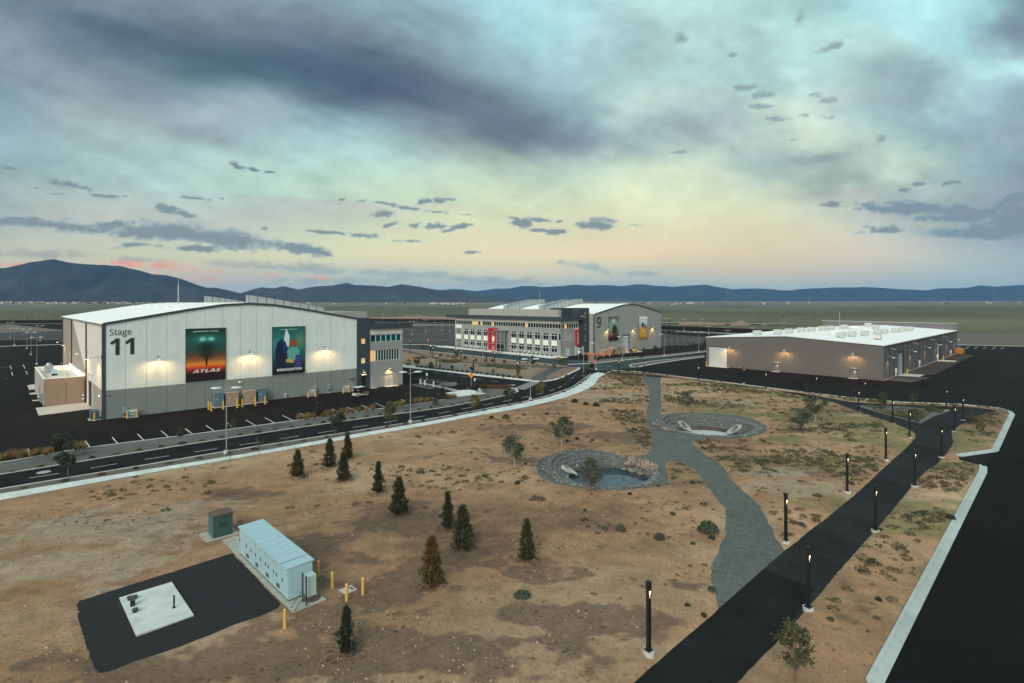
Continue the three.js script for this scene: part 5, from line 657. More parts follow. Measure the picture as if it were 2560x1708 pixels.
// ================================================================== the low warehouse on the right
{
  const B = thing('warehouse', 'low brown-grey metal warehouse with white roof full of air units', 'building', [[85.58,-127.24][0], 0, [85.58,-127.24][1]], TURN);
  const D = 43.3, L = 98.9, eave = 8.05, ridge = 9.25, X = (g) => faceX(g);
  const gy = (z) => ridge - (ridge - eave) * Math.abs(z + D / 2) / (D / 2);
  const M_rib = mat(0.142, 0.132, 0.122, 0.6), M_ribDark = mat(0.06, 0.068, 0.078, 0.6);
  const ribs = (s0, s1, y0, top, pitch = 0.305, dep = 0.045) => { // ribbed sheet in (s, y)
    const pos = []; const n = Math.max(1, Math.round((s1 - s0) / pitch)), p = (s1 - s0) / n, V = [];
    for (let k = 0; k < n; k++) { const a = s0 + k * p; V.push([a, 0], [a + p * 0.55, 0], [a + p * 0.65, dep], [a + p * 0.9, dep]); } V.push([s1, 0]);
    for (let k = 0; k + 1 < V.length; k++) { const [a, za] = V[k], [b, zb] = V[k + 1], ta = top(a), tb = top(b); pos.push(a, y0, za, b, y0, zb, b, tb, zb, a, y0, za, b, tb, zb, a, ta, za); }
    const g = new THREE.BufferGeometry(); g.setAttribute('position', new THREE.Float32BufferAttribute(pos, 3)); g.computeVertexNormals(); g.setAttribute('uv', new THREE.Float32BufferAttribute(new Float32Array(pos.length / 3 * 2), 2)); return g;
  };
  part(B, 'core', [pbox(0.03, L, 0, eave - 0.1, -D, -0.03)], M_rib); part(B, 'gable_core', plate([[-D, eave - 0.1], [0, eave - 0.1], [-D / 2, ridge - 0.1]], L - 0.4).rotateY(-Math.PI / 2).translate(0.3, 0, 0), M_rib);
  const dz = [[-42.6,104.61][0], [-37.01,102.39][0]], dh = 5.4;
  const cuts = [-D, dz[0], dz[1]]; for (let k = 1; k <= 10; k++) cuts.push(lerp(dz[1], 0, k / 10));
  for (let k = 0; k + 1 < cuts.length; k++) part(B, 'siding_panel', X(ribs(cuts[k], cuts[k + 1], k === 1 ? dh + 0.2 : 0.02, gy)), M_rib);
  const rd = part(B, 'roll_door', X(pbox(dz[0] + 0.12, dz[1] - 0.12, 0.05, dh, -0.02, 0.02)), mat(0.46, 0.5, 0.49, 0.5)); for (let k = 1; k < 14; k++) part(rd, 'slat', X(box2(dz[0] + 0.14, dz[1] - 0.14, k * dh / 14 - 0.17, k * dh / 14 + 0.17, 0.02, 0.045)), mat(0.47, 0.51, 0.5, 0.5)); part(B, 'door_frame', [X(box2(dz[0], dz[0] + 0.12, 0, dh + 0.2, 0, 0.1)), X(box2(dz[1] - 0.12, dz[1], 0, dh + 0.2, 0, 0.1)), X(box2(dz[0], dz[1], dh, dh + 0.2, 0, 0.1))], M_trim);
  for (const px of [[-23.82,97.16][0], [-6.03,90.09][0]]) { const d = part(B, 'wall_door', X(pbox(px - 0.6, px + 0.6, 0.1, 2.35, 0.04, 0.07)), mat(0.17, 0.16, 0.155, 0.6)); part(d, 'door_pane', X(box2(px + 0.15, px + 0.3, 1.2, 1.9, 0.07, 0.075)), lit(1, 0.75, 0.55, 0.5)); part(d, 'hood', X(box2(px - 0.8, px + 0.8, 2.4, 2.46, 0, 0.5)), M_frame); part(d, 'doorstep', X(box2(px - 1, px + 1, 0, 0.08, 0.05, 1.1)), M_concrete); }
  // long side: flat panels with dark battens
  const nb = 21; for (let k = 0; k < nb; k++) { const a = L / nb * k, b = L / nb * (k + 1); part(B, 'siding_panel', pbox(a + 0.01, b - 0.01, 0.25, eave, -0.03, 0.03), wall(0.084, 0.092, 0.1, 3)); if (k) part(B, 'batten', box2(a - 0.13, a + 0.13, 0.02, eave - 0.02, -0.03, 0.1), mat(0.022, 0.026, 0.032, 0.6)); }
  part(B, 'plinth', pbox(0.05, L, 0, 0.24, -0.03, 0.07), concrete([0.35, 0.33, 0.31], 3));
  const sd = [[[13.61,92.83][0], [17.75,94.4][0]], [[63.03,111.48][0], [66.24,112.69][0]]]; for (const [a, b] of sd) { part(B, 'roll_door', pbox(a, b, 0.05, 5.6, 0.03, 0.06), mat(0.24, 0.32, 0.33, 0.5)); part(B, 'door_frame', [pbox(b, b + 0.5, 0, 5.9, 0.03, 0.3), pbox(a - 0.15, b, 5.62, 5.9, 0.03, 0.3)], M_black); }
  for (const px of [[10.41,91.63][0], [36.97,101.65][0], [62.09,111.13][0], [85.1,119.81][0]]) part(B, 'meter_box', [cbox(0.7, 1.1, 0.3, 0.03, px, 1.0, 0.25), box2(px - 0.25, px + 0.25, 0.3, 0.8, 0.1, 0.3)], M_frame);
  const s = new THREE.Shape([[-D - 0.15, eave], [-D / 2, ridge + 0.06], [0.15, eave], [0.15, eave + 0.16], [-D / 2, ridge + 0.22], [-D - 0.15, eave + 0.16]].map((p) => new THREE.Vector2(...p)));
  const roof = part(B, 'roof', planar(new THREE.ExtrudeGeometry(s, { depth: L + 0.3, bevelEnabled: false }).rotateY(-Math.PI / 2).translate(L + 0.15, 0, 0)), M_roof);
  for (let k = 1; k < 26; k++) { const x = L / 26 * k; part(roof, 'roof_seam', [rod([x, eave + 0.17, 0.1], [x, ridge + 0.235, -D / 2], 0.035, 4), rod([x, eave + 0.17, -D - 0.1], [x, ridge + 0.235, -D / 2], 0.035, 4)], mat(0.7, 0.72, 0.71, 0.6)); }
  part(B, 'eave_trim', [box2(-0.12, L + 0.1, eave - 0.26, eave - 0.02, 0.1, 0.24), X(plate([[-D, eave - 0.1], [-D / 2, ridge - 0.05], [0, eave - 0.1], [0, eave + 0.17], [-D / 2, ridge + 0.24], [-D, eave + 0.17]], 0.12).translate(0, 0, 0.14))], mat(0.05, 0.055, 0.06, 0.6));
  part(B, 'parapet', pbox(L - 0.2, L + 0.15, eave, ridge + 1.35, -D, 0), wall(0.16, 0.15, 0.15)); part(B, 'parapet_cap', box2(L - 0.3, L + 0.25, ridge + 1.36, ridge + 1.46, -D - 0.1, 0.1), M_frame);
  part(B, 'antenna_mast', rod([35, 8.8, -19], [35, 15.5, -19], 0.07, 6), M_galv);
  // roof units: each a box on a frame with a hood and a fan grille
  const ru0 = { t: null };
  const RU = [[132.45,-289.9,3.53], [150.47,-306.32,3.4], [176.27,-338.22,3], [196.2,-352.9,3.13], [205.35,-360.73,2.8], [222.16,-374.08,3.23], [230.27,-381.07,3.21], [248.65,-395.93,3.33], [157.72,-273.33,3.15], [179.04,-295.19,3.27], [193.59,-306.32,3.4], [218.95,-331.33,2.94], [227.63,-338.22,3], [244.16,-352.9,3.13], [253.97,-360.73,3.2], [271.92,-377.54,3.35]];
  const spots = [[5.5, -31], [10.5, -27.5], [17.5, -27], [27, -27], [31, -25.5], [41, -25.5], [44, -24], [56, -23.5], [11.5, -12], [19, -11.5], [27, -10.5], [38, -10], [43, -9.5], [54, -9], [60, -8.5], [71, -8.5], [66, -17], [78, -22]];
  const side = ['left', 'right'];
  let nl = 0, nr = 0;
  spots.forEach(([x, z], i) => {
    const p = toW(B, x, z), left = z < -20 || z === -17, n = left ? nl++ : nr++, label = `${ord(n)} pale air unit from the front in the ${left ? 'rear' : 'near'} row on the warehouse roof`, y = gy(z) + 0.12;
    if (!ru0.t) {
      const t = ru0.t = thing('air_unit', label, 'air unit', [p[0], y, p[1]], TURN, 'air units on the warehouse roof');
      part(t, 'support', [...[-0.7, 0.7].flatMap((a) => [-1, 1].map((b) => box(0.1, 0.55, 0.1, a, 0, b))), box(1.7, 0.1, 0.1, 0, 0.5, 1), box(1.7, 0.1, 0.1, 0, 0.5, -1)], M_galv); part(t, 'casing', cbox(1.9, 1.5, 2.8, 0.05, 0, 0.6, 0), mat(0.5, 0.52, 0.49, 0.6)); part(t, 'intake_hood', plate([[-0.95, 0.9], [-1.5, 0.75], [-0.95, 1.7]].reverse(), 1.6).translate(0, 0, 0.8), mat(0.46, 0.48, 0.45, 0.6)); part(t, 'access_panel', box2(-0.7, 0.7, 0.8, 1.9, 1.4, 1.42), mat(0.5, 0.52, 0.49, 0.6)); part(t, 'fan_grille', cyl(0.5, 0.5, 0.12, 14, 0, 2.1, 0.5), M_galv);
    ru0.t.scale.setScalar(0.7);
    } else copy(ru0.t, [p[0], y, p[1]], TURN, label);
  });
  for (const [x, z, k, i] of [[22, -17, 0.8], [30, -18, 0.9], [49, -15, 1.2], [53, -20, 1.5], [61, -22, 1.7]].map((a, k) => [...a, k])) { const p = toW(B, x, z); const t = thing('roof_exhaust', `${ord(i)} round white exhaust dome from the front on the warehouse roof`, 'vent', [p[0], gy(z) + 0.1, p[1]], TURN, 'round exhaust domes on the warehouse roof'); part(t, 'curb', cyl(0.7 * k, 0.6 * k, 0.5, 14), M_roof); part(t, 'dome', cyl(1.1 * k, 0.7 * k, 0.35, 16, 0, 0.5, 0), M_roof); }
  { const p = toW(B, 17, -5), t = thing('roof_box', 'small box with red edge near the front eave of the warehouse roof', 'roof box', [p[0], gy(-5) + 0.12, p[1]], TURN); part(t, 'casing', cbox(1.6, 0.8, 1.4, 0.04, 0, 0.3, 0), mat(0.62, 0.6, 0.55, 0.6)); part(t, 'edge', box(1.62, 0.12, 1.42, 0, 0.22, 0), mat(0.45, 0.1, 0.06, 0.6)); part(t, 'flue', cyl(0.15, 0.15, 1.3, 8, 1.3, 0, 0.2), M_galv); }
  [[-36.21,5.51], [-21.58,5.65], [-6.07,5.71]].forEach((p, k) => wallLamp(B, -0.06, p[1], p[0], 'x', ['lit lamp beside the white roll door of the warehouse', 'lit lamp in the middle of the brown warehouse gable', 'lit lamp at the right of the brown warehouse gable'][k], 26, true, 1.0, 1.3, true));
  [2219, 2274, 2311, 2339, 2366, 2385.5].forEach((px, k) => { const x = [[3.41,88.98], [26.35,97.64], [44.57,104.52], [60.84,110.65], [78.87,117.46], [93.47,122.97]][k][0]; wallLamp(B, x, 5.15, 0.12, 'z', `${ord(k)} lit arm lamp from the near corner on the dark warehouse side`, 26, true, 1.1, 1.0); });
  [[5.62,89.82], [30.09,99.05], [52.42,107.48], [71.89,114.82]].forEach((p, k) => wallLamp(B, p[0], 6.9, 0.12, 'z', `${ord(k)} unlit lamp under the eave of the dark warehouse side`, 0, false, 0.8));
  structure('concrete_apron', slabOf([toW(B, -1.8, dz[0] + 0.3), toW(B, -0.02, dz[0] - 0.2), toW(B, -0.02, dz[1] + 0.5), toW(B, -1.8, dz[1] + 0.8)], 0.003, 0.06), M_concrete);
  for (const [a, b] of sd) structure('concrete_apron', slabOf([toW(B, a - 0.5, 0.1), toW(B, b + 1, 0.1), toW(B, b + 2, 4.2), toW(B, a + 0.5, 4.2)], 0.003, 0.06), concrete([0.6, 0.55, 0.5], 3));
  structure('concrete_apron', slabOf([toW(B, 2, 0.2), toW(B, sd[0][0], 0.2), toW(B, sd[0][0] + 2, 6.5), toW(B, 2, 5)], 0.001, 0.02), asphalt([0.1, 0.092, 0.085], 5));
  structure('concrete_apron', slabOf([toW(B, 2, 0.2), toW(B, L - 1, 0.2), toW(B, L - 2, 5), toW(B, sd[0][1] + 6, 6)], 0.001, 0.015), asphalt([0.07, 0.065, 0.062], 5));
  bollards([toW(B, -1.0, dz[0] - 0.2), toW(B, -1.0, dz[1] + 0.2)], '# yellow bollard from the left at the white warehouse roll door', 1.25); bollards([toW(B, sd[0][1] + 1.0, 0.9), toW(B, sd[1][1] + 1.2, 0.9)], '# yellow bollard from the front along the dark warehouse side', 1.3);
  const dp = [157.03,-193.87], du = thing('dumpster', 'orange-brown dumpster beyond the back corner of the warehouse', 'dumpster', [dp[0], 0, dp[1]], TURN); part(du, 'bin', cbox(4.6, 1.7, 2.2, 0.06, 0, 0.15, 0), mat(0.3, 0.13, 0.025, 0.7)); part(du, 'rim', box(4.7, 0.12, 2.3, 0, 1.8, 0), mat(0.38, 0.19, 0.05, 0.7)); part(du, 'runner', [box(4.5, 0.15, 0.2, 0, 0, 0.8), box(4.5, 0.15, 0.2, 0, 0, -0.8)], M_black);
}
// ------------------------------------------------------------------ ponds: round basins of stepped gabions
const stoneGeo = new THREE.IcosahedronGeometry(1, 0);
PONDS.forEach((q, pi) => {
  const B = thing('pond_basin', pi ? 'round stepped stone basin with two pipe outlets beside the gravel path' : 'round stepped stone basin holding dark blue water', 'pond', [q.c[0], 0, q.c[1]], 0);
  const K = 5, rr = rng(60 + pi), stones = [], yk = (k) => lerp(0.1, q.water + 0.2, k / K), rk = (k) => lerp(q.r, q.wr + 0.1, k / K);
  const ofs = (t) => [q.off[0] * t, q.off[1] * t], lift = (a, t) => q.lift * (1 - t) * Math.max(0, Math.cos(a + 2.3));   // the pool lies off-centre; the bank is higher at the back left
  const M_gab = mat(0.23, 0.25, 0.235, 0.95, { map: rep(T_gravel, 0.08), bumpMap: rep(T_gravel, 0.08), bumpScale: 0.08 });
  for (let k = 0; k < K; k++) {
    const g = new THREE.LatheGeometry([[rk(k + 1) + 0.02, yk(k + 1) - 0.3], [rk(k + 1), yk(k) - 0.08], [rk(k + 1) + 0.08, yk(k)], [rk(k) + 0.2, yk(k) + 0.01], [rk(k) + 0.3, yk(k) - 0.5]].map((p) => new THREE.Vector2(...p)), 120), p = g.attributes.position;
    for (let i = 0; i < p.count; i++) { const x = p.getX(i), z = p.getZ(i), a = Math.atan2(z, x), n = 0.09 * fbm(a * 16 + k * 9, p.getY(i) * 5, 2), l = Math.hypot(x, z); const t = (i % 5 < 3 ? k + 1 : k) / K, tt = (i % 5 < 1 ? k + 1 : k) / K, w = ofs(t); p.setXYZ(i, x * (1 + n / l) + w[0], p.getY(i) + 0.05 * fbm(a * 30 + k * 5, l * 3, 2) + lift(a, tt), z * (1 + n / l) + w[1]); }
    g.computeVertexNormals(); part(B, 'gabion_row', g, M_gab);
    for (let s = 0; s < 150; s++) { const a = rr() * 6.283, t = rr(), r = lerp(rk(k + 1) + 0.05, rk(k) + 0.1, t), v = 0.05 + rr() * 0.07, up = rr() < 0.45, c = 0.45 + rr() * 0.75; const w = ofs((up ? k + 1 : k + 1 - t) / K); stones.push([(up ? rk(k + 1) + 0.02 : r) * Math.cos(a) + w[0], (up ? lerp(yk(k + 1), yk(k), rr()) : yk(k) + 0.01) + lift(a, k / K), (up ? rk(k + 1) + 0.02 : r) * Math.sin(a) + w[1], v * 1.3, v * 0.8, v, rr() * 6, rr() * 3, [0.2 * c, 0.23 * c, 0.215 * c]]); }
  }
  for (let s = 0; s < 260; s++) { const a = rr() * 6.283, r = q.r + 0.05 + rr() * 0.5, v = 0.05 + rr() * 0.06, c = 0.45 + rr() * 0.6; stones.push([r * Math.cos(a), 0.1 + lift(a, 0) * 0.6, r * Math.sin(a), v * 1.3, v * 0.8, v, rr() * 6, rr() * 3, [0.26 * c, 0.27 * c, 0.25 * c]]); }
  stuff('gabion_stones', stoneGeo, mat(1, 1, 1, 0.9), stones, B);
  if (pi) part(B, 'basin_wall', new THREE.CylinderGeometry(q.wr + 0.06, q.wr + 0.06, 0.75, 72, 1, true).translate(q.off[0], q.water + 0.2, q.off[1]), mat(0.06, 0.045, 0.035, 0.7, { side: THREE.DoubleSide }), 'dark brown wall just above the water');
  // tumbled rock where the path drains in
  const rocks = [], [a0, a1] = pi ? [2.5, 3.3] : [-1.0, -0.1];
  for (let s = 0; s < (pi ? 160 : 300); s++) { const a = lerp(a0, a1, rr()), t = rr(), r = lerp(q.wr + 0.2, q.r + (pi ? 1.2 : 0.9), t), v = 0.07 + rr() * 0.12, c = 0.35 + rr() * 0.65; const w = ofs(1 - t); rocks.push([r * Math.cos(a) + w[0], lerp(yk(K) + 0.35, 0.16, Math.min(1, t * 1.15)) + rr() * 0.1, r * Math.sin(a) + w[1], v * 1.4, v * 0.9, v, rr() * 6, rr() * 3, [0.33 * c, 0.25 * c, 0.2 * c]]); }
  stuff('tumbled_rocks', stoneGeo, mat(1, 1, 1, 0.9), rocks, B);
  if (!pi) for (const [a, r, s] of [[-0.75, 4.05, 0.42], [-0.45, 4.15, 0.36], [-1.0, 4.1, 0.32]]) { const g = new THREE.IcosahedronGeometry(1, 2), p = g.attributes.position; for (let i = 0; i < p.count; i++) { const n = 1 + 0.2 * vn(p.getX(i) * 1.7 + s * 9, p.getZ(i) * 1.7 + p.getY(i)); p.setXYZ(i, p.getX(i) * n * 1.3, p.getY(i) * n * 0.5, p.getZ(i) * n); } g.computeVertexNormals(); oneMesh('boulder', g.scale(s, s, s), mat(0.2, 0.175, 0.14, 0.9), `flat tan boulder at the water's edge, ${a === -0.75 ? 'the largest' : a === -0.45 ? 'nearest the gravel path' : 'farthest back'}`, 'boulder', [q.c[0] + q.off[0] + r * Math.cos(a), q.water + 0.12, q.c[1] + q.off[1] + r * Math.sin(a)], s * 5, 'boulders by the pond'); }
  // flared concrete pipe ends
  for (const [a, s] of pi ? [[-2.05, 1.0], [-0.35, 1.0]] : [[-2.8, 0.72]]) {
    const o = new THREE.Shape(); o.absarc(0, 0, 0.62, 0, Math.PI * 2); const h = new THREE.Path(); h.absarc(0, 0, 0.46, 0, Math.PI * 2); o.holes.push(h);
    const g = new THREE.ExtrudeGeometry(o, { depth: 2.5, bevelEnabled: false, curveSegments: 20 }), p = g.attributes.position;
    for (let i = 0; i < p.count; i++) if (p.getZ(i) > 1) p.setZ(i, p.getZ(i) - Math.max(0, (p.getY(i) + 0.62) / 1.24) * 2.3);
    g.computeVertexNormals(); g.scale(s, s, s).rotateY(Math.PI / 2 - a + Math.PI);
    part(B, 'pipe_outlet', g.translate((q.wr + 1.35 * s) * Math.cos(a) + q.off[0], q.water + 0.62 * s + 0.15, (q.wr + 1.35 * s) * Math.sin(a) + q.off[1]), concrete([0.4, 0.4, 0.365], 1));
  }
  structure('pond_bed', new THREE.CircleGeometry(q.wr + 0.6, 48).rotateX(-Math.PI / 2).translate(q.c[0] + q.off[0], q.water - 0.6, q.c[1] + q.off[1]), mat(0.08, 0.075, 0.06, 0.9));
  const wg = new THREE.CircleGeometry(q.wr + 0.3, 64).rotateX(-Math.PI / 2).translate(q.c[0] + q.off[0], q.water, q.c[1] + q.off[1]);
  structure('water', wg, pi ? new THREE.MeshPhysicalMaterial({ color: new THREE.Color().setRGB(0.6, 0.66, 0.64), roughness: 0.12, bumpMap: rep(T_conc, 0.12), bumpScale: 0.01 }) : new THREE.MeshPhysicalMaterial({ color: new THREE.Color().setRGB(0.02, 0.045, 0.07), roughness: 0.03, ior: 1.5 }));  // far pool: bright sky reflection put into its pale base colour
});
// ------------------------------------------------------------------ path lights: twin black blades with a lit gap under the cap
{
  const M_pole = mat(0.014, 0.015, 0.017, 0.45), M_paintedGlow = mat(0.6, 0.45, 0.3, 0.5), M_lamp = lit(1, 0.72, 0.38, 2.6);
  const make = (h, label, p, group, foot) => {
    const t = thing('path_light', label, 'path light', [p[0], p[2] || 0, p[1]], 0.6, group);
    part(t, 'footing', cyl(0.3, 0.3, foot + 0.2, 20, 0, -0.2, 0), M_concrete);
    part(t, 'base_plate', cbox(0.36, 0.07, 0.36, 0.015, 0, foot, 0), M_pole);
    for (const s of [-1, 1]) part(t, 'blade', cbox(0.05, h - 0.5 - foot, 0.17, 0.01, s * 0.07, foot + 0.07, 0), M_pole);
    part(t, 'spine', box(0.088, h - 0.95 - foot, 0.04, 0, foot + 0.07, 0), M_pole);
    part(t, 'cap', cbox(0.2, 0.5, 0.22, 0.02, 0, h - 0.5, 0), M_pole);
    for (const s of [-1, 1]) part(t, 'reflector', box(0.02, 0.34, 0.14, s * 0.033, h - 0.9, 0), M_paintedGlow);  // added strips; lamplight on the inner blade faces put into their gold colour
    part(t, 'lamp', cbox(0.088, 0.16, 0.18, 0.012, 0, h - 0.65, 0), M_lamp);
    const l = new THREE.PointLight(new THREE.Color().setRGB(1, 0.68, 0.36), 1.2); l.position.set(0, h - 0.6, 0); l.castShadow = true; t.add(l); return t;
  };
  const dark = (h, label, p, group) => { const t = make(h, label, p, group, 0.05); return t; };
  [[6.91,-27.95], [17.25,-32.18], [20.37,-41.12], [28.4,-43.19], [31.32,-51.65], [38.98,-53.5], [42.17,-62.35], [49.68,-63.95]].forEach((p, i) => make(3.68, `${ord(i)} black path light from the front along the asphalt footpath`, [p[0], p[1], Math.max(0.05, groundAt(...p))], 'black path lights', 0.16));
  [[52.32,-72.74], [61.32,-76.59], [56.37,-81.83], [68.8,-84.33], [56.99,-90.89], [72.51,-92.27], [64.8,-101.53]].forEach((p, i) => make(3.68, `${ord(i)} nearest black path light around the triangular gravel bed`, [p[0], p[1], Math.max(0.05, groundAt(...p))], 'black path lights', 0.1));
  [[59.35,-107.78], [51.77,-112.77], [51.63,-123.15], [42.13,-125.01], [32.87,-136.83], [26.77,-138.58]].forEach((p, i) => make(3.68, `${ord(i)} black path light from the right in the row before the warehouse`, [p[0], p[1], Math.max(0.05, groundAt(...p))], 'black path lights', 0.1));
  [[-35.58,-192.84], [-27.55,-187.04], [-25.51,-178.07], [-21.04,-153.56], [-17.49,-172.15], [-15.31,-165.84], [-9.99,-143.79], [-7.65,-165.18], [-5.08,-159.46], [1.26,-133.74], [2.24,-159.05]].forEach((p, i) => make(i ? 3.9 : 5, `${ord(i)} dark path light from the left in the planted strip before the far office`, [p[0], p[1], 0.1], 'path lights before the far office', 0.05));
}
// ------------------------------------------------------------------ tall lamp posts
{
  const M_post = mat(0.3, 0.32, 0.315, 0.5, { metalness: 0.4 });
  const post = (p, kind, turn, label, group) => {
    const h = p[2], t = thing('lamp_post', label, 'lamp post', [p[0], 0, p[1]], turn, group);
    part(t, 'footing', cyl(0.3, 0.3, 0.5, 14), M_concrete); part(t, 'pole', cyl(0.08, 0.05, h - 0.5, 10, 0, 0.5, 0), M_post);
    for (const s of kind === 2 ? [-1, 1] : [1]) { const a = part(t, 'arm', rod([0, h - 0.75, 0], [s * 0.85, h - 0.5, 0], 0.04), M_post); const g = new THREE.CylinderGeometry(0.42, 0.5, 0.14, 18).scale(1.25, 1, 0.85).translate(s * 1.1, h - 0.45, 0); const f = part(t, 'lamp_head', g, mat(0.5, 0.55, 0.56, 0.4)); part(f, 'lens', new THREE.CylinderGeometry(0.3, 0.3, 0.02, 14).translate(s * 1.1, h - 0.535, 0), M_frame); }
    return t;
  };
  post([-33.86,-65.53,8.4], 2, 0.2, 'tall double-headed lamp post beside the road left of the pines', 'tall lamp posts'); post([-15.14,-82.37,8.17], 2, 0.2, 'tall double-headed lamp post in front of the near office corner', 'tall lamp posts'); post([3.39,-101.74,8.13], 2, 0.2, 'tall double-headed lamp post by the road bend near the crosswalk', 'tall lamp posts');
  post([-7.18,-135.93,7.57], 1, Math.PI, 'tall single-arm lamp post in the planted strip before the far office', 'tall lamp posts'); post([17.51,-135.2,7.18], 1, Math.PI, 'tall single-arm lamp post at the road junction', 'tall lamp posts'); post([22.46,-147.37,7.76], 1, Math.PI, 'tall single-arm lamp post beside the stop sign', 'tall lamp posts'); post([34.07,-170.62,8], 2, 0.1, 'tall lamp post in front of the gable door of the far stage', 'tall lamp posts'); post([51.23,-186.06,7.9], 1, Math.PI, 'tall lamp post right of the far stage gable', 'tall lamp posts');
  post([68.12,-201.59,7.79], 2, 0.2, 'tall lamp post just left of the warehouse', 'tall lamp posts');
  [[-138.41,-161.01,8.4], [-165.62,-190.33,8.22], [-189.86,-216.31,8.14], [-209.32,-232.49,7.74], [-256.58,-282.68,8.45], [-221.25,-259.12,7.69]].forEach((p, i) => post(p, 2, 0.3, `${ord(i)} nearest lamp post in the dark lot left of Stage 11`, 'lamp posts in the left lot'));
  [[-55.56,-307.11,8.11], [-53.26,-340.77,7.89], [-44.49,-350.37,8.87], [-85.86,-497.52,8.28], [-69.84,-497.52,8.28], [-101.27,-497.52,8.1], [-118.1,-507.67,7.9], [-39,-345.5,9.75]].forEach((p, i) => post(p, 2, 0.3, `${ord(i)} lamp post of the pale lot between the two stages`, 'lamp posts in the far lots'));
  [[103.97,-371.28,7.79], [110.57,-355.37,7.71], [120.17,-350.37,7.61], [112.1,-314.89,5.01], [110.45,-282.68,4.3], [137.52,-331.68,7.44], [136.94,-314.89,4.1], [147.51,-323.06,5.61], [158.49,-323.06,7.25]].forEach((p, i) => post(p, 2, 0.3, `${ord(i)} lamp post from the left behind the warehouse`, 'lamp posts in the far lots'));
  [[-509.86,-578.51,10.05], [-465.65,-540.78,8.22], [-432,-507.67,7.71], [-451.96,-540.78,9.39]].forEach((p, i) => post(p, 2, 0.3, `${ord(i)} far lamp post from the left beyond the black fence`, 'lamp posts in the far lots'));
}
// ------------------------------------------------------------------ black screened fence round the lots, earth heaps behind it
{
  const M_screen = mat(0.01, 0.0095, 0.01, 0.95), runs = [['long black screened fence behind Stage 11 and the left lot', [[-700, -455], [-443.08,-478.38], [-395.29,-487.76], [-270,-518.25], [-134.04,-529.28], [-86.25,-518.25], [-51.12,-497.52], [6.67,-460.67]]], ['black screened fence between the far stage and the warehouse', [[99.4,-371.28], [106.96,-360.52], [132.73,-329.92], [154.76,-303.37]]]];
  for (const [label, P] of runs) {
    const f = thing('screened_fence', label, 'fence', [P[0][0], 0, P[0][1]]);
    for (let i = 0; i + 1 < P.length; i++) { const [a, b] = [P[i], P[i + 1]], L = Math.hypot(b[0] - a[0], b[1] - a[1]), n = Math.max(1, Math.round(L / 14)), turn = -Math.atan2(b[1] - a[1], b[0] - a[0]); for (let k = 0; k < n; k++) { const t = (k + 0.5) / n, x = lerp(a[0], b[0], t) - P[0][0], z = lerp(a[1], b[1], t) - P[0][1]; part(f, 'screen_panel', box(L / n - 0.12, 2.7, 0.06, x, 0.05, z, turn), M_screen); part(f, 'post', cyl(0.06, 0.06, 2.85, 6, x + Math.cos(turn) * L / n / 2, 0, z - Math.sin(turn) * L / n / 2), M_trim); } }
  }
  const r = rng(40), M_heap = mat(0.36, 0.24, 0.18, 0.95, { map: rep(T_gravel, 0.05) });
  const heap = (p, w, h) => { const g = new THREE.SphereGeometry(1, 28, 8, 0, Math.PI * 2, 0, Math.PI / 2), q = g.attributes.position; for (let i = 0; i < q.count; i++) { const n = 1 + 0.35 * fbm(q.getX(i) * 2.4 + p[0], q.getZ(i) * 2.4, 3); q.setXYZ(i, q.getX(i) * w * n, q.getY(i) * h * n, q.getZ(i) * w * 0.4 * n); } g.computeVertexNormals(); structure('earth_heap', g.translate(p[0], -0.6, p[1]), M_heap); };
  for (const [p, w, h] of [[[-119.33,-559.01], 20, 4.4], [[-109.21,-559.01], 13, 4], [[-97.23,-555.27], 24, 4.8], [[-86.38,-555.27], 18, 4], [[-76,-552.8], 24, 4.6], [[-63.58,-549.14], 22, 4], [[-50.87,-540.78], 22, 3.6], [[-132.95,-565.36], 10, 3], [[153.08,-464.97], 14, 2.6], [[169.33,-460.67], 8, 2], [[183.54,-444.21], 8, 3.4], [[-144.83,-571.86], 14, 3]]) heap(p, w, h);
  structure('dirt_verge', sheet([[-157.5,-621.9], [-61.46,-606.73], [8.37,-578.51], [7.5,-518.25], [-54.38,-529.28], [-140,-552.8]], 0.1), mat(0.33, 0.24, 0.18, 0.95)); structure('dirt_verge', sheet([[137.76,-507.67], [241.13,-469.36], [234.5,-456.44], [132.35,-487.76]], 0.12), mat(0.33, 0.24, 0.18, 0.95));
}
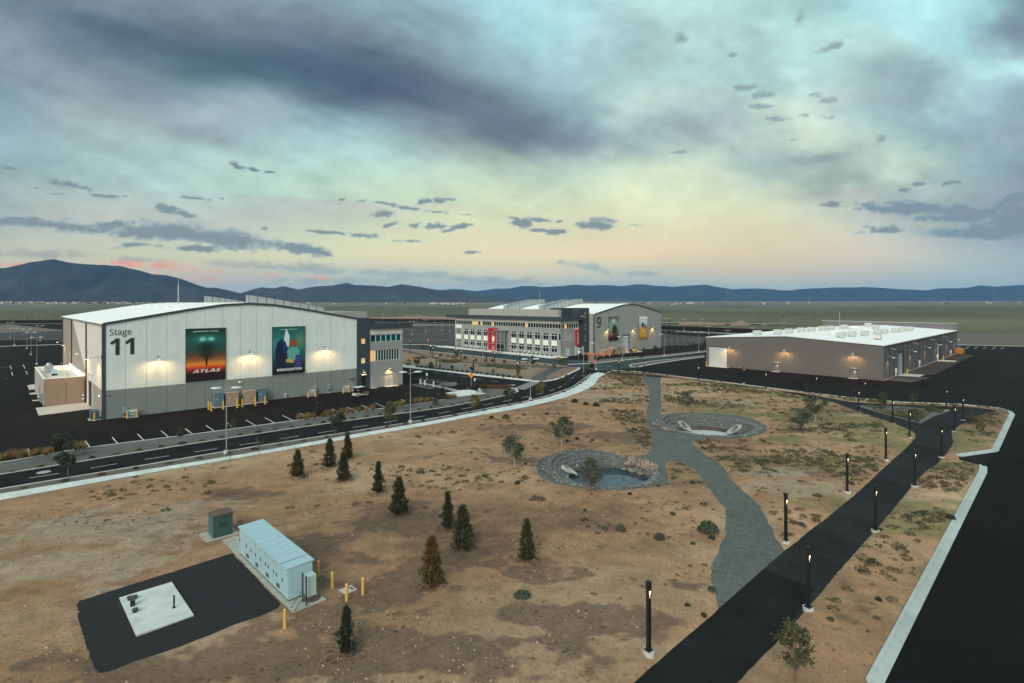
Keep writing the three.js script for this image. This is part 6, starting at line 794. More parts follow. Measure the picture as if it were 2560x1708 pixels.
// ------------------------------------------------------------------ switchgear compound in the foreground
{
  structure('gravel_pad', slabOf(padOutline, -0.05, 0.085), mat(0.02, 0.024, 0.027, 0.95, { map: rep(T_gravel, 1.6), bumpMap: rep(T_gravel, 1.6), bumpScale: 0.03 }));
  structure('concrete_pad', slabOf([[-21.79,-41.53], [-21.1,-42.38], [-11.17,-33.26], [-12.62,-31.81]], -0.1, 0.16), concrete([0.4, 0.42, 0.37], 3));
  structure('concrete_pad', slabOf([[-23.75,-33.42], [-21.75,-35.32], [-18.19,-31.59], [-20.14,-29.63]], 0.02, 0.17), concrete([0.62, 0.66, 0.63], 3.5));
  structure('concrete_pad', slabOf([[-10.78,-34.32], [-10.16,-34.94], [-9.66,-34.41], [-10.21,-33.84]], -0.1, 0.16), concrete([0.55, 0.53, 0.47], 2));
  const o = [-13.37,-32.95], W = 1.5, L = 8.7, h = 2.0, n = 10, M_cab = mat(0.35, 0.51, 0.56, 0.45), M_cabTop = M_cab, M_seam = mat(0.06, 0.09, 0.1, 0.6);
  const t = thing('switchgear', 'long row of pale blue electrical cabinets on a concrete pad', 'cabinet row', [o[0], 0.16, o[1]], TURN);
  part(t, 'plinth', box2(0.05, W - 0.05, 0, 0.1, -L + 0.05, -0.05), M_seam); part(t, 'body', box2(0.03, W - 0.02, 0.1, h - 0.1, -L + 0.02, -0.02), M_cab);
  const cuts = [0, 0.105, 0.21, 0.265, 0.37, 0.425, 0.53, 0.635, 0.735, 0.84, 1];
  for (let k = 0; k < n; k++) {
    const a = -L * cuts[k], b = -L * cuts[k + 1]; if (Math.abs(a - b) < 0.02) continue;
    const d = part(t, 'door', box2(0, 0.03, 0.14, h - 0.14, b + 0.015, a - 0.015), M_cab); part(d, 'handle', box2(-0.05, 0, 0.95, 1.15, b + 0.1, b + 0.15), M_seam); part(d, 'hinge', box2(-0.02, 0, h - 0.45, h - 0.36, a - 0.06, a - 0.03), M_seam);
    part(t, 'lid', plate([[-0.1, h - 0.08], [W + 0.1, h - 0.02], [W + 0.1, h + 0.06], [-0.1, h]], Math.abs(a - b) - 0.03).translate(0, 0, a - 0.015 + (k ? 0 : 0.06)), M_cabTop);
    if (k) part(t, 'lid_rib', plate([[-0.11, h], [W + 0.11, h + 0.06], [W + 0.11, h + 0.1], [-0.11, h + 0.04]], 0.06).translate(0, 0, a + 0.03), M_cab);
  }
  part(t, 'end_panel', box2(0.02, W, 0.1, h - 0.08, -0.02, 0.02), M_cab);
  const m = toW(t, 1.05, 0.75), p = thing('meter_pedestal', 'pale meter box on two dark posts at the end of the blue cabinets', 'meter box', [m[0], 0.16, m[1]], TURN);
  part(p, 'box', cbox(0.5, 1.25, 0.55, 0.02, 0, 0.35, 0), mat(0.38, 0.52, 0.5, 0.5)); for (const z of [-0.1, 0.42]) { part(p, 'post', box(0.07, 1.75, 0.07, -0.42, 0, z), mat(0.05, 0.04, 0.03, 0.7)); part(p, 'strut', rod([-0.42, 0.75, z], [-0.42 - 0.75, 0, z + 0.1], 0.025), M_seam); }
  for (const z of [-1.5, -3.3, -5.2, -7]) part(t, 'vent_grille', box2(-0.012, 0.0, 0.3, 0.55, z - 0.25, z + 0.25), M_seam);
  const g = [-22.59,-41.83], q = thing('pad_transformer', 'dark green pad-mounted transformer with rusty top behind the blue cabinets', 'transformer', [g[0], 0.14, g[1]], TURN), M_green = mat(0.035, 0.085, 0.085, 0.5);
  part(q, 'pad', box2(-0.6, 1.75, -0.24, 0, -1.75, 0.35), concrete([0.42, 0.4, 0.34], 2)); part(q, 'body', box2(0, 1.35, 0.005, 1.6, -1.3, 0), M_green); part(q, 'door', [box2(-0.03, 0, 0.08, 1.5, -1.26, -0.66), box2(-0.03, 0, 0.08, 1.5, -0.64, -0.04)], mat(0.055, 0.13, 0.125, 0.5)); part(q, 'lid', plate([[-0.06, 1.605], [1.4, 1.605], [1.4, 1.72], [-0.06, 1.66]], 1.42).translate(0, 0, 0.06), mat(0.13, 0.085, 0.07, 0.8, { map: rep(T_conc, 0.6) })); part(q, 'warning_plate', box2(0.4, 0.95, 0.7, 1.05, 0, 0.012), mat(0.03, 0.05, 0.05, 0.6));
  const old = bollard0; const mk = mat(0.62, 0.4, 0.1, 0.55);
  [[[-12.63,-36.06], 'behind the blue cabinets, farthest'], [[-11.24,-34.58], 'behind the meter box'], [[-9.91,-33.12], 'in front of the small pale pad'], [[-9.13,-33.84], 'right of the small pale pad'], [[-12.48,-30.37], 'in front of the black gravel pad']].forEach(([p, w]) => { const c = copy(old, [p[0], 0.05, p[1]], 0, 'yellow bollard ' + w, [1.05, 1.1, 1.05]); c.traverse((m) => { if (m.name === 'post') m.material = mk; }); });
  const pipes = [[[-22.95,-33.2], 0.12, 'leftmost'], [[-22.73,-33.27], 0.13, 'second'], [[-22.33,-32.53], 0.34, 'tallest'], [[-21.73,-31.86], 0.13, 'nearest']];
  pipes.forEach(([p, hh, w]) => { const s = thing('conduit_stub', `dark capped conduit stub on the pale slab, ${w} of four`, 'pipe stub', [p[0], 0.17, p[1]], 0.4, 'conduit stubs on the slab'); part(s, 'pipe', cyl(0.13, 0.13, hh, 12), M_black); part(s, 'cap', cyl(0.16, 0.16, 0.06, 12, 0, hh, 0), M_trim); });
  const pp = [-19.76,-32.31], st = thing('standpipe', 'thin dark standpipe at the right of the pale slab', 'pipe', [pp[0], 0.17, pp[1]]); part(st, 'pipe', cyl(0.05, 0.05, 0.72, 10), M_black); part(st, 'flange', cyl(0.1, 0.1, 0.04, 12), M_trim);
  const mh = [-12.07,-33.38]; oneMesh('hatch_cover', cyl(0.5, 0.5, 0.03, 24), mat(0.11, 0.075, 0.065, 0.7), 'rusty round hatch cover on the pad beside the meter box', 'hatch cover', [mh[0], 0.165, mh[1]]);
  const hd = [-10.1,-34.35]; const hb = thing('lifting_handle', 'black curved handle on the small pale pad', 'handle', [hd[0], 0.16, hd[1]], 0.5); part(hb, 'bar', new THREE.TorusGeometry(0.16, 0.03, 6, 12, Math.PI), M_black); part(hb, 'foot', box(0.12, 0.03, 0.1, 0.16, 0, 0), M_black);
}
// ------------------------------------------------------------------ golf cart by the stair tower
{
  const p = [-29.03,-105.86], t = thing('golf_cart', 'white-roofed utility golf cart parked by the dark stair tower', 'golf cart', [p[0], 0, p[1]], TURN + 0.15), M_body = mat(0.5, 0.49, 0.46, 0.4), M_seat = mat(0.03, 0.026, 0.024, 0.8);
  part(t, 'body', [cbox(1.1, 0.5, 1.15, 0.06, -0.95, 0.32, 0), cbox(1.9, 0.22, 1.2, 0.05, 0.5, 0.32, 0)], M_body);
  part(t, 'cargo_bed', [box2(0.25, 1.55, 0.56, 0.62, -0.62, 0.62), box2(0.25, 1.55, 0.62, 0.85, -0.62, -0.57), box2(0.25, 1.55, 0.62, 0.85, 0.57, 0.62), box2(1.5, 1.55, 0.62, 0.85, -0.57, 0.57)], mat(0.25, 0.12, 0.07, 0.7));
  part(t, 'seat', [cbox(0.5, 0.16, 1.05, 0.04, -0.15, 0.56, 0), cbox(0.14, 0.5, 1.05, 0.04, 0.12, 0.7, 0)], M_seat); part(t, 'roof', cbox(1.9, 0.09, 1.25, 0.035, -0.35, 1.88, 0), mat(0.78, 0.78, 0.75, 0.4));
  for (const [x, z] of [[-1.15, -0.55], [-1.15, 0.55], [0.3, -0.55], [0.3, 0.55]]) part(t, 'roof_post', rod([x, 0.7, z], [x * 0.9, 1.9, z], 0.03), M_black); part(t, 'windscreen', box2(-1.16, -1.14, 0.85, 1.85, -0.52, 0.52), M_glass); part(t, 'steering_wheel', new THREE.TorusGeometry(0.18, 0.02, 6, 14).rotateY(1.2).translate(-0.62, 1.0, 0.25), M_black);
  for (const [x, z] of [[-1.0, -0.58], [-1.0, 0.58], [0.95, -0.58], [0.95, 0.58]]) { const w = part(t, 'wheel', new THREE.TorusGeometry(0.2, 0.09, 8, 16).translate(x, 0.29, z), M_black); part(w, 'hub', cyl(0.13, 0.13, 0.14, 12, 0, -0.07, 0).rotateX(Math.PI / 2).translate(x, 0.29, z), M_frame); }
}
// ------------------------------------------------------------------ signs
{
  const sign = (base, top, kind, label, turn = 0.2) => {
    const H = 18 * (base[1] - 0) * 0 + top, t = thing('road_sign', label, 'sign', [base[0], 0, base[1]], turn, 'road signs'); part(t, 'post', cyl(0.045, 0.045, H, 8), M_galv);
    if (kind === 'stop') { const g = new THREE.CylinderGeometry(0.48, 0.48, 0.03, 8).rotateY(Math.PI / 8).rotateX(Math.PI / 2); part(t, 'panel', g.translate(0, H - 0.3, 0.07), mat(0.5, 0.025, 0.025, 0.4)); const w = textGeo('STOP', 0.22, fontB); w.computeBoundingBox(); part(t, 'lettering', w.translate(-w.boundingBox.max.x / 2, H - 0.41, 0.085), mat(0.8, 0.8, 0.8, 0.5)); }
    if (kind === 'diamond' || kind === 'white_diamond') { part(t, 'panel', new THREE.BoxGeometry(0.85, 0.85, 0.03).rotateZ(Math.PI / 4).translate(0, H - 0.4, 0.07), kind === 'diamond' ? mat(0.8, 0.28, 0.015, 0.4) : mat(0.75, 0.77, 0.76, 0.5)); if (kind === 'diamond') part(t, 'symbol', [new THREE.BoxGeometry(0.1, 0.4, 0.01).translate(0, H - 0.4, 0.09), new THREE.BoxGeometry(0.22, 0.1, 0.01).translate(0.05, H - 0.25, 0.0905)], M_black); }
    if (kind === 'plate') part(t, 'panel', box(0.34, 0.55, 0.03, 0, H - 0.55, 0.06), mat(0.75, 0.77, 0.76, 0.5));
    return t;
  };
  sign([22.31,-148.51], 2.6, 'stop', 'red octagonal stop sign at the junction by the far stage'); sign([-35.41,-233.58], 2.6, 'stop', 'small far stop sign in the lot left of the glazed office'); sign([-8.72,-118.18], 2.9, 'diamond', 'orange diamond warning sign by the concrete ramp'); sign([-28.57,-155.47], 2.9, 'diamond', 'orange diamond warning sign beyond the near office corner'); sign([-19.66,-127.57], 1.75, 'plate', 'small white plate sign among the parking stalls'); sign([-7.96,-117.9], 1.9, 'plate', 'small white plate sign behind the dark conifer at the ramp'); sign([21.47,-177.69], 2.6, 'white_diamond', 'white diamond sign by the red bracket of the far office');
  [[-17.62,-211.71], [-15.43,-209.04], [-13.82,-206.44], [1.37,-189.89], [5.58,-183.59], [7.85,-180.92], [4.16,-185.64]].forEach((p, i) => sign(p, 2.0, 'plate', `${ord(i)} white parking plate from the left along the far office front`));
  [[-20.17,-121.86], [-18.97,-120.5], [-16.77,-118.32]].forEach((p, i) => { const t = thing('concrete_bollard', `${ord(i)} stout concrete post from the left by the stall crossing`, 'bollard', [p[0], 0, p[1]], 0, 'concrete posts by the crossing'); part(t, 'post', cyl(0.2, 0.18, 1.05, 14), M_concrete); part(t, 'cap', cyl(0.2, 0.12, 0.08, 14, 0, 1.05, 0), M_concrete); });
}
// ------------------------------------------------------------------ boxes, barricades and vehicles in the yard of the far stage
{
  const crate = (p, w, h, d, m, label, ribs = 4) => { const t = thing('storage_container', label, 'container', [p[0], 0, p[1]], TURN, 'storage boxes by the far stage'); part(t, 'body', cbox(w, h, d, 0.04, 0, 0.1, 0), m); part(t, 'skid', [box(w * 0.9, 0.1, 0.15, 0, 0, d * 0.35), box(w * 0.9, 0.1, 0.15, 0, 0, -d * 0.35)], M_black); for (let k = 0; k < ribs; k++) part(t, 'rib', box(0.07, h - 0.2, 0.05, -w / 2 + (k + 0.5) * w / ribs, 0.2, d / 2), m); };
  crate([32.08,-189.89], 4.0, 1.9, 2.2, mat(0.42, 0.27, 0.18, 0.7), 'long tan storage box below the dark film poster'); crate([35.03,-192.09], 2.2, 2.5, 2, mat(0.42, 0.3, 0.2, 0.7), 'tan crate behind the yellow-leaved tree', 3); crate([37.05,-194.34], 2.2, 2.6, 2, mat(0.16, 0.22, 0.22, 0.6), 'grey-green cabinet between tan crates by the far stage', 3); crate([38.76,-195.87], 1.8, 2.6, 2, mat(0.42, 0.28, 0.18, 0.7), 'tan crate beside the gable door of the far stage', 2);
  bollards([[33.48,-188.45], [37.25,-192.09], [39.07,-192.84], [14.83,-175.18], [15.66,-174.57], [29.91,-187.04]], '# yellow bollard from the left around the far stage yard', 1.3);
  const b = [24.08,-168.08], bl = thing('monument_block', 'brown stone block standing at the junction by the stop sign', 'monument', [b[0], 0, b[1]], 0.1); part(bl, 'block', cbox(1.7, 2.0, 0.8, 0.05, 0, 0.12, 0), mat(0.3, 0.17, 0.12, 0.8, { map: rep(T_conc, 0.5) })); part(bl, 'plinth', box(2, 0.12, 1.1), M_concrete);
  const bar = (p, m, label, turn) => { const t = thing('barricade', label, 'barricade', [p[0], 0, p[1]], turn, 'barricades by the far stage'); part(t, 'board', [box(2.2, 0.22, 0.05, 0, 0.75, 0), box(2.2, 0.22, 0.05, 0, 0.4, 0)], m); for (const s of [-0.9, 0.9]) part(t, 'leg', [rod([s, 0, 0.3], [s, 1, 0], 0.03), rod([s, 0, -0.3], [s, 1, 0], 0.03)], M_frame); };
  const M_or = mat(0.6, 0.17, 0.05, 0.6), M_rd = mat(0.5, 0.05, 0.03, 0.6); bar([25.36,-188.45], M_or, 'orange board barricade nearest the dark tower', 0.2); bar([26.63,-187.74], M_or, 'orange board barricade right of the dark tower', 0.1); bar([27.67,-185.64], M_or, 'orange board barricade in front of the downspout', 0.3); bar([29.1,-181.58], M_rd, 'red board barricade below the long tan box', 0.1); bar([31.72,-184.95], M_rd, 'red board barricade right of the long tan box', -0.1);
  const fl = [44.74,-201.43], f = thing('forklift', 'small yellow lift truck in front of the far stage gable', 'forklift', [fl[0], 0, fl[1]], TURN + 0.4); part(f, 'body', cbox(1.7, 0.8, 1.1, 0.06, 0, 0.3, 0), M_yellow); part(f, 'mast', [rod([-1, 0.1, 0.3], [-1, 2, 0.3], 0.05), rod([-1, 0.1, -0.3], [-1, 2, -0.3], 0.05)], M_black); part(f, 'cage', [rod([-0.6, 1, 0.45], [-0.6, 2, 0.45], 0.03), rod([0.5, 1, 0.45], [0.5, 2, 0.45], 0.03), rod([-0.6, 1, -0.45], [-0.6, 2, -0.45], 0.03), rod([0.5, 1, -0.45], [0.5, 2, -0.45], 0.03), box(1.2, 0.05, 1, -0.05, 2, 0)], M_black); for (const [x, z] of [[-0.6, 0.5], [-0.6, -0.5], [0.6, 0.5], [0.6, -0.5]]) part(f, 'wheel', new THREE.TorusGeometry(0.2, 0.1, 8, 14).translate(x, 0.3, z), M_black);
  const cp = [93.22,-329.48], c = thing('parked_car', 'dark car parked alone in the far lot right of the far stage', 'car', [cp[0], 0, cp[1]], 0.2), prof = new THREE.Shape([[-2.2, 0.35], [2.2, 0.35], [2.25, 0.8], [1.5, 0.95], [0.9, 1.45], [-0.9, 1.5], [-1.6, 1.0], [-2.2, 0.9]].map((v) => new THREE.Vector2(...v)));
  part(c, 'body', new THREE.ExtrudeGeometry(prof, { depth: 1.6, bevelEnabled: true, bevelSize: 0.06, bevelThickness: 0.06, bevelSegments: 2 }).translate(0, 0, -0.8), mat(0.02, 0.02, 0.022, 0.3)); for (const s of [-1, 1]) part(c, 'window', box2(-1.0, 1.0, 1.0, 1.35, s * 0.87, s * 0.9), M_glass); for (const [x, z] of [[-1.4, 0.85], [-1.4, -0.85], [1.4, 0.85], [1.4, -0.85]]) { const w = part(c, 'wheel', new THREE.TorusGeometry(0.24, 0.1, 8, 16).translate(x, 0.34, z), M_black); part(w, 'rim', cyl(0.16, 0.16, 0.12, 10, 0, -0.06, 0).rotateX(Math.PI / 2).translate(x, 0.34, z), M_frame); }
  const at = [12.51,-174.57]; const rk = thing('planter_box', 'brown planter box with dark shrub by the far office end', 'planter', [at[0] + 2, 0, at[1] + 0.5], TURN); part(rk, 'box', cbox(1.6, 0.7, 0.8, 0.04), mat(0.2, 0.1, 0.06, 0.8)); part(rk, 'soil', box(1.4, 0.02, 0.6, 0, 0.7, 0), M_black);
}
// ------------------------------------------------------------------ plants
function leafMesh(list) {           // list of [x, y, z, size, colour, stretch, axis tilt]; each leaf a small bent quad
  const r = rng(list.length * 7 + 1), pos = [], col = [];
  for (const [x, y, z, s, c, k = 0.6] of list) {
    const a = r() * 6.283, b = Math.acos(r() * 2 - 1), ux = Math.sin(b) * Math.cos(a), uy = Math.cos(b), uz = Math.sin(b) * Math.sin(a); let vx = r() - 0.5, vy = r() - 0.5, vz = r() - 0.5; const d = vx * ux + vy * uy + vz * uz; vx -= d * ux; vy -= d * uy; vz -= d * uz; const l = Math.hypot(vx, vy, vz) || 1, w = s * k / l; vx *= w; vy *= w; vz *= w;
    const A = [x - ux * s, y - uy * s, z - uz * s], C = [x + ux * s, y + uy * s, z + uz * s], Bq = [x + vx, y + vy, z + vz], D = [x - vx, y - vy, z - vz];
    pos.push(...A, ...Bq, ...C, ...A, ...C, ...D); for (let i = 0; i < 6; i++) col.push(...c);
  }
  const g = new THREE.BufferGeometry(); g.setAttribute('position', new THREE.Float32BufferAttribute(pos, 3)); g.setAttribute('color', new THREE.Float32BufferAttribute(col, 3)); g.computeVertexNormals(); return g;
}
const blades = (list) => {          // thin triangles from root to tip: [x0, y0, z0, x1, y1, z1, width, colour]
  const pos = [], col = []; list.forEach(([a, b, c, d, e, f, w, k], i) => { const t = i * 2.399; pos.push(a + w * Math.cos(t), b, c + w * Math.sin(t), a - w * Math.cos(t), b, c - w * Math.sin(t), d, e, f); for (let q = 0; q < 3; q++) col.push(...k); });
  const g = new THREE.BufferGeometry(); g.setAttribute('position', new THREE.Float32BufferAttribute(pos, 3)); g.setAttribute('color', new THREE.Float32BufferAttribute(col, 3)); g.computeVertexNormals(); return g;
};
const M_leaf = new THREE.MeshPhysicalMaterial({ vertexColors: true, roughness: 0.85, side: THREE.DoubleSide, transmission: 0.25, thickness: 0 }), M_needle = mat(1, 1, 1, 0.9, { vertexColors: true, side: THREE.DoubleSide }), M_bark = mat(0.13, 0.1, 0.075, 0.95), M_barkPale = mat(0.4, 0.35, 0.28, 0.9), M_stake = mat(0.3, 0.13, 0.06, 0.8);
const gauss = (r) => (r() + r() + r() - 1.5) / 1.5;
// broadleaf: unit tree 1 m high; [crown base, crown width over height, colour, leaves, clumps]
function treeGeo(seed, base, wide, tint, n = 1700, clumps = 26, leaf = 0.027) {
  const r = rng(seed), L = [], C = [];
  for (let k = 0; k < clumps; k++) { const t = r(), y = base + (1 - base) * (0.12 + 0.8 * t), rad = wide * 0.5 * Math.sin(Math.PI * Math.min(0.97, 0.14 + 0.8 * t)) * (0.35 + 0.65 * Math.sqrt(r())), a = r() * 6.283; C.push([rad * Math.cos(a), y, rad * Math.sin(a), 0.075 + 0.075 * r(), 0.7 + 0.6 * r()]); }
  for (let k = 0; k < n; k++) { const c = C[Math.floor(r() * clumps)], s = c[3] * (wide > 0.7 ? 1.25 : 1), v = c[4] * (0.75 + 0.5 * r()); L.push([c[0] + gauss(r) * s * 1.15, Math.min(1, c[1] + gauss(r) * s), c[2] + gauss(r) * s * 1.15, leaf * (0.6 + 0.8 * r()), [tint[0] * v, tint[1] * v, tint[2] * v]]); }
  const limbs = [cyl(0.016, 0.011, base + 0.12, 7)]; for (const c of C.filter((_, k) => k % 2 === 0)) limbs.push(rod([0, base * 0.85, 0], [c[0] * 0.85, c[1], c[2] * 0.85], 0.0055, 5));
  return { crown: leafMesh(L), trunk: merge(limbs) };
}
function pineGeo(seed, tint) {
  const r = rng(seed), L = [];
  const wob = Array.from({ length: 8 }, () => 0.5 + 0.85 * r());
  for (let k = 0; k < 760; k++) {
    const t = Math.pow(r(), 1.25), y = 0.03 + 0.9 * t, a = r() * 6.283, R = 0.235 * Math.pow(1 - t, 0.62) * (t < 0.12 ? 0.75 + t * 2 : 1) * wob[Math.floor((a / 6.283 * 5 + t * 13) % 8)], q = Math.sqrt(0.05 + 0.95 * r()), x = R * q * Math.cos(a), z = R * q * Math.sin(a), v = 0.6 + 0.8 * r();
    for (let b = 0; b < 9; b++) { const da = a + gauss(r) * 1.3, out = 0.055 * (0.4 + r()), up = 0.07 * (0.35 + r()); L.push([x, y, z, x + out * Math.cos(da), y + up, z + out * Math.sin(da), 0.0085, [tint[0] * v, tint[1] * v, tint[2] * v]]); }
  }
  for (let b = 0; b < 40; b++) { const a = r() * 6.283; L.push([0, 0.88, 0, 0.03 * Math.cos(a), 0.94 + 0.06 * r(), 0.03 * Math.sin(a), 0.006, tint]); }
  return { crown: blades(L), trunk: merge([cyl(0.03, 0.008, 0.9, 7), rod([0.11, 0, 0.11], [0.11, 0.45, 0.11], 0.007, 5)]) };
}
function grow(kind, geo, x, z, h, wide, turn, label, category, group, bark = M_bark, leaf = M_leaf, y0) {
  const t = thing(kind, label, category, [x, y0 ?? Math.max(0, groundAt(x, z)), z], turn, group); t.scale.set(h * wide, h, h * wide); part(t, 'trunk', geo.trunk, bark); part(t, 'crown', geo.crown, leaf); return t;
}
// young pines on the sand
{
  const G = [pineGeo(1, [0.07, 0.074, 0.032]), pineGeo(2, [0.058, 0.068, 0.032]), pineGeo(3, [0.14, 0.1, 0.034]), pineGeo(4, [0.045, 0.058, 0.032]), pineGeo(5, [0.066, 0.068, 0.03]), pineGeo(6, [0.054, 0.062, 0.03])];
  [[[-22.03,-56.79,2.92], 0, 'small pine nearest the sidewalk, left of the row'], [[-19.83,-60.09,3.17], 1, 'pine in the clump of three, left and behind'], [[-18.87,-63.38,2.91], 4, 'pine farthest back in the clump of three'], [[-16.94,-55.53,2.97], 1, 'pine at the front of the clump of three'], [[-12.55,-51.88,3.02], 5, 'single pine right of the clump of three'], [[-9.52,-46.5,3.23], 1, 'slim pine with a thin top in mid-row'], [[-5.09,-43.72,2.97], 5, 'left pine of the overlapping pair'], [[-3.59,-40.06,3.19], 0, 'right and nearer pine of the overlapping pair'], [[1.02,-37.98,2.94], 4, 'broad pine standing alone on the right'], [[-5.05,-34.65,3.17], 2, 'browning ochre pine in front of the pair'], [[-8.43,-28.08,2.44], 3, 'dark pine nearest the camera beside the yellow bollards']].forEach(([p, k, w], i) => grow('pine_tree', G[k], p[0], p[1], p[2], 0.98 + 0.12 * Math.sin(i * 3), i * 1.3, 'young ' + w, 'pine tree', 'young pines on the sand', M_bark, M_needle));
}
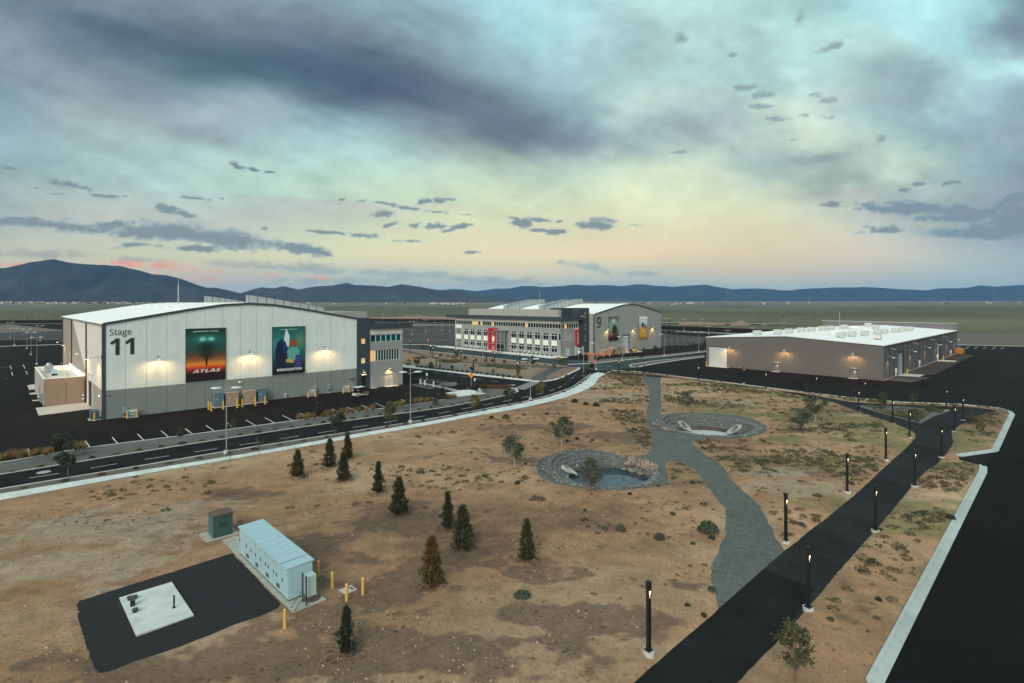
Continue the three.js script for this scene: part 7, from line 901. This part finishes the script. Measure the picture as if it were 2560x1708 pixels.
// broadleaf trees and saplings
{
  const green = [0.055, 0.072, 0.03], olive = [0.085, 0.09, 0.032], deep = [0.03, 0.042, 0.024], gold = [0.16, 0.125, 0.035], grey = [0.07, 0.088, 0.05], brown = [0.06, 0.052, 0.028];
  const kinds = { street: treeGeo(11, 0.3, 0.55, deep), street2: treeGeo(12, 0.34, 0.6, [0.042, 0.052, 0.025]), round: treeGeo(13, 0.3, 0.75, green, 2000, 28), park: treeGeo(14, 0.22, 0.72, grey, 2600, 30, 0.022), park2: treeGeo(15, 0.25, 0.85, [0.06, 0.08, 0.042], 2600, 30, 0.022), gold: treeGeo(16, 0.28, 0.6, gold), olive: treeGeo(17, 0.2, 0.6, olive), bush: treeGeo(18, 0.04, 1.0, olive, 1500, 26, 0.034), bush2: treeGeo(19, 0.04, 1.1, brown, 1500, 26, 0.034), column: treeGeo(20, 0.18, 0.38, deep), bare: treeGeo(21, 0.3, 0.7, brown, 160, 12, 0.02) };
  const G1 = 'street trees along the road', G2 = 'trees in the sandy park', G3 = 'young trees before the far office', G4 = 'small trees by the far lots';
  const T = [
    [[-45.31,-56.41,3.92], 'street2', 0.85, 'bushy street tree at the left edge of the road', G1], [[-51.39,-63.3,3.3], 'street', 1.2, 'dark tree behind the bushy one at the left edge', G1], [[-29.7,-64.95,2.91], 'bare', 0.8, 'thin bare sapling between sidewalk and road, near the pines', G1], [[-27.92,-67.05,2.33], 'bare', 0.8, 'thin bare sapling right of the first one by the road', G1], [[-31.8,-62.35,2.17], 'bare', 1.0, 'sparse sapling at the foot of the leftmost lamp post', G1],
    [[-23.94,-75.15,3.5], 'street', 1.1, 'dark street tree in front of the ornamental grasses', G1], [[-29.96,-86.08,2.68], 'column', 1.2, 'narrow dark tree among the ornamental grasses', G1], [[-17.65,-80.25,3.66], 'olive', 1.0, 'olive street tree left of the second lamp post', G1], [[-18.03,-95.31,2.62], 'column', 1.1, 'narrow tree beside the second lamp post', G1], [[-39.65,-78.72,1.48], 'bush2', 0.9, 'low dark tree beside the leftmost lamp post in the lot edge', G1], [[-44.56,-74.26,1.4], 'bush2', 0.9, 'low dark shrub tree at the lot edge under the posters', G1],
    [[-6.29,-91.46,2.85], 'gold', 1.1, 'yellow-green street tree left of the crosswalk nose', G1], [[-0.51,-96.42,3.35], 'street', 1.0, 'dark street tree at the crosswalk nose', G1], [[5.49,-105.41,3.13], 'gold', 0.9, 'golden narrow tree right of the crosswalk', G1], [[11.12,-114.64,3.15], 'street2', 1.2, 'broad dark tree on the road bend', G1], [[15.64,-125.64,2.55], 'street', 1.5, 'wide dark tree at the end of the road bend', G1], [[-7,-108.16,2.82], 'street', 0.95, 'dark conifer-like tree on the concrete ramp', G1], [[-5.69,-111.8,1.82], 'street2', 1.5, 'low spreading tree right of the ramp', G1], [[-12.77,-101.12,2.71], 'street', 1.1, 'dark tree left of the hatched stall', G1], [[-13.34,-96.05,1.39], 'olive', 1.8, 'wide olive tree before the hatched stall', G1], [[20.86,-146.33,2.22], 'street', 1.3, 'dark tree next to the stop sign', G1], [[18.81,-139.75,1.82], 'round', 1.0, 'small green tree left of the stop sign', G1],
    [[1.53,-132.32,2.68], 'olive', 0.9, 'olive tree at the crosswalk end of the planted strip', G3], [[10.82,-143.79,2.39], 'gold', 0.9, 'yellowish tree where the grey path crosses', G3], [[13.69,-152.61,2.65], 'olive', 1.0, 'tall olive tree by the far office corner', G3], [[5.63,-152.61,3.42], 'round', 0.8, 'green tree behind the third lamp post', G3], [[-10.07,-140.54,2.34], 'street2', 0.9, 'dark tree in the middle of the planted strip', G3], [[-4.7,-138.2,1.5], 'olive', 0.9, 'small olive tree beside the single-arm lamp post', G3], [[-15.79,-145.47,1.79], 'street', 1.0, 'dark small tree on the gravel of the planted strip', G3], [[-26.41,-154.03,2.84], 'street2', 1.1, 'dark round tree right of the orange sign', G3], [[-21.37,-145.47,2.42], 'round', 1.0, 'round tree on the white sidewalk left of the path light', G3], [[-19.52,-149.86,1.52], 'olive', 0.9, 'small tree right of the lit path light', G3], [[-17.5,-171.56,3.23], 'gold', 1.0, 'golden tree on the upper edge of the planted strip', G3], [[-33.94,-209.04,2.12], 'gold', 1.1, 'small golden tree at the far left of the strip', G3], [[-29.51,-157.44,1.94], 'bush', 0.9, 'shrubby tree behind the near office corner', G3], [[-2.06,-129.56,1.03], 'olive', 0.9, 'tiny sapling by the street kerb', G3],
    [[32.74,-145.47,1.58], 'bush2', 0.9, 'small brown tree between path lights before the warehouse road', G2], [[34.13,-184.95,2.48], 'gold', 0.9, 'yellow-leaved tree in front of the tan crates', G4], [[39.6,-184.27,2.67], 'olive', 0.9, 'olive tree in front of the gable door', G4], [[45.69,-191.35,2.63], 'street2', 0.9, 'dark tree right of the gable door', G4], [[47.57,-182.91,4.1], 'street', 0.8, 'tall dark tree at the right end of the far stage', G4], [[56.9,-200.61,2.61], 'street', 0.9, 'dark tree beyond the right end of the far stage', G4], [[40.94,-175.18,1.65], 'street2', 1.4, 'low dark tree on the kerb right of the far stage', G4], [[57.22,-202.24,2.05], 'bush2', 0.8, 'first small dark tree of the row left of the warehouse', G4], [[62.87,-205.59,2.53], 'street', 0.8, 'second small dark tree of the row left of the warehouse', G4], [[69.24,-211.71,2.68], 'street2', 0.9, 'third small dark tree of the row left of the warehouse', G4], [[75.44,-216.31,2.97], 'street', 0.9, 'small dark tree touching the warehouse corner', G4],
    [[0.28,-59.65,3.67], 'park', 1.0, 'leafy tree on bare sand left of the blue pond', G2, 1], [[6.17,-68.72,3.78], 'park2', 0.95, 'leafy tree on the rise behind the blue pond', G2, 1], [[7.38,-51.5,3.47], 'park', 0.85, 'tree with two stakes in front of the blue pond', G2], [[45.39,-82.64,3.95], 'park2', 1.0, 'largest leafy tree right of the stepped basin', G2, 1], [[39.67,-75.61,3.12], 'park', 1.3, 'sparse tree in front of the largest leafy tree', G2], [[28.51,-90.79,3.35], 'park', 1.1, 'tree between the gravel path and the stepped basin', G2, 1], [[59.73,-112.05,2.03], 'column', 1.1, 'narrow bright tree left of the lamp row before the warehouse', G2], [[64.97,-104.52,1.97], 'street2', 0.9, 'small tree beside the path light before the warehouse corner', G2], [[62.23,-92.82,2.96], 'round', 0.8, 'tall green tree at the tip of the triangular bed', G2], [[72.29,-99.5,1.51], 'bush', 1.0, 'bright bush-like tree on the far side of the triangular bed', G2], [[61.8,-84.9,1.78], 'olive', 1.4, 'fountain-shaped olive tree inside the triangular bed', G2], [[68.78,-90.79,1.45], 'bush', 1.1, 'round bush at the right corner of the triangular bed', G2], [[67.37,-81.03,2.05], 'bush2', 1.15, 'big dark bush on the sand beside the wide kerb', G2], [[65.09,-76.78,1.56], 'bush', 0.8, 'green bush in front of the big dark bush', G2], [[13.29,-25.94,2.87], 'olive', 0.95, 'staked tree nearest the camera beside the footpath', G2]];
  T.forEach(([p, k, w, label, grp, pale], i) => grow('broadleaf_tree', kinds[k], p[0], p[1], Math.max(1.1, p[2]), w, i * 2.1, label, k.startsWith('bush') ? 'bush' : 'tree', grp, pale ? M_barkPale : M_bark, M_leaf));
  for (const [x, z, w] of [[[6.83,-51.19], 0, 'left'], [[7.84,-50.98], 0, 'right']].map(([p, , w]) => [p[0], p[1], w])) oneMesh('tree_stake', cyl(0.03, 0.03, 1.3, 7), M_stake, `red-brown stake ${w} of the tree before the blue pond`, 'stake', [x, 0.1, z], 0, 'tree stakes'); oneMesh('tree_stake', cyl(0.035, 0.035, 1.6, 7), M_stake, 'red-brown stake of the tree nearest the camera', 'stake', [[13.44,-26.05][0], 0.1, [13.44,-26.05][1]], 0, 'tree stakes');
}
// shrubs, ornamental grasses, scrub
{
  const shrub = (seed, tint, n = 460, flatness = 0.75, leaf = 0.075) => { const r = rng(seed), L = []; for (let k = 0; k < n; k++) { const a = r() * 6.283, q = Math.sqrt(r()), h = Math.sqrt(Math.max(0, 1 - q * q)) * flatness * r() ** 0.5, v = 0.6 + 0.8 * r(); L.push([q * 0.5 * Math.cos(a), h * 0.9 + 0.03, q * 0.5 * Math.sin(a), leaf * (0.5 + r()), tint.map((c) => c * v)]); } return leafMesh(L); };
  const K = { dark: shrub(31, [0.03, 0.038, 0.02]), green: shrub(32, [0.06, 0.09, 0.05]), sage: shrub(33, [0.09, 0.105, 0.065]), dry: shrub(34, [0.12, 0.085, 0.04], 200, 0.5), red: shrub(35, [0.16, 0.06, 0.025]) };
  const put = (p, k, w, h, label, group, i = 0, y) => { const m = oneMesh('shrub', K[k], M_leaf, label, 'shrub', [p[0], y ?? Math.max(0, groundAt(...p)) - 0.02, p[1]], i * 1.7, group); m.scale.set(w, h, w); };
  const W = (px, py) => px / ((py - 757) / 18);                 // width on the ground of px units at that depth
  [[[11.25,-99.2], 17, 'dark', 'largest dark shrub in the row by the sidewalk bend'], [[12.9,-96.56], 14, 'dark', 'middle dark shrub in the row by the sidewalk bend'], [[14.57,-95.54], 17, 'dark', 'right dark shrub in the row by the sidewalk bend'], [[-3.15,-85.22], 13, 'dark', 'dark shrub near the sidewalk, above the park tree'], [[-0.96,-85.46], 19, 'sage', 'wide grey-green shrub near the sidewalk, right of the dark one'], [[1.88,-87.28], 10, 'sage', 'small round sage shrub near the sidewalk'], [[5.53,-87.53], 10, 'dark', 'upright dark shrub in the upper sand'], [[9.2,-97.92], 14, 'dry', 'dry low shrub beside the sidewalk bend'], [[-4.33,-80.39], 16, 'dry', 'dry brown shrub in the sand above the pines'], [[0.52,-54.44], 14, 'dark', 'dark square shrub below the left park tree'], [[17.28,-91.31], 9, 'dark', 'dark shrub left of the gravel path, left of a pair'], [[18.18,-89.96], 9, 'dark', 'dark shrub left of the gravel path, right of a pair'], [[8.5,-72.2], 11, 'dark', 'dark shrub right of the tree on the rise'], [[10.4,-71.46], 11, 'green', 'green shrub between the rise and the gravel path'], [[7.1,-71.07], 9, 'dark', 'dark shrub at the foot of the tree on the rise'], [[1.49,-60.91], 9, 'dark', 'upright dark shrub between left park tree and pond'], [[2.53,-50.36], 32, 'dry', 'flat oval mat of dry scrub in front of the pond'], [[13.5,-46.25], 12, 'green', 'bright green shrub right of the pond sand'], [[10.96,-51.36], 12, 'dark', 'dark shrub in front of the pond, right'], [[15.65,-98.77], 6, 'dark', 'small dark shrub right of the dark row'], [[17.25,-98.99], 7, 'dark', 'second small dark shrub right of the dark row'], [[-2.65,-56.47], 8, 'green', 'small bright green shrub below the left park tree'], [[-4.82,-65.43], 8, 'green', 'small green shrub left of the left park tree'], [[6.23,-47.34], 9, 'dark', 'dark shrub alone in the sand below the pond'], [[8.55,-43.58], 20, 'green', 'green leafy shrub pair in the sand right of the pines'], [[7.27,-43.42], 16, 'sage', 'thin sage shrub left of the green pair'], [[17.75,-54.28], 12, 'dark', 'dark shrub on the sand nub between gravel paths'], [[14.19,-53.63], 9, 'dark', 'dark shrub by the pond apron']].forEach(([p, w, k, label], i) => { const s = -w / 1382 * p[1]; put(p, k, s, s * (k === 'dry' ? 0.35 : 0.8), label, 'shrubs on the sand', i); });
  [[[15.2,-42.83], 50, 'green', 'widest green shrub beside the gravel path'], [[11.1,-41.6], 28, 'green', 'round green shrub left of the widest one'], [[8.49,-43.16], 26, 'sage', 'feathery green shrub far left of the gravel path'], [[13.47,-46.24], 13, 'green', 'small bright green tuft above the round shrub'], [[15.04,-41.6], 17, 'dark', 'dark shrub just below the widest green one'], [[13.31,-40.68], 13, 'green', 'small green shrub below the round one'], [[36.32,-45.74], 22, 'dark', 'dark shrub beside the wide kerb'], [[22.54,-44.2], 22, 'dry', 'dry shrub beside the third path light'], [[22.97,-43.92], 17, 'sage', 'sage shrub right of the dry one by the path light'], [[24.77,-45.1], 24, 'dry', 'dry shrub at the footpath edge'], [[12.42,-34.34], 22, 'green', 'green shrub at the lower end of the gravel path'], [[22,-33.17], 16, 'dark', 'dark shrub between footpath and kerb'], [[17.95,-31.11], 17, 'sage', 'sage shrub between footpath and kerb, lower'], [[20.62,-31.23], 18, 'dry', 'dry shrub between footpath and kerb, right'], [[10.25,-32.29], 14, 'dark', 'dark shrub above the first path light'], [[10.93,-31.52], 16, 'dark', 'dark shrub at the footpath edge by the gravel mouth'], [[28.82,-43.33], 14, 'dark', 'dark shrub behind the fourth path light']].forEach(([p, w, k, label], i) => { const s = -w / 1382 * p[1]; put(p, k, s, s * 0.75, label, 'shrubs on the sand', i); });
  { const p = [0.63,-33.27], s = -44 / 1382 * p[1]; put(p, 'green', s, s * 0.4, 'low flat green clump below the broad pine', 'shrubs on the sand', 3); }
  [[[-24.04,-185.64], 9], [[-21.18,-182.91], 9], [[-19.17,-178.96], 9], [[-14.83,-175.18], 11], [[-11.14,-169.22], 10], [[-8.12,-168.65], 10], [[-5.96,-168.08], 9], [[-2.26,-164.74], 10], [[4.49,-163.12], 5], [[7.11,-158.45], 6], [[9.49,-157.94], 5]].forEach(([p, w], i) => { const s = -w / 1382 * p[1] * 0.9; put(p, ['sage', 'dry', 'red', 'green'][i % 4], s, s * 1.25, `${ord(i)} shrub from the left on the upper edge of the planted strip`, 'shrubs before the far office', i, 0.1); });
  for (let i = 0; i < 22; i++) { const t = i / 21, a = [-26.22,-153.56], b = [1.89,-130.93]; put([lerp(a[0], b[0], t), lerp(a[1], b[1], t) + 0.3], i % 4 ? 'dark' : 'sage', 1.1, 0.8, `${ord(i)} low dark shrub from the left along the street kerb`, 'kerb shrubs of the planted strip', i, 0.12); }
  for (let i = 0; i < 14; i++) { const t = i / 13, a = [-6.03,-115.7], b = [-1.17,-115.7]; put([lerp(a[0], b[0], t), lerp(a[1], b[1], t)], i % 3 ? 'red' : 'dry', 1.2, 1.0, `${ord(i)} reddish shrub from the left behind the crosswalk nose`, 'reddish shrubs', i, 0.11); }
  const along = (P, n, off, label, group, y, sc) => { const c = curve(P, n); for (let i = 0; i < n; i++) put([c[i][0], c[i][1]], ['dry', 'dark', 'red', 'sage'][(i * 7) % 4], sc * (0.8 + 0.5 * ((i * 37) % 10) / 10), sc * 0.5, label.replace('#', ord(i)), group, i, y); };
  along([[-52.88,-58.46], [-45.72,-66.51], [-35.28,-76.19], [-25.19,-84.9], [-12.39,-95.13], [-3.06,-105.86]], 30, 0, '# low clump from the left in the strip beyond the road', 'clumps beyond the road', 0.1, 0.75);
  along([[-47.12,-53.38], [-40.81,-59.37], [-31.3,-67.6], [-22.43,-75.61], [-11.15,-85.63], [-2.91,-93.52], [8.38,-107.22], [13.65,-117.9], [17.91,-130.24]], 34, 0, '# low clump from the left between road and sidewalk', 'clumps between road and sidewalk', 0.1, 0.7);
  [[-28.33,-223.71], [-26.26,-221.32]].length; for (let i = 0; i < 24; i++) { const t = i / 23, a = toW0(t); put(a, 'dark', 0.8, 0.7, `${ord(i)} small dark shrub from the left at the foot of the far office`, 'shrubs at the far office', i, 0.14); }
  function toW0(t) { const u = [Math.cos(0.7599), -Math.sin(0.7599)], w = [Math.sin(0.7599), Math.cos(0.7599)], x = -15.9, z = lerp(-58, -5, t < 0.45 ? t * 0.8 : 0.48 + (t - 0.45) * 0.92); return [[28.80,-192.00][0] + u[0] * x + w[0] * z, [28.80,-192.00][1] + u[1] * x + w[1] * z]; }
  // ornamental grasses
  const gr = rng(44), mk = (tint) => { const L = []; for (let k = 0; k < 170; k++) { const a = gr() * 6.283, o = 0.12 + 0.42 * gr(), q = 0.08 * gr(), v = 0.7 + 0.6 * gr(); L.push([q * Math.cos(a), 0, q * Math.sin(a), o * Math.cos(a), 0.55 + 0.5 * gr() - o * 0.35, o * Math.sin(a), 0.016, tint.map((c) => c * v)]); } return blades(L); };
  const GR = [mk([0.3, 0.2, 0.075]), mk([0.26, 0.15, 0.07]), mk([0.2, 0.17, 0.06])];
  [...[[-57.95,-62.92], [-57.54,-63.48], [-56.54,-63.48], [-56.4,-64.05], [-55.61,-64.17], [-55.53,-64.93], [-54.79,-64.93], [-54.96,-65.84], [-53.04,-67.21], [-52.33,-67.4]], ...[[-32.52,-84.46], [-31.56,-84.46], [-31.56,-85.58], [-30.79,-85.82], [-29.71,-86.39], [-29.28,-86.89], [-28.61,-87.73], [-27.38,-88.93], [-26.61,-89.2], [-25.81,-89.64], [-25.12,-90.53], [-24.03,-91.17], [-23.22,-91.91], [-19.78,-95.08], [-19.07,-95.79], [-17.29,-97.54], [-16.27,-98.39], [-15.23,-99.25]], ...[[-12.33,-103.15], [-11.96,-102.57], [-11.36,-103.15], [-10.76,-103.74], [-15.28,-99.23], [-16.4,-99.5], [-17.38,-99.5]]].forEach((p, i) => { const m = oneMesh('ornamental_grass', GR[i % 3], M_needle, `${ord(i)} tan grass tuft from the left along the lot edge`, 'grass tuft', [p[0], 0.1, p[1]], i, 'ornamental grasses at the lot edge'); const s = 1.05 + 0.35 * ((i * 13) % 7) / 7; m.scale.set(s * 1.15, s, s * 1.15); });
  // scattered weeds nobody could count
  const r = rng(91), tuft = shrub(36, [1, 1, 1], 46, 0.6, 0.125), list = [];
  const scatter = (n, x0, x1, z0, z1, dens, s0, s1, cols) => { for (let k = 0; k < n; k++) { const x = lerp(x0, x1, r()), z = lerp(z0, z1, r()); if (r() > dens(x, z) || inPark(x, z) < 0.5 || sdPoly(pathMain, x, z) > -0.3 || sdPoly(gravelPath, x, z) > -0.25 || sdPoly(padOutline, x, z) > -0.4) continue; const s = lerp(s0, s1, r() ** 2.2), c = cols[Math.floor(r() * cols.length)], v = 0.7 + 0.6 * r(); list.push([x, groundAt(x, z) - 0.02, z, s, s * (0.45 + 0.4 * r()), s, r() * 6, 0, c.map((q) => q * v)]); } };
  const greens = [[0.07, 0.075, 0.03], [0.1, 0.09, 0.036], [0.05, 0.052, 0.028], [0.13, 0.105, 0.045], [0.14, 0.095, 0.05]];
  scatter(42000, 16, 95, -145, -32, (x, z) => 0.05 + 0.95 * sstep(0.0, 0.26, fbm(x / 9 + 90, z / 5 + 13, 4)), 0.14, 0.85, [...greens, [0.11, 0.115, 0.03], [0.085, 0.105, 0.03], [0.12, 0.12, 0.035]]);
  scatter(11000, -40, 34, -140, -45, (x, z) => 0.05 + 0.9 * sstep(0.12, 0.42, fbm(x / 9 + 31, z / 5 + 3, 4)), 0.16, 0.75, greens);
  scatter(26000, -60, 20, -70, -18, (x, z) => 0.008 + 0.8 * sstep(0.16, 0.44, fbm(x / 8 + 11, z / 5 + 43, 4)), 0.06, 0.24, [[0.11, 0.075, 0.045], [0.07, 0.05, 0.032], [0.13, 0.1, 0.06]]);
  scatter(8000, 4, 60, -90, -18, (x, z) => 0.08 + 0.9 * sstep(0.04, 0.34, fbm(x / 6 + 71, z / 4 + 5, 4)), 0.1, 0.42, greens);
  // needle litter and dead stalks round the pines
  for (const t of scene.children.filter((o) => o.name.startsWith('pine_tree'))) for (let k = 0; k < 90; k++) { const a = r() * 6.283, q = 0.25 + 0.75 * Math.sqrt(r()), x = t.position.x + q * Math.cos(a), z = t.position.z + q * Math.sin(a), s = 0.07 + 0.12 * r(), v = 0.6 + 0.6 * r(); list.push([x, groundAt(x, z) - 0.01, z, s, s * 0.4, s, a, 0, [0.075 * v, 0.05 * v, 0.03 * v]]); }
  stuff('scattered_weeds', tuft, M_leaf, list);
  const peb = []; for (let k = 0; k < 14000; k++) { const z = -20 - 90 * r() ** 1.6, x = lerp(-0.9, 0.9, r()) * -z; if (inPark(x, z) < 0.4 || sdPoly(pathMain, x, z) > 0 || sdPoly(padOutline, x, z) > 0 || fbm(x / 6 + 3, z / 4, 3) < -0.1) continue; const s = 0.02 + 0.06 * r() ** 3, v = 0.5 + r(); peb.push([x, groundAt(x, z), z, s * 1.3, s * 0.8, s, r() * 6, r() * 3, [0.3 * v, 0.21 * v, 0.14 * v]]); }
  stuff('loose_stones', stoneGeo, mat(1, 1, 1, 0.95), peb);
  const L2 = []; for (let k = 0; k < 1800; k++) { const t = r(), a = [-30.86,-177.69], b = [2.18,-150.76], n = gauss(r); const x = lerp(a[0], b[0], t) + 3 * gauss(r), z = lerp(a[1], b[1], t) + n * 5; if (fbm(x / 6, z / 6, 3) < -0.05) continue; const s = 0.4 + 1.1 * r() ** 2, c = greens[Math.floor(r() * 5)], v = 0.9 + 0.6 * r(); L2.push([x, 0.1, z, s, s * 0.6, s, r() * 6, 0, c.map((q) => q * v)]); }
  stuff('scrub_patch', tuft, M_leaf, L2);
  const L3 = []; for (let k = 0; k < 260; k++) { const t = r(), u = r() * (1 - t), P = triangle, x = P[0][0] + (P[3][0] - P[0][0]) * t + (P[5][0] - P[0][0]) * u, z = P[0][1] + (P[3][1] - P[0][1]) * t + (P[5][1] - P[0][1]) * u; if (sdPoly(P, x, z) < 0.5) continue; const row = Math.abs((x * 0.9 - z * 0.4) % 3) < 0.9; const s = row ? 0.5 + 0.4 * r() : 0.35; L3.push([x, 0.1, z, s, s, s, r() * 6, 0, row ? [0.14, 0.14, 0.04] : [0.06, 0.07, 0.04]]); }
  stuff('bed_planting', tuft, M_leaf, L3);
  const L4 = []; for (let k = 0; k < 9000; k++) { const d = 540 + 1500 * r() ** 1.5, x = (r() * 2 - 1) * d * 1.05; if (fbm(x / 160, d / 40, 3) < -0.05) continue; const s = 0.9 + 1.6 * r() * r(), v = 0.75 + 0.5 * r(); L4.push([x, -0.7 + Math.max(0, Math.hypot(x, d) - 1400) * 0.0048, -d, s * 1.6, s * 0.5, s * 1.6, r() * 6, 0, [0.075 * v, 0.085 * v, 0.045 * v]]); }
  stuff('plain_scrub', tuft, M_leaf, L4);
}
renderer.render(scene, camera);
